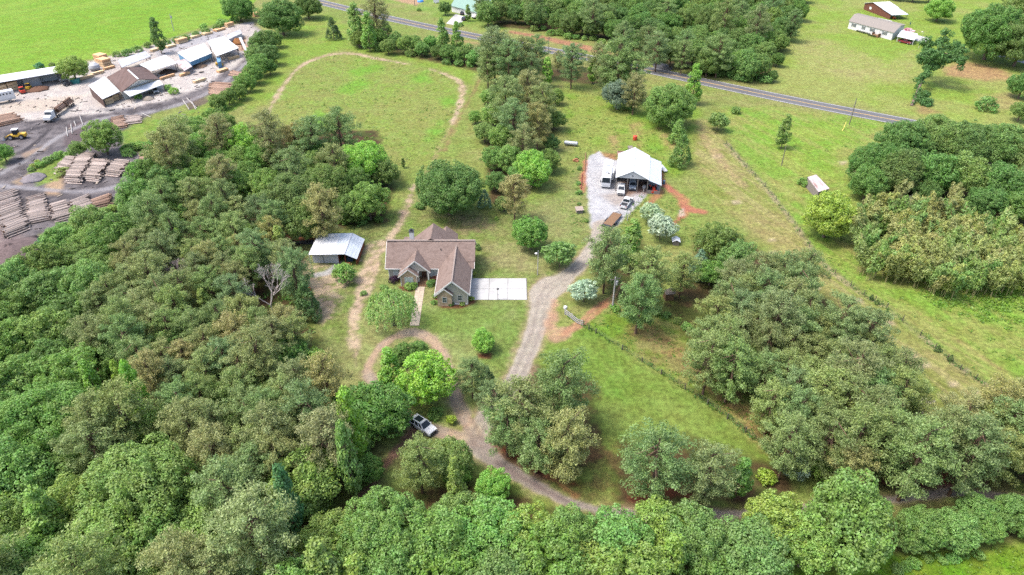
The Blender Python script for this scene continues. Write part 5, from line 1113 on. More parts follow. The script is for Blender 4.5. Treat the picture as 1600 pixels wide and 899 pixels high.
tag(MB().add(*[[at(40, 137, 0), at(63, 133, 0), at(63, 133, 0) + Vector((.3, .6, 0)), at(40, 137, 0) + Vector((.3, .6, 0)), at(40, 137, 0) + Vector((0, 0, 4.1)), at(63, 133, 0) + Vector((0, 0, 4.1)), at(63, 133, 0) + Vector((.3, .6, 4.1)), at(40, 137, 0) + Vector((.3, .6, 4.1))], [(0, 1, 2, 3), (4, 5, 6, 7), (0, 1, 5, 4), (1, 2, 6, 5), (2, 3, 7, 6), (3, 0, 4, 7)]]).build("metal_panel_wall", roof_grey), "pale metal panel wall closing one bay of the long shed", "wall")
canopy("lumber_shed", "white slant-roofed lumber shed left of the brown mill building", "shed", [(160, 155, 3.1), (187, 143, 3.1), (163, 120, 4.0), (138, 134, 4.0)], roof_white, [(3, brown_roof, 0)], True, 10)
# brown mill building with white gable and canopy
a, b_, e_, f_, g_, h_ = at(195, 105, 6.4), at(216, 124, 6.4), at(190, 144, 3.0), at(167, 121, 3.0), at(250, 124, 3.0), at(226, 105, 3.0)
Mb = thing("mill_building", "brown-roofed mill building with white gable and canopy", "mill building", (a.x, a.y, 0)); of = Vector((a.x, a.y, 0)); a, b_, e_, f_, g_, h_ = [p - of for p in (a, b_, e_, f_, g_, h_)]
ro = MB().slab([f_, e_, b_, a], .2).slab([a, b_, g_, h_], .2).build("roof", brown_roof, Mb); MB().beam(a.lerp(b_, .25) + Vector((0, 0, .06)), b_ + Vector((0, 0, .06)), .5, .1).build("ridge_strip", roof_white, ro)
zz = Vector((0, 0, .25)); e2, g2, b2 = e_.lerp(b_, .04) , g_.lerp(b_, .04), b_ - zz; dv = (a - b_).normalized() * .5; dv.z = 0; b2 = b_ + dv - Vector((0, 0, .5))
MB().add([e2 + dv - zz, g2 + dv - zz, b2, (*(e2 + dv).xy, 0), (*(g2 + dv).xy, 0)], [(0, 1, 2), (0, 3, 4, 1)]).build("gable_wall", white_wall, Mb)
MB().add([f_ * .97, e_ * .97, (*(e_ * .97).xy, 0), (*(f_ * .97).xy, 0)], [(0, 1, 2, 3)]).build("side_wall", white_wall, Mb); MB().add([h_ * .97, g_ * .97, (*(g_ * .97).xy, 0), (*(h_ * .97).xy, 0)], [(0, 1, 2, 3)]).build("side_wall", white_wall, Mb)
c1 = [at(193, 143, 3.2) - of, at(203, 151, 2.5) - of, at(255, 132, 2.5) - of, at(249, 125, 3.2) - of]
MB().slab(c1, .15).build("canopy_roof", roof_white, Mb)
for p in (c1[1], c1[1].lerp(c1[2], .33), c1[1].lerp(c1[2], .66), c1[2]): MB().beam((p.x, p.y, 0), (p.x, p.y, 2.4), .15).build("post", post_wood, Mb)
sg = [c1[0].lerp(c1[3], .33), c1[0].lerp(c1[3], .72)]
MB().beam(sg[0] + Vector((-.2, -.35, .75)), sg[1] + Vector((-.2, -.35, .75)), .05, .45).build("painted_band", roof_grey, Mb)
canopy("grey_roof_shed", "grey-roofed shed with dark roof lights behind the brown mill building", "shed", [(190, 106, 3), (236, 88, 3), (227, 80, 3.6), (184, 94, 3.6)], roof_grey, [(3, red_brown, 0)], True, 12)
for i in range(7): pass
canopy("white_roof_shed", "white-roofed open shed right of the brown mill building", "shed", [(237, 111, 3.2), (276, 99, 3.2), (258, 86, 4.0), (218, 101, 4.0)], roof_white, (), True, 12)
canopy("rusty_shed", "small rusty-roofed lean-to beside the blue mill building", "shed", [(288, 111, 2.2), (300, 104, 2.2), (289, 92, 3.0), (274, 96, 3.0)], roof_rust, (), True, 6)
canopy("blue_building", "blue-walled mill building with white roof", "mill building", [(297, 97, 3.2), (331, 83, 3.2), (319, 68, 4.2), (277, 82, 4.2)], roof_white, [(0, blue_wall, 1.5), (3, blue_wall, .9)], True, 10, pm=blue_wall)
canopy("big_white_shed", "largest white slant-roofed shed at the right end of the sawmill", "shed", [(338, 88, 3.6), (373, 75, 3.6), (350, 57, 4.6), (324, 64, 4.6)], roof_white, [(1, wall_metal, 2.2)], True, 12)
canopy("storage_container", "grey container behind the largest white sawmill shed", "container", [(357, 62, 2.6), (378, 52, 2.6), (375, 46, 2.6), (354, 55, 2.6)], roof_grey, [(0, wall_metal, 0), (1, wall_metal, 0), (3, wall_metal, 0), (2, wall_metal, 0)], False, 0)
canopy("blue_shed", "small teal-blue shed under the corner of the largest white shed", "shed", [(340, 98, 2.4), (345, 96, 2.4), (344, 88, 2.6), (338, 90, 2.6)], blue_wall, [(0, blue_wall, 0), (1, blue_wall, 0), (3, blue_wall, 0)], False)
canopy("rusty_roof_shed", "old shed with streaked rusty tin roof in the right pasture", "shed", [(1279, 300, 2.2), (1296, 295, 2.2), (1275, 273, 2.8), (1262, 277, 2.8)], roof_rust, [(0, post_wood, 0), (3, post_wood, 0), (1, post_wood, 0)], True, 8)
canopy("carport", "white-topped carport at the right end of the long white home", "carport", [(1402, 57, 2.3), (1429, 63, 2.3), (1434, 53, 2.6), (1409, 47, 2.6)], roof_white, (), True, 6, pm=trim)
canopy("back_awning", "white awning behind the long white home", "awning", [(1375, 39, 2.6), (1390, 43, 2.6), (1394, 33, 2.7), (1372, 28, 2.7)], roof_white, (), True, 0, pm=trim)
# white home
def gable_home(name, label, cat, eL, eR, rL, rR, depth_back, rm, wm, gm_=None):
    a, b_, c, d_ = at(*eL), at(*eR), at(*rR), at(*rL); t = thing(name, label, cat, (a.x, a.y, 0)); of = Vector((a.x, a.y, 0))
    a, b_, c, d_ = [p - of for p in (a, b_, c, d_)]; dn = c - b_; k = depth_back
    e2, f2 = Vector((*(c + dn * k).xy, b_.z)), Vector((*(d_ + (d_ - a) * k).xy, a.z))
    MB().slab([a, b_, c, d_], .15).slab([d_, c, e2, f2], .15).build("roof", rm, t)
    i = .03
    ins = lambda p, q_: p + (q_ - p) * i
    ctr = (a + b_ + e2 + f2) / 4
    w = [p + (Vector((ctr.x, ctr.y, p.z)) - p) * .035 for p in (a, b_, e2, f2)]; g1 = (w[0] + w[3]) / 2; g2_ = (w[1] + w[2]) / 2; g1.z = d_.z - .25; g2_.z = c.z - .25
    lo = [Vector((p.x, p.y, 0)) for p in w]; hi = [p - Vector((0, 0, .12)) for p in w]
    MB().add(lo + hi + [g1, g2_], [(0, 1, 5, 4), (1, 2, 6, 9, 5), (2, 3, 7, 6), (3, 0, 4, 8, 7)]).build("wall", wm, t)
    return t, w, (b_ - a)
Hm, w_, ax = gable_home("mobile_home", "long white single-storey home with shuttered windows on the far lawn", "house", (1326, 33, 3.4), (1397, 51.5, 3.4), (1335, 22, 4.8), (1408, 40, 4.8), 1.0, mat("tan_shingle", B(196, 186, 176), .9, .1, 2, spec=.1), white_wall)
shut = mat("slate_shutter", (.06, .085, .1), .6)
axn = ax.normalized(); nrm2 = Vector((axn.y, -axn.x, 0))
def wall_rect(mb, u0, u1, z0, z1, o0=.04, o1=.1):
    A0 = Vector((*w_[0].xy, 0)); L0 = (w_[1] - w_[0]).length
    P = [A0 + axn * u + nrm2 * o for o in (o0, o1) for u in (u0, u1)]
    mb.add([(p.x, p.y, z) for z in (z0, z1) for p in P], [(0, 1, 3, 2), (4, 5, 7, 6), (0, 1, 5, 4), (2, 3, 7, 6), (0, 2, 6, 4), (1, 3, 7, 5)])
L0 = (w_[1] - w_[0]).length
for u, wd in ((.12, 1.4), (.35, .8), (.55, 1.4), (.83, 1.4)):
    mb = MB(); wall_rect(mb, u * L0 - wd / 2 - .1, u * L0 + wd / 2 + .1, 1.5, 2.8); wo = mb.build("window", trim, Hm)
    mb = MB(); wall_rect(mb, u * L0 - wd / 2, u * L0 - .06, 1.6, 2.15, .1, .13); wall_rect(mb, u * L0 + .06, u * L0 + wd / 2, 1.6, 2.15, .1, .13); wall_rect(mb, u * L0 - wd / 2, u * L0 - .06, 2.2, 2.7, .1, .13); wall_rect(mb, u * L0 + .06, u * L0 + wd / 2, 2.2, 2.7, .1, .13); mb.build("pane", glass, wo)
    for sgn in (-1, 1): mb = MB(); c_ = u * L0 + sgn * (wd / 2 + .35); wall_rect(mb, c_ - .2, c_ + .2, 1.45, 2.85); mb.build("shutter", shut, Hm)
mb = MB(); wall_rect(mb, .67 * L0, .67 * L0 + 1.1, .9, 2.9); mb.build("door", trim, Hm)
mb = MB(); wall_rect(mb, .62 * L0, .76 * L0, .0, .85, .1, 1.8)
for u in (.62, .755): wall_rect(mb, u * L0, u * L0 + .12, .85, 1.7, .1, 1.8)
mb.build("porch_steps", wood_deck, Hm)
mb = MB(); wall_rect(mb, 0, L0, 0, .55, .02, .06); mb.build("skirting", trim, Hm)
for k in range(9):
    u = (.26 + .055 * k) * L0; p = Vector(Hm.location) + Vector((*w_[0].xy, 0)) + axn * u + nrm2 * (.9 if k < 6 else 2.2)
    root = dup(bpy.data.objects[[o.name for o in bpy.data.objects if o.name.startswith('shrub')][0]], (p.x, p.y, 0), k, "small dark foundation shrub before the long white home", "foundation shrubs of the long white home", (.42,) * 3)
    for ch_ in root.children: ch_.color = FC(84, 96, 60)
# red-brown barn behind it
pts = [at(1349, 15, 0), at(1391, 31, 0)]
ro_ = thing("board_barn", "red-brown board barn with pale tin roof behind the long white home", "barn", (pts[0].x, pts[0].y, 0)); of = Vector((pts[0].x, pts[0].y, 0))
v = pts[1] - pts[0]; L1 = v.length; vx = v.normalized(); vy = Vector((-vx.y, vx.x, 0)); DB = 9.0
def bp_(u, w2, z): return vx * u + vy * w2 + Vector((0, 0, z))
prof = [(0, 3.2), (L1 * .3, 4.9), (L1 * 1.0, 2.4)]
MB().add([bp_(0, 0, 0), bp_(L1 * .98, 0, 0), bp_(L1 * .98, 0, 2.35), bp_(L1 * .3, 0, 4.75), bp_(0, 0, 3.1), bp_(0, DB, 0), bp_(0, DB, 3.1)], [(0, 1, 2, 3, 4), (0, 4, 6, 5)]).build("wall", red_brown, ro_)
MB().slab([bp_(-.4, -.4, 3.1), bp_(L1 * .3, -.4, 4.95), bp_(L1 * .3, DB, 4.95), bp_(-.4, DB, 3.1)], .12).slab([bp_(L1 * .3, -.4, 4.95), bp_(L1 * .66, -.4, 3.7), bp_(L1 * .66, DB, 3.7), bp_(L1 * .3, DB, 4.95)], .12).build("roof", roof_white, ro_)
MB().slab([bp_(L1 * .66, -.4, 3.55), bp_(L1 * 1.04, -.4, 2.35), bp_(L1 * 1.04, DB - .3, 2.35), bp_(L1 * .66, DB - .3, 3.55)], .1).build("lean_to_roof", roof_blue, ro_)
MB().add([bp_(L1 * .2, -.05, 1.2), bp_(L1 * .28, -.05, 1.2), bp_(L1 * .28, -.05, 2.4), bp_(L1 * .2, -.05, 2.4), bp_(L1 * .2, .0, 1.2), bp_(L1 * .28, .0, 1.2), bp_(L1 * .28, .0, 2.4), bp_(L1 * .2, .0, 2.4)], [(0, 1, 2, 3), (0, 1, 5, 4), (1, 2, 6, 5), (2, 3, 7, 6), (3, 0, 4, 7)]).build("window", trim, ro_)
for k in (.5, .97): MB().beam(bp_(L1 * 1.0, DB * k, 0), bp_(L1 * 1.0, DB * k, 2.3), .15).build("post", post_wood, ro_)
tag(MB().box(-.7, .7, -.5, .5, .35, .8).box(-.6, 0, -.35, .35, .8, 1.2).tube((-.5, -.55, .3), (-.5, .55, .3), .3, n=10).tube((.5, -.55, .25), (.5, .55, .25), .25, n=10).build("mower", mat("orange_paint", (.45, .09, .03), .4)), "orange-red mower under the lean-to of the red-brown barn", "mower"); bpy.data.objects["mower"].location = tuple(of + bp_(L1 * .93, 3.0, 0))
# house at the top of the picture with green metal roof
Gh, w2_, ax2 = gable_home("green_roof_house", "house with pale green metal roof at the top of the photo", "house", (704, 9, 3), (752, 22, 3), (716, -10, 5.5), (778, 2, 5.5), 1.0, green_roof, white_wall)
u2 = ax2.normalized(); n2 = Vector((u2.y, -u2.x, 0))
pr = [at(735, 19, 0) - Gh.location, at(753, 22, 0) - Gh.location]; ap = at(743, 6, 4.6) - Gh.location
MB().add([pr[0], pr[1], pr[1] + Vector((0, 0, 3)), ap, pr[0] + Vector((0, 0, 3))] + [p + Vector((.8, 6, 0)) for p in (pr[0], pr[1], pr[1] + Vector((0, 0, 3)), ap, pr[0] + Vector((0, 0, 3)))], [(0, 1, 2, 3, 4), (0, 4, 9, 5), (1, 6, 7, 2), (2, 7, 8, 3), (3, 8, 9, 4)]).build("front_gable", white_wall, Gh)
q0 = at(706, 16, 0) - Gh.location; q1 = at(726, 20, 0) - Gh.location
MB().slab([q0 + Vector((0, 0, .5)), q1 + Vector((0, 0, .5)), q1 + Vector((.5, 3, .5)), q0 + Vector((.5, 3, .5))], .5).build("porch_floor", red_brown, Gh)
for k in (0, .33, .66, 1): p = q0.lerp(q1, k); MB().beam((p.x, p.y, .5), (p.x, p.y, 2.6), .15).build("porch_post", trim, Gh)
MB().slab([q0 + Vector((0, 0, 2.7)), q1 + Vector((0, 0, 2.7)), q1 + Vector((.7, 4, 3.2)), q0 + Vector((.7, 4, 3.2))], .1).build("porch_roof", green_roof, Gh)
# little white well house, wooden hut
Wl = thing("well_house", "tiny white-roofed well house by the silver bushes", "well house", (*un(1056, 384), 0), R(-6))
MB().box(-.7, .7, 0, 1.6, 0, 1.0).build("wall", post_wood, Wl); MB().slab([(-.95, -.2, 1.05), (0, -.2, 1.5), (0, 1.9, 1.5), (-.95, 1.9, 1.05)], .06).slab([(0, -.2, 1.5), (.95, -.2, 1.05), (.95, 1.9, 1.05), (0, 1.9, 1.5)], .06).build("roof", roof_white, Wl)
Ht = thing("wooden_hut", "weathered wooden hut with patched roof under the pines", "hut", (*un(1046, 470), 0), R(8))
MB().box(-.9, .9, 0, 1.6, 0, 1.7).build("wall", wood_deck, Ht); MB().slab([(-1.1, -.2, 1.75), (1.1, -.2, 1.75), (1.1, .9, 2.3), (-1.1, .9, 2.3)], .08).build("roof", post_wood, Ht); MB().slab([(.1, .9, 2.32), (1.1, .9, 2.32), (1.1, 1.9, 1.8), (.1, 1.9, 1.8)], .06).build("roof_patch", roof_rust, Ht)
Cp = thing("feed_hut", "small pinkish-roofed box hut on the grass left of the gravel apron", "hut", (*un(906, 334), 0), R(10))
MB().box(-.8, .8, 0, 1.3, 0, .9).build("wall", post_wood, Cp); MB().slab([(-1.0, -.15, .95), (1.0, -.15, .95), (1.0, 1.5, 1.3), (-1, 1.5, 1.3)], .07).build("roof", mat("pinkish_board", B(216, 196, 180), .8), Cp)
# ------------------------------------------------------------------ vehicles and machines
paint_white = mat("vehicle_white", (.5, .5, .505), .3, .03, 2, spec=.5)
paint_silver = mat("vehicle_silver", (.34, .355, .37), .3, .04, 2, metal=.2)
paint_maroon = mat("vehicle_maroon", (.16, .025, .035), .35, .06, 2)
paint_dark = mat("vehicle_dark", (.03, .035, .045), .35, .06, 2)
paint_blue = mat("vehicle_blue", (.2, .24, .29), .35, .06, 2)
black_pl = mat("black_plastic", (.018, .018, .02), .6, .2, 3)
tyre_m = mat("tyre", (.02, .02, .021), .9, .2, 4, spec=.1)
rim_m = mat("rim", (.35, .35, .36), .4, .05, 2, metal=.6)
lamp_m = mat("lamp_clear", (.6, .6, .58), .2, .03, 2, spec=.6); lamp_r = mat("lamp_red", (.3, .02, .015), .3, .05, 2)
yellow_p = mat("machine_yellow", (.5, .3, .03), .45, .12, 2, col2=(.3, .2, .08), amt2=.5, scale2=1)
red_p = mat("machine_red", (.42, .045, .025), .45, .12, 2)
glass_car = mat("car_glass", (.015, .02, .026), .22, .05, 1, spec=.3)
def wheels(t, xs, yw, r=.37, w=.25):
    for x in xs:
        for s_ in (-1, 1):
            o = MB().tube((x, s_ * yw - w / 2, r), (x, s_ * yw + w / 2, r), r, n=14).build("wheel", tyre_m, t)
            MB().tube((x, s_ * (yw + w / 2 * .9), r), (x, s_ * (yw + w / 2 + .02), r), r * .58, n=10).build("rim", rim_m, o)
def frustum(mb, b_, t_, z0, z1):
    (x0, x1, w0), (x2, x3, w1) = b_, t_
    v = [(x0, -w0, z0), (x1, -w0, z0), (x1, w0, z0), (x0, w0, z0), (x2, -w1, z1), (x3, -w1, z1), (x3, w1, z1), (x2, w1, z1)]
    return mb.add(v, [(3, 2, 1, 0), (4, 5, 6, 7), (0, 1, 5, 4), (1, 2, 6, 5), (2, 3, 7, 6), (3, 0, 4, 7)])
def lights(t, xf, xr, yw, z):
    for s_ in (-1, 1):
        MB().box(xf - .08, xf + .03, s_ * yw - .2, s_ * yw + .2, z - .08, z + .1).build("headlight", lamp_m, t)
        MB().box(xr - .03, xr + .08, s_ * yw - .13, s_ * yw + .13, z, z + .25).build("tail_light", lamp_r, t)
def cabin(t, b_, tp, z0, z1, m, pillars):
    g_ = frustum(MB(), b_, tp, z0, z1).build("windows", glass_car, t, bevel=.03)
    x2, x3, w1 = tp; MB().box(x2 - .04, x3 + .05, -w1 - .03, w1 + .03, z1 - .02, z1 + .06).build("roof", m, t, bevel=.03)
    for f in pillars:
        for s_ in (-1, 1):
            xb = b_[0] + (b_[1] - b_[0]) * f; xt = tp[0] + (tp[1] - tp[0]) * f
            MB().beam((xb, s_ * (b_[2] + .005), z0), (xt, s_ * (w1 + .012), z1), .1).build("pillar", m, g_)
    return g_
def suv(label, loc, rz, m, sunroof=False, name="parked_car", cat="car"):
    t = thing(name, label, cat, loc, rz)
    MB().prism([(-2.35, .32), (-2.38, .75), (-2.3, 1.02), (1.0, 1.06), (2.0, .98), (2.32, .8), (2.38, .45), (2.3, .32)], 1, -.93, .93).build("body", m, t, bevel=.07, smooth=False)
    cabin(t, (-2.25, 1.05, .86), (-1.95, .25, .68), 1.03, 1.66, m, (.03, .38, .68, .97))
    if sunroof: MB().box(-1.45, -.15, -.52, .52, 1.71, 1.74).build("sunroof", glass_car, t, bevel=.01)
    MB().box(2.3, 2.4, -.6, .6, .5, .75).build("grille", black_pl, t); MB().box(-2.42, 2.42, -.9, .9, .3, .36).build("sill", black_pl, t)
    for s_ in (-1, 1): MB().box(.72, .9, s_ * 1.02 - .1, s_ * 1.02 + .1, 1.0, 1.15).build("mirror", m, t, bevel=.02)
    wheels(t, (-1.42, 1.45), .84); lights(t, 2.3, -2.34, .68, .78); return t
def pickup(label, loc, rz, m, bed_m):
    t = thing("pickup_truck", label, "pickup truck", loc, rz)
    MB().prism([(-.6, .45), (-.6, 1.05), (1.3, 1.12), (2.6, 1.05), (2.85, .85), (2.85, .5), (2.7, .42)], 1, -.97, .97).build("body", m, t, bevel=.06)
    cabin(t, (-.65, 1.45, .9), (-.45, .75, .74), 1.08, 1.82, m, (.04, .5, .96))
    bd = MB(); bd.box(-2.9, -.62, -.97, -.88, .5, 1.12).box(-2.9, -.62, .88, .97, .5, 1.12).box(-2.9, -2.82, -.88, .88, .5, 1.1).box(-.7, -.62, -.88, .88, .5, 1.1).build("bed_side", m, t)
    MB().box(-2.82, -.7, -.88, .88, .5, .62).build("bed", bed_m, t); MB().box(-2.5, -.9, -.82, .82, .62, .95).build("bed_load", bed_m, t)
    MB().box(2.78, 2.92, -.75, .75, .5, .85).build("grille", black_pl, t); MB().box(2.8, 2.98, -.95, .95, .38, .52).build("bumper", rim_m, t); MB().box(-3.0, -2.86, -.9, .9, .4, .55).build("bumper", rim_m, t)
    for s_ in (-1, 1): MB().box(.95, 1.12, s_ * 1.08 - .12, s_ * 1.08 + .12, 1.1, 1.32).build("mirror", black_pl, t, bevel=.02)
    wheels(t, (-1.85, 1.85), .86, .41, .27); lights(t, 2.82, -2.9, .78, .85); return t
def heading(x0, y0, x1, y1):
    a, b_ = at(x0, y0), at(x1, y1); return math.atan2(b_.y - a.y, b_.x - a.x), (a + b_) / 2
rz, c_ = heading(646, 660, 677, 680); suv("white car with dark sunroof parked on the dirt spur under the trees", (c_.x, c_.y, 0), rz, paint_white, True)
rz, c_ = heading(969, 333, 988, 308); pickup("white pickup truck with dark bed hitched to the flatbed trailer", (c_.x, c_.y, 0), rz, paint_white, black_pl)
# flatbed trailer behind it
rzt, ct = heading(946, 359, 967, 335); Tr = thing("flatbed_trailer", "wooden-decked flatbed trailer behind the white pickup on the gravel", "trailer", (ct.x, ct.y, 0), rzt)
Lt = (at(946, 359) - at(967, 335)).length * .5
for k in range(9): MB().box(-Lt + .5, Lt - 1.0, -1.12 + k * .25, -1.12 + k * .25 + .235, .72, .77 + random.uniform(0, .012)).build("deck_board", wood_deck, Tr)
MB().box(-Lt, Lt - 1, -1.2, -1.13, .6, .8).box(-Lt, Lt - 1, 1.13, 1.2, .6, .8).box(-Lt, -Lt + .08, -1.13, 1.13, .6, .8).beam((Lt - 1, -.9, .65), (Lt + .2, 0, .6), .1).beam((Lt - 1, .9, .65), (Lt + .2, 0, .6), .1).build("frame", dark_m, Tr)
MB().box(-Lt, -Lt + .75, -1.05, 1.05, .8, 1.05).build("loading_ramp", black_pl, Tr)
wheels(Tr, (-1.3, -.4), 1.28, .36, .22); MB().box(-1.8, .1, -1.45, -1.12, .76, .82).box(-1.8, .1, 1.12, 1.45, .76, .82).build("mudguard", dark_m, Tr)
# white pickup nosed out of the barn's left bay, car in the middle bay
def in_barn(x, y): p = Matrix.Rotation(R(-10), 3, 'Z') @ Vector((x, y, 0)); return (bo.x + p.x, bo.y + p.y, 0)
pickup("white pickup truck with its hood under the barn's left bay", in_barn(-2.65, -.6), R(-100), paint_white, paint_white)
suv("blue-grey car at the back of the barn's middle bay", in_barn(.3, 2.4), R(-100), paint_blue)
t = thing("red_tractor", "red tractor under the lean-to of the white barn", "tractor", in_barn(5.8, 1.2), R(-90))
MB().box(-.3, 1.3, -.35, .35, .6, 1.25).build("hood", red_p, t, bevel=.08); MB().box(-1.1, -.2, -.6, .6, .55, .8).build("body", dark_m, t); MB().box(-.9, -.45, -.25, .25, .8, 1.35).build("seat", black_pl, t)
for s_ in (-1, 1): MB().box(-1.3, -.25, s_ * .75 - .16, s_ * .75 + .16, 1.15, 1.25).build("mudguard", red_p, t); MB().tube((-.75, s_ * .75 - .17, .6), (-.75, s_ * .75 + .17, .6), .6, n=16).build("rear_wheel", tyre_m, t); MB().tube((1.0, s_ * .6 - .1, .33), (1.0, s_ * .6 + .1, .33), .33, n=12).build("front_wheel", tyre_m, t)
MB().box(1.3, 1.9, -.8, .8, .3, .8).build("loader_bucket", red_p, t)
# motorhome
rzm, cm_ = heading(955, 262, 949, 300); Mh = thing("motorhome", "long white motorhome parked along the left side of the white barn", "motorhome", (cm_.x - .7, cm_.y - .3, 0), rzm); Lm = 5.9
MB().prism([(-Lm, .5), (-Lm, 3.35), (-Lm + .25, 3.5), (Lm - .9, 3.5), (Lm - .3, 3.3), (Lm, 2.2), (Lm + .05, 1.3), (Lm - .05, .5)], 1, -1.25, 1.25).build("body", paint_white, Mh, bevel=.1)
MB().add([(Lm - .2, -1.0, 3.2), (Lm + .1, -1.08, 1.9), (Lm + .1, 1.08, 1.9), (Lm - .2, 1.0, 3.2), (Lm - .3, -1.0, 3.1), (Lm - .05, -1.05, 2.0), (Lm - .05, 1.05, 2.0), (Lm - .3, 1.0, 3.1)], [(0, 1, 2, 3), (0, 1, 5, 4), (1, 2, 6, 5), (2, 3, 7, 6), (3, 0, 4, 7)]).build("windscreen", glass_car, Mh)
for x, w in ((2.6, .5), (-1.6, .45)): MB().box(x - w, x + w, -.35, .35, 3.5, 3.72).build("roof_unit", paint_silver, Mh, bevel=.05)
for x in (3.6, .4, -3.4): MB().box(x - .3, x + .3, .3, .75, 3.5, 3.58).build("roof_vent", black_pl if x > 3 else trim, Mh)
MB().box(-2.2, 1.8, 1.25, 1.85, .9, 3.1).build("slide_out", paint_white, Mh, bevel=.04); MB().box(-1.2, .8, 1.85, 1.88, 1.7, 2.6).build("side_window", glass_car, Mh)
for x in (-4, 0, 3): MB().box(x - .5, x + .5, -1.28, -1.25, 1.8, 2.6).build("side_window", glass_car, Mh)
for s_ in (-1, 1): MB().box(Lm - .3, Lm - .05, s_ * 1.4 - .12, s_ * 1.4 + .12, 1.8, 2.3).build("mirror", black_pl, Mh)
MB().box(-Lm, Lm - .3, -1.26, 1.26, .42, .7).build("skirt", paint_silver, Mh); wheels(Mh, (-3.2, -2.2, 3.8), 1.12, .48, .3); lights(Mh, Lm, -Lm, 1.0, .9)
# cars elsewhere
rz, c_ = heading(240, 141, 246, 148); suv("silver car under the white canopy of the brown mill building", (c_.x, c_.y, 0), rz, paint_silver)
rz, c_ = heading(1406, 66.5, 1423, 70.5); pickup("maroon pickup truck under the white carport", (c_.x, c_.y + .5, 0), rz, paint_maroon, paint_maroon)
rz, c_ = heading(719, 26, 728, 19); suv("dark car with pale hood on the driveway of the green-roofed house", (c_.x, c_.y, 0), rz, paint_dark)
rz, c_ = heading(722, 34, 731, 29); suv("dark green-grey car nearest the highway at the green-roofed house", (c_.x, c_.y, 0), rz, paint_dark)
t = thing("covered_boat", "white tarp-covered boat beside the green-roofed house", "boat", (*un(744, 28), 0), R(60))
MB().prism([(-3, .6), (-2.8, 1.3), (-1, 2.0), (1.2, 1.9), (2.8, 1.2), (3.3, .8), (2.4, .5)], 1, -1.2, 1.2).build("cover", trim, t, bevel=.35); MB().box(-2.6, 2.2, -.8, .8, .3, .6).build("trailer_frame", dark_m, t); wheels(t, (-.6,), 1.0, .33, .2)
# log truck in the yard
rzl, cl = heading(113, 164, 76, 192); Lk = thing("log_truck", "white log truck with two stacked loads in the sawmill yard", "truck", (cl.x, cl.y, 0), rzl); Ll = (at(113, 164) - at(76, 192)).length / 2
MB().box(-Ll, Ll - 2.5, -.5, .5, .9, 1.15).build("frame", dark_m, Lk)
MB().prism([(Ll - 3.4, .9), (Ll - 3.4, 3.1), (Ll - 1.6, 3.1), (Ll - 1.2, 2.1), (Ll + .3, 1.9), (Ll + .4, .9)], 1, -1.15, 1.15).build("cab", paint_white, Lk, bevel=.1)
MB().add([(Ll - 1.56, -1.0, 3.0), (Ll - 1.17, -1.05, 2.15), (Ll - 1.17, 1.05, 2.15), (Ll - 1.56, 1.0, 3.0), (Ll - 1.7, -1.0, 3.0), (Ll - 1.3, -1.05, 2.15), (Ll - 1.3, 1.05, 2.15), (Ll - 1.7, 1.0, 3.0)], [(0, 1, 2, 3), (0, 1, 5, 4), (1, 2, 6, 5), (2, 3, 7, 6), (3, 0, 4, 7)]).build("windscreen", glass_car, Lk)
MB().box(Ll - 4.2, Ll - 3.4, -1.1, 1.1, .9, 2.9).build("headboard", dark_m, Lk); wheels(Lk, (Ll - .5, Ll - 4.6, Ll - 5.8, -Ll + 1, -Ll + 2.2), 1.0, .5, .3)
for x in (-Ll + .6, -Ll + 4.4, -Ll + 6.2, -Ll + 10.2):
    for s_ in (-1, 1): MB().beam((x, s_ * 1.2, 1.1), (x, s_ * 1.2, 3.0), .1).build("stake", dark_m, Lk)
def at_truck(x, y, z): return Vector(Lk.location) + Matrix.Rotation(rzl, 3, 'Z') @ Vector((x, y, z))
# wheel loader
t = thing("wheel_loader", "yellow wheel loader with white cab roof in the sawmill yard", "loader", (*un(27, 217), 0), R(190))
MB().prism([(-3, .8), (-3, 1.7), (-1, 2.0), (-1, 1.5), (1.6, 1.4), (1.8, .8)], 1, -.8, .8).build("body", yellow_p, t, bevel=.08)
MB().box(-1.0, .5, -.7, .7, 1.5, 3.0).build("cab", glass_car, t, bevel=.05); MB().box(-1.15, .65, -.85, .85, 3.0, 3.15).build("cab_roof", paint_white, t, bevel=.04)
for s_ in (-1, 1): MB().beam((1.2, s_ * .5, 1.5), (3.2, s_ * .5, .7), .22).build("lift_arm", yellow_p, t)
MB().prism([(3.0, .1), (3.1, 1.2), (3.5, .5), (4.1, .1)], 1, -1.3, 1.3).build("bucket", paint_silver, t); wheels(t, (-1.8, 1.3), .95, .75, .5)
t = thing("yellow_skid_loader", "small yellow machine by the teal-blue shed at the sawmill", "loader", (*un(343, 103), 0), R(15)); MB().box(-1.3, 1.0, -.8, .8, .4, 1.3).build("body", yellow_p, t, bevel=.08); MB().box(-.6, .4, -.6, .6, 1.3, 2.0).build("cab", glass_car, t); MB().box(1.0, 1.5, -.9, .9, .1, .6).build("bucket", yellow_p, t); wheels(t, (-.7, .6), .8, .42, .3)
# bus-like trailer at the left edge, seen side on
rz, c_ = heading(-24, 167, 26, 157); t = thing("white_trailer", "long white trailer with a row of small dark windows at the left photo edge", "trailer", (c_.x, c_.y, 0), rz); Lb = (at(-24, 167) - at(26, 157)).length / 2
MB().box(-Lb, Lb, -1.3, 1.3, .9, 4.0).build("body", paint_white, t, bevel=.12); MB().box(-Lb, Lb, -1.33, -1.3, 1.3, 1.5).build("stripe", paint_silver, t)
for k in range(9): x = Lb - 1.2 - k * 1.0; MB().box(x - .22, x + .22, -1.34, -1.3, 2.9, 3.4).build("window", glass_car, t)
wheels(t, (-Lb + 1.5, -Lb + 2.6, Lb - 2), 1.1, .48, .3)
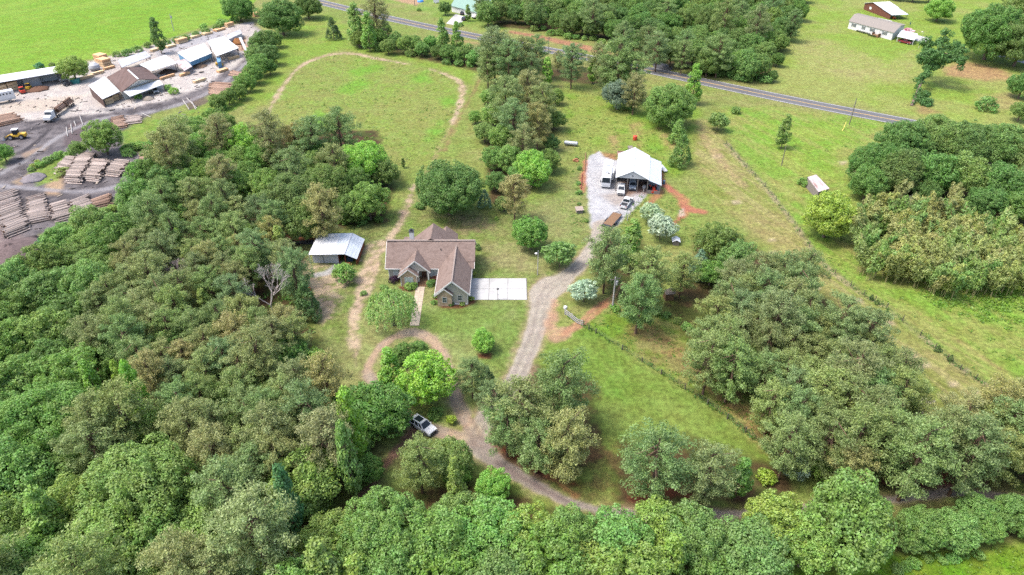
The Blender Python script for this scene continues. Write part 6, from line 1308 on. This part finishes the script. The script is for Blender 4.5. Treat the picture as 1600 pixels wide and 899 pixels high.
# yard odds and ends
def item(name, label, cat, px, py, mb, m, rz=0, bevel=0):
    o = mb.build(name, m, None, bevel); X, Y = un(px, py); o.location = (X, Y, 0); o.rotation_euler = (0, 0, rz); return tag(o, label, cat)
item("waste_bin", "teal steel waste bin between the long shed and the slant-roofed lumber shed", "bin", 119, 130, MB().prism([(-1.3, 0), (-1.6, 1.6), (1.6, 1.6), (1.3, 0)], 1, -1.1, 1.1).box(-1.65, 1.65, -1.15, 1.15, 1.5, 1.65), mat("teal_steel", (.02, .14, .13), .6), .3)
item("mixer_drum", "grey round tank lying behind the lumber stacks at the sawmill", "tank", 149, 110, MB().lathe([(.3, 0), (1.7, .3), (2.2, 1.2), (1.9, 2.2), (.8, 2.9), (.3, 3.0)], 18), roof_grey)
t = thing("conveyor", "pale sloping conveyor chute beside the sawdust heap", "conveyor", (*un(381, 72), 0), 0); c0, c1_ = at(385, 80, .8) - t.location, at(375, 59, 5) - t.location
MB().beam(c0, c1_, 1.0, .35).build("chute", roof_white, t); MB().beam((c1_.x, c1_.y, 0), c1_, .2).build("leg", dark_m, t); MB().beam((c0.x, c0.y, 0), c0, .2).build("leg", dark_m, t)
def heap(name, label, cat, px, py, r, h, col, seed):
    rd = np.random.default_rng(seed); mb = MB(); prof = [(r * (1 - k / 5) + .02, h * (1 - (1 - k / 5) ** 1.6) - .05) for k in range(6)]
    mb.lathe(prof, 18); mb.v = [(x * (1 + rd.normal() * .12), y * (1 + rd.normal() * .12), z * (1 + rd.normal() * .08)) for x, y, z in mb.v]
    o = mb.build(name, mat(name + str(seed), col, .95, .25, 2.5, spec=.05, bump=.4), None, smooth=True); X, Y = un(px, py); o.location = (X, Y, 0); return tag(o, label, cat)
heap("sawdust_heap", "orange-brown sawdust heap beside the conveyor at the sawmill", "heap", 372, 68, 3.4, 2.4, B(196, 138, 92), 1)
heap("bark_heap", "brown bark heap in front of the metal-panelled bay", "heap", 60, 140, 4.0, 1.1, B(150, 116, 98), 2)
heap("scrap_heap", "pale stone and scrap heap before the brown mill building", "heap", 232, 155, 2.2, 1.0, B(196, 184, 170), 3)
heap("stone_heap", "grey-white rubble heap at the bend of the sawmill track", "heap", 52, 279, 3.4, 1.2, B(176, 168, 172), 4)
heap("brush_heap", "large grey brush heap at the left photo edge under the log piles", "heap", 18, 395, 7, 2.2, B(150, 132, 130), 5)
heap("scrap_heap", "brown scrap heap under the white-roofed open shed", "heap", 262, 113, 3.5, 1.2, B(128, 110, 98), 6)
heap("scrap_heap", "rusty scrap heap right of the rusty-roofed lean-to", "heap", 312, 104, 3.2, 1.0, B(168, 142, 120), 7)
for k, (x, y, m, lab) in enumerate([(100, 128, paint_silver, "grey machine at the open end of the long shed"), (106, 134, paint_dark, "dark forklift-like machine at the open end of the long shed"), (46, 140, yellow_p, "yellow machine part before the metal-panelled bay"), (36, 146, red_p, "red machine beside the white trailer")]):
    t = thing("yard_machine", lab, "machine", (*un(x, y), 0), R(20 + 40 * k)); MB().box(-1.3, 1.1, -.7, .7, .4, 1.3).build("body", m, t, bevel=.08); MB().box(-.5, .5, -.6, .6, 1.3, 2.2).build("cab", glass_car, t); MB().box(-.6, .6, -.7, .7, 2.2, 2.3).build("cab_roof", m, t); MB().beam((1.0, 0, 1.0), (2.2, 0, .4), .2).build("arm", m, t); wheels(t, (-.8, .7), .75, .4, .3)
# round the barn and the lawns
o = MB().tube((-1.9, 0, .85), (1.9, 0, .85), .6, n=18).tube((-2.1, 0, .85), (-1.9, 0, .85), .35, .6, n=18).tube((1.9, 0, .85), (2.1, 0, .85), .6, .35, n=18).build("gas_tank", paint_silver, None, smooth=False)
t = thing("gas_tank", "long grey cylindrical tank on the grass left of the gravel apron", "tank", (*un(892, 228), 0), R(-14)); o.parent = t; o.name = "shell"; MB().box(-1.4, -1.1, -.5, .5, 0, .35).box(1.1, 1.4, -.5, .5, 0, .35).build("cradle", post_wood, t)
item("red_barrel", "red barrel standing behind the white barn", "barrel", 992, 219, MB().lathe([(.5, 0), (.62, .1), (.65, .7), (.62, 1.3), (.5, 1.4)], 16), red_p)
item("orange_block_heap", "orange block heap on the grass near the grey tank", "blocks", 900, 252, MB().box(-.9, -.1, -.4, .4, 0, .5).box(.05, .8, -.5, .3, 0, .45).box(-.4, .4, -.3, .3, .5, .85).box(-.2, .5, -.9, -.45, 0, .35), mat("orange_block", B(226, 156, 112), .8, .2, 2))
item("pallet_crate", "pale crate with red contents at the rear left corner of the white barn", "crate", 971, 243, MB().box(-1.2, 1.2, -1, -.9, 0, 1).box(-1.2, 1.2, .9, 1, 0, 1).box(-1.2, -1.1, -.9, .9, 0, 1).box(1.1, 1.2, -.9, .9, 0, 1).box(-1.1, 1.1, -.9, .9, .1, .6), mat("pale_crate", B(230, 190, 170), .8, .2, 2))
item("board_stack", "grey board stack behind the ridge of the white barn", "boards", 985, 233, MB().box(-.7, .7, -1.2, 1.2, 0, .2).box(-.7, .65, -1.15, 1.2, .22, .42).box(-.68, .7, -1.2, 1.1, .44, .6), post_wood)
t = thing("small_boat", "small white boat lying along the right side of the white barn", "boat", (*un(1036, 266), 0), R(100)); MB().prism([(-2, .35), (-1.9, .75), (1.4, .8), (2.2, .75), (1.5, .25), (-1.6, .2)], 1, -.6, .6).build("hull", paint_white, t, bevel=.15); MB().box(-1.5, 1.0, -.4, .4, .76, .8).build("well", paint_silver, t)
item("blue_barrel", "dark blue barrel at the red clay path beside the barn", "barrel", 1037, 288, MB().lathe([(.3, 0), (.38, .1), (.38, 1.0), (.3, 1.1)], 14), mat("blue_plastic", (.05, .09, .13), .5))
item("white_cooler", "white box on the ground by the barn's right front corner post", "box", 1006, 294, MB().box(-.4, .4, -.3, .3, 0, .6).box(-.42, .42, -.32, .32, .6, .72), paint_white)
t = thing("grill", "dark grill with blue lower shelf at the left lawn edge", "grill", (*un(471, 446), 0), R(12)); MB().box(-.7, .7, -.45, .45, .8, 1.15).build("firebox", dark_m, t); MB().prism([(-.45, 1.15), (-.35, 1.5), (.35, 1.5), (.45, 1.15)], 0, -.7, .7).build("lid", paint_blue, t); MB().box(-.8, .6, -.9, -.2, .0, .5).build("lower_box", blue_wall, t)
for x in (-.6, .6):
    for y in (-.4, .4): MB().beam((x, y, 0), (x, y, .8), .08).build("leg", dark_m, t)
item("red_box", "small red box with a dark front on the bare ground below the grill", "box", 483, 454, MB().box(-.3, .3, -.3, .3, 0, .8).box(-.34, .34, -.34, .34, .8, .9).box(-.2, .2, -.33, -.3, .2, .65), red_p)
item("round_pad", "round pink pad with a white basin on the far lawn", "pad", 1419, 48, MB().lathe([(3, 0), (3, .15), (2.9, .16), (1.6, .17), (1.5, .9), (1.3, .95), (.1, .9)], 22), mat("pink_vinyl", B(236, 150, 168), .6, .3, .7, col2=(.6, .6, .58), amt2=.9, scale2=.4))
item("folded_umbrella", "dark folded umbrella beside the pink pad", "umbrella", 1421, 42, MB().tube((0, 0, 0), (0, 0, 2.6), .05, n=6).lathe([(.1, .8), (.35, 1.1), (.12, 2.4), (.02, 2.6)], 10), mat("dark_green_cloth", (.03, .08, .06), .8))
item("blue_tarp_heap", "bright blue tarp heap at the top edge beyond the highway", "tarp", 657, 3, MB().lathe([(1.8, 0), (1.6, .8), (.9, 1.3), (.1, 1.4)], 12), mat("blue_tarp", (.05, .2, .5), .5))
item("white_trailer_box", "white box trailer left of the round tree at the green-roofed house", "trailer", 682, 5, MB().box(-1.5, 1.5, -1, 1, .5, 2.3).tube((-.3, -1.05, .4), (-.3, 1.05, .4), .4, n=10), paint_white)
# dark planting beds beside the metal shed
for k, (p, z) in enumerate([([(462, 366), (505, 362), (505, 369), (458, 371)], .16), ([(452, 378), (490, 376), (490, 382), (450, 382)], .16)]):
    MBp = MB().slab([at(x, y, 0) + Vector((0, 0, z)) for x, y in p], z); tag(MBp.build("planting_bed", mat("black_sheeting", (.035, .032, .035), .7, .3, 2)), ["dark sheeted planting bed nearer the trees, left of the metal shed", "dark sheeted planting bed nearer the camera, left of the metal shed"][k], "planting bed")
# board edging of the gravel apron
for k, (a, b_) in enumerate([((915, 240), (914, 268)), ((910, 272), (908, 296))]):
    o = MB().beam(at(*a) + Vector((0, 0, .15)), at(*b_) + Vector((0, 0, .15)), .18, .3).build("edging_board", rust_steel if k else wood_deck); tag(o, ["pale edging board at the upper left of the gravel apron", "reddish edging board at the lower left of the gravel apron"][k], "edging board")
# ------------------------------------------------------------------ poles, fences, logs, lumber
def pole_h(bx, by, ty):
    X, Y = un(bx, by); lo, hi = .5, 20
    for _ in range(40):
        z = (lo + hi) / 2; zc = Y * cp - (z - HGT) * sp; yc = -(Y * sp + (z - HGT) * cp)
        if 449.5 + FOC * yc / zc > ty: lo = z
        else: hi = z
    return X, Y, z
pole_w = mat("pole_wood", (.13, .115, .1), .9, .2, 4, spec=.1, stretch=(1, 1, .2)); pole_g = mat("pole_grey", (.3, .29, .28), .9, .12, 4, spec=.1)
def pole(bx, by, ty, label, arm=True, can=False, lamp=False, rz=.3, r=.16, m=None, guy=None):
    X, Y, z = pole_h(bx, by, ty); t = thing("utility_pole" if not lamp else "lamp_post", label, "utility pole" if not lamp else "lamp post", (X, Y, 0), rz)
    MB().tube((0, 0, -.3), (0, 0, z), r, r * .7, 8).build("pole", m or pole_w, t)
    if arm:
        MB().box(-1.1, 1.1, -.07, .07, z - .6, z - .45).build("crossarm", pole_w, t)
        for x in (-1, .45, 1): MB().tube((x, 0, z - .45), (x, 0, z - .25), .06, .04, 6).build("insulator", rim_m, t)
    if can: MB().tube((.38, 0, z - 1.9), (.38, 0, z - 1.0), .3, n=12).tube((.38, 0, z - 1.0), (.38, 0, z - .9), .3, .15, n=12).build("transformer", roof_grey, t)
    if lamp:
        MB().beam((0, 0, z - .4), (-1.0, -.2, z - .1), .07).build("bracket", rim_m, t); MB().lathe([(.12, z - .3), (.3, z - .15), (.2, z), (.05, z + .04)], 10, (-1.0, -.2)).build("lamp_head", trim, t)
    if guy:
        p = at(*guy) - t.location; p.rotate(Matrix.Rotation(-rz, 3, 'Z')); MB().tube(p, p + (Vector((0, 0, z)) - p) * .28, .09, n=6).build("guy_guard", mat("guy_yellow", (.5, .42, .08), .5), t); MB().tube(p + (Vector((0, 0, z)) - p) * .28, (0, 0, z - .3), .015, n=4).build("guy_wire", rim_m, t)
    return t
pole(1327, 195, 154, "tall utility pole beside the highway with a yellow guy guard", False, guy=(1316, 205))
pole(1221, 259, 229, "short leaning pole by the sparse tree in the right pasture", False, r=.13)
pole(957, 482, 433, "grey utility pole with a transformer beside the red tyre tracks", True, True, m=pole_g, r=.2)
pole(840, 430, 392, "yard lamp post between the lawn and the gravel drive", False, lamp=True, m=pole_g, r=.1, rz=.9)
pole(272, 49, 22, "utility pole in the crop field behind the sawmill", False, True, m=pole_g)
pole(331, 84, 56, "utility pole between the blue building and the largest white shed", True)
pole(326, 96, 74, "slim pole before the front wall of the blue building", False, m=pole_g, r=.12)
pole(857, 86, 58, "utility pole before the dirt bank of the highway", True)
pole(1435, 76, 49, "slim grey pole at the driveway of the long white home", False, lamp=True, m=pole_g, r=.09)
pole(648, 9, -18, "utility pole by the blue tarp at the top edge", True)
t = pole(778, 469, 452, "dark ornamental lamp post on the edge of the concrete pad", False, r=.07, m=dark_m); z = pole_h(778, 469, 452)[2]; MB().lathe([(.05, z - .2), (.28, z), (.1, z + .25)], 8).build("lantern", dark_m, t)
pole(316, 104, 90, "short dark post among the scrap at the sawmill", False, r=.1)

def fence(name, label, pts, post_px, h=1.25, wires=4, r=.09, m=None, rail=False):
    P = [at(x, y) for x, y in pts]; t = thing(name, label, "fence", P[0]); o0 = P[0]
    for k, (x, y) in enumerate(post_px):
        p = at(x, y) - o0; MB().tube((p.x, p.y, -.2), (p.x + random.uniform(-.06, .06), p.y + random.uniform(-.06, .06), h * random.uniform(.9, 1.1)), r * random.uniform(.85, 1.2), r * .8, 7).build("post", m or post_wood, t)
    for w in range(wires):
        z = h * (.3 + .65 * w / max(1, wires - 1)); mb = MB()
        for a, b_ in zip(P[:-1], P[1:]):
            if rail: mb.beam(a - o0 + Vector((0, 0, z)), b_ - o0 + Vector((0, 0, z)), .06, .16)
            else: mb.tube(a - o0 + Vector((0, 0, z)), b_ - o0 + Vector((0, 0, z)), .012, n=3)
        mb.build("rail" if rail else "wire", m or (pole_g if rail else rim_m), t)
def along(pts, n_): 
    L_ = smooth_line([(*un(x, y), 0) for x, y in pts], 30); return L_[np.linspace(0, len(L_) - 1, n_).astype(int)][:, :2]
dark_post = mat("dark_post", (.085, .075, .065), .9, .2, 5, spec=.1)
fence("wire_fence", "wire fence on dark posts along the sandy strip of the hay field", fence_line, [back_px(*p) for p in along(fence_line, 26)], m=dark_post)
pfl = [(911, 508), (931, 521), (972, 547), (1033, 585), (1107, 632), (1165, 676), (1216, 717)]
fence("wire_fence", "wire fence on dark posts along the paddock's upper edge", pfl, [(911, 508), (920, 515), (931, 521), (972, 547), (1003, 566), (1033, 585), (1070, 609), (1105, 632), (1136, 655), (1165, 676), (1192, 698), (1216, 717)], m=dark_post, r=.11)
fence("rail_fence", "short rail fence and gate between the drive and the tyre tracks", [(883, 492), (892, 499), (902, 507), (911, 510)], [(883, 492), (893, 498)], 1.3, 3, .12, pole_g, True)
fence("wire_fence", "weedy wire fence along the right side of the gravel apron", [(1006, 300), (1000, 312), (988, 330), (980, 345)], [(1006, 300), (1002, 308), (997, 317), (991, 326), (985, 336), (980, 345)], m=pole_g)
item("feeder_post", "white-topped barrel on a post at the end of the rail fence", "feeder", 883, 489, MB().tube((0, 0, 0), (0, 0, 1.0), .12, n=8).lathe([(.3, 1.0), (.38, 1.1), (.38, 1.55), (.2, 1.7)], 12), mat("feeder_white", (.45, .46, .48), .5))
# logs: the top layers of each pile as single logs, the layers under them as one heap
log_m = mat("log_bark", B(206, 190, 180, .38), .9, .22, 2.5, spec=.08, stretch=(.4, 3, 3), col2=B(176, 150, 140), amt2=.7, scale2=.7)
log_b = mat("log_brown", B(200, 168, 148, .36), .9, .22, 2.5, spec=.08, stretch=(.4, 3, 3), col2=B(166, 126, 104), amt2=.7, scale2=.7)
for lm_ in (log_m, log_b):      # each log its own tone
    nn_, ll_ = lm_.node_tree.nodes, lm_.node_tree.links; bb_ = nn_["Principled BSDF"]; src = bb_.inputs["Base Color"].links[0].from_socket
    oi_ = nn_.new("ShaderNodeObjectInfo"); hv_ = nn_.new("ShaderNodeHueSaturation"); ge_ = nn_.new("ShaderNodeNewGeometry"); ad_ = nn_.new("ShaderNodeMath"); ad_.operation = 'ADD'; ll_.new(oi_.outputs["Random"], ad_.inputs[0]); ll_.new(ge_.outputs["Random Per Island"], ad_.inputs[1])
    fr_ = nn_.new("ShaderNodeMath"); fr_.operation = 'FRACT'; ll_.new(ad_.outputs[0], fr_.inputs[0]); mr_ = nn_.new("ShaderNodeMapRange"); mr_.inputs[3].default_value = .62; mr_.inputs[4].default_value = 1.45; ll_.new(fr_.outputs[0], mr_.inputs[0]); ll_.new(mr_.outputs[0], hv_.inputs["Value"]); ll_.new(src, hv_.inputs["Color"]); ll_.new(hv_.outputs[0], bb_.inputs["Base Color"])
end_m = mat("log_end", B(150, 112, 88), .9, .2, 3, spec=.08)
LOGS = {}
def log_mesh(key, v):
    if (key, v) not in LOGS:
        rd = random.Random(v); mb = MB(); n_ = 8; r0, r1 = .5, .5 * rd.uniform(.72, .95); mb.tube((-.5, 0, 0), (.5, rd.uniform(-.03, .03), 0), r0, r1, n_, cap=False)
        mb.add(mb.v[:n_], [tuple(range(n_ - 1, -1, -1))], 1); mb.add(mb.v[n_:2 * n_], [tuple(range(n_))], 1)
        LOGS[(key, v)] = mb.mesh("log", [log_m if key == 'g' else log_b, end_m])
    return LOGS[(key, v)]
nlog = 0
def log_pile(BL, BR, TL, TR, key, label, group, dia=.46, layers=4, keep=24):
    """four ground corners: logs lie from left to right, the pile runs from bottom to top"""
    global nlog
    bl, br, tl, tr = at(*BL), at(*BR), at(*TL), at(*TR); run = ((tl - bl) + (tr - br)) / 2; n_ = max(4, int(run.length / dia)); heap_mb = MB(); singles = []
    for ly in range(layers):
        m_ = n_ - ly * 2
        for k in range(m_):
            t_ = (k + .5 + ly) / n_; a, b_ = bl.lerp(tl, t_), br.lerp(tr, t_); sh = random.uniform(-.15, .15); dv = b_ - a; a, b_ = a + dv * sh, b_ + dv * (sh + random.uniform(-.1, .06)); d_ = dia * random.uniform(.6, 1.2); z = dia * .5 + ly * dia * .82 + random.uniform(-.04, .04)
            a.z = b_.z = z; b_.z += random.uniform(-.08, .08); top = (ly == layers - 1) or k == 0 or k == m_ - 1
            singles.append((2 if ly == layers - 1 else (1 if top else 0), ly, a, b_, d_))
    singles.sort(key=lambda q: (-q[0], -q[1]))
    for i, (pr_, ly, a, b_, d_) in enumerate(singles):
        if i < keep:
            o = bpy.data.objects.new("log", log_mesh(key, random.randrange(5))); C.objects.link(o); dv = b_ - a
            o.location = (a + b_) / 2; o.scale = (dv.length, d_, d_); o.rotation_euler = (0, -math.atan2(dv.z, Vector((dv.x, dv.y)).length), math.atan2(dv.y, dv.x)); tag(o, label, "log", group); nlog += 1
        else: heap_mb.tube(a, b_, d_ / 2, d_ * .42, 8, 0, True)
    if heap_mb.v: stuff(heap_mb.build("log_heap", log_m if key == 'g' else log_b))
PI_ = [((85, 273), (106, 277), (111, 247), (124, 248), 'g', "grey log in the leftmost of the four stacked rows beside the tall yard tree", 20, 4),
       ((103, 288), (126, 289), (132, 243), (153, 243), 'g', "grey log in the long second row of the stacks beside the tall yard tree", 26, 5),
       ((133, 284), (154, 286), (150, 252), (174, 253), 'g', "pale log in the third row of the stacks beside the tall yard tree", 20, 4),
       ((167, 276), (189, 279), (186, 252), (207, 255), 'g', "pale log in the rightmost row of the stacks beside the tall yard tree", 20, 4),
       ((12, 374), (47, 360), (-8, 308), (23, 297), 'g', "long grey log in the biggest pile at the left photo edge", 32, 3),
       ((46, 352), (78, 345), (44, 312), (68, 305), 'g', "grey log in the second pile of the lower row", 22, 3),
       ((86, 350), (115, 342), (80, 322), (104, 315), 'g', "grey log in the third pile of the lower row", 20, 3),
       ((120, 340), (148, 332), (112, 318), (138, 306), 'g', "grey log in the fourth pile of the lower row", 18, 3),
       ((149, 330), (175, 324), (142, 316), (172, 305), 'b', "brown-ended log in the rightmost pile of the lower row", 14, 3),
       ((0, 199), (36, 190), (-14, 186), (18, 180), 'b', "brown log in the pile below the white trailer", 16, 3),
       ((177, 203), (198, 200), (175, 186), (192, 182), 'b', "pinkish log in the left pile behind the tall yard tree", 14, 2),
       ((197, 196), (222, 193), (200, 184), (220, 182), 'g', "grey log in the right pile behind the tall yard tree", 12, 2),
       ((328, 150), (352, 153), (332, 130), (366, 132), 'b', "brown log in the pile at the sawmill's belt of trees", 22, 2),
       ((358, 119), (374, 121), (364, 111), (378, 114), 'b', "loose orange log beside the sawmill lane", 8, 1),
       ((218, 256), (226, 257), (220, 241), (228, 241), 'b', "brown log in the small heap at the edge of the left wood", 8, 2),
       ((0, 430), (14, 424), (0, 422), (12, 418), 'g', "grey log lying at the left photo edge under the brush heap", 4, 1)]
for k, (a, b_, c, e_, key, lab, keep, ly) in enumerate(PI_): log_pile(a, b_, c, e_, key, lab, "logs of pile: " + lab.split(" in ")[-1].split(" at ")[-1][:48], .46, ly, keep)
for x0, hi_ in ((-Ll + .2, 4.4), (-Ll + 5.6, 5.2)):
    for ly in range(4):
        for k in range(5 - ly):
            y = -.95 + .47 * (k + ly * .5); o = bpy.data.objects.new("log", log_mesh('b', random.randrange(5))); C.objects.link(o); p = at_truck(x0 + hi_ / 2 + random.uniform(-.2, .2), y, 1.4 + ly * .4)
            o.location = p; o.scale = (hi_ * random.uniform(.93, 1.05), .45, .45); o.rotation_euler = (0, 0, rzl); tag(o, "brown log loaded on the white log truck, " + ("rear bundle" if x0 < -Ll + 1 else "front bundle"), "log", "logs on the truck's " + ("rear" if x0 < -Ll + 1 else "front") + " bundle"); nlog += 1
# small loose pale sticks on the bark floor
for x, y, x2, y2 in [(104, 200, 106, 214), (111, 195, 113, 210), (125, 182, 130, 196), (116, 190, 119, 198), (286, 157, 296, 172), (292, 154, 308, 170), (300, 160, 306, 172), (222, 178, 236, 184)]:
    a, b_ = at(x, y), at(x2, y2); o = MB().tube(a + Vector((0, 0, .15)), b_ + Vector((0, 0, .15)), .17, .12, 7).build("pale_pole", mat("peeled_wood", B(226, 220, 214), .8, .1, 3)); tag(o, "pale peeled pole lying on the bark floor of the yard", "pole", "pale poles on the bark floor")
# stacked lumber
def lumber(px, py, L_, Wd, tiers, rz, label, m=None, z0=0.0):
    X, Y = un(px, py); t = thing("lumber_stack", label, "lumber stack", (X, Y, z0), rz)
    for k in range(tiers):
        z = .12 + k * 1.0; mb = MB()
        for j in range(6): mb.box(-L_ / 2 * random.uniform(.96, 1), L_ / 2 * random.uniform(.96, 1), -Wd / 2, Wd / 2, z + j * .14, z + j * .14 + .125)
        mb.build("bundle", m or (ply2 if random.random() < .4 else ply), t)
        bb = MB()
        for x in (-L_ * .35, 0, L_ * .35): bb.box(x - .06, x + .06, -Wd / 2 - .02, Wd / 2 + .02, z - .12, z - .003)
        bb.build("bearer", post_wood, t)
    return t
mrz = math.atan2(*((at(380, 40) - at(240, 78)).yx))
for px, py, L_, W_, tr_, lab in [(245, 79, 5.4, 1.8, 1, "low pale lumber stack nearest the grey-roofed shed, in the row along the field"), (267, 74, 4.4, 2.2, 1, "second lumber stack from the left in the row along the field"), (284, 67, 5.0, 2.6, 2, "double-height lumber stack in the row along the field, third from the left"), (305, 59, 4.8, 1.8, 1, "fourth lumber stack in the row along the field"), (324, 54, 4.8, 2.4, 1, "fifth lumber stack in the row along the field, behind the blue building"), (343, 48, 5.4, 2.6, 1, "sixth lumber stack in the row along the field"), (359, 42, 4.0, 2.0, 2, "tall orange lumber stack at the right end of the row"), (135, 123, 6.0, 1.2, 1, "long low lumber pack left of the slant-roofed lumber shed"), (153, 116, 5.2, 1.2, 1, "second low lumber pack in line towards the brown mill building"), (171, 108, 4.6, 1.2, 1, "third low lumber pack in line behind the brown mill building"), (366, 92, 4.6, 1.6, 1, "brown lumber stack in front of the largest white shed"), (262, 122, 6.4, .8, 1, "pale boards lying before the white-roofed open shed"), (348, 112, 4.6, 1.8, 1, "brown lumber stack on the lane side of the rusty scrap"), (312, 128, 5.0, 1.4, 1, "low board pack between scrap and lane at the sawmill"), (289, 118, 4.2, 1.2, 1, "low board pack below the rusty-roofed lean-to"), (400, 26, 3.0, 1.8, 2, "small orange lumber stack by the far corner of the yard")]:
    lumber(px, py, L_, W_, tr_, mrz, lab)
lumber(164, 103, 4.6, 3.6, 3, mrz + R(90), "tall pale lumber stack behind the slant-roofed lumber shed"); lumber(159, 96, 4.6, 3.4, 3, mrz + R(90), "rear half of the tall pale lumber stack by the hedge")
lumber(169, 162, 3.2, 2.4, 2, mrz, "left lumber stack under the slant-roofed lumber shed", ply); lumber(181, 156, 3.2, 2.4, 2, mrz, "right lumber stack under the slant-roofed lumber shed", ply)
lumber(3, 146, 3.6, 2.4, 3, mrz, "left lumber stack in the bays of the long white shed", ply); lumber(20, 141, 3.6, 2.4, 3, mrz, "right lumber stack in the bays of the long white shed", ply)
# bark, slabs and scrap strewn over the yard: nobody could count it
gd = np.random.default_rng(5); dbs = [MB(), MB(), MB()]
for poly, n_ in ((mill, 900), ([(0, 128), (100, 106), (235, 72), (345, 42), (395, 34), (408, 50), (398, 78), (356, 112), (300, 142), (215, 168), (105, 186), (0, 195)], 420), ([(270, 175), (320, 155), (370, 130), (350, 160), (290, 190)], 90)):
    xs = [p[0] for p in poly]; ys = [p[1] for p in poly]; k = 0
    while k < n_:
        x, y = gd.uniform(max(-20, min(xs)), max(xs)), gd.uniform(min(ys), max(ys)); k += 1
        if not in_poly(x, y, poly) or fbm(np.array([x]), np.array([y]), .05, 3, 2)[0] < .42: continue
        p = at(x, y); an = gd.uniform(0, 6.28); L2 = gd.uniform(.3, 1.9); u = Vector((math.cos(an), math.sin(an), 0)) * L2 / 2; z_ = Vector((0, 0, gd.uniform(.05, .2)))
        dbs[int(gd.integers(3))].beam(p - u + z_, p + u + z_ * .8, gd.uniform(.08, .45), gd.uniform(.06, .3))
for mb, m in zip(dbs, (mat("bark_scrap", (.06, .05, .048), .95, .3, 3), mat("slab_scrap", B(214, 196, 176), .9, .2, 3), mat("grey_scrap", B(150, 142, 142), .9, .25, 3))): stuff(mb.build("debris", m))
print("LOGS", nlog)
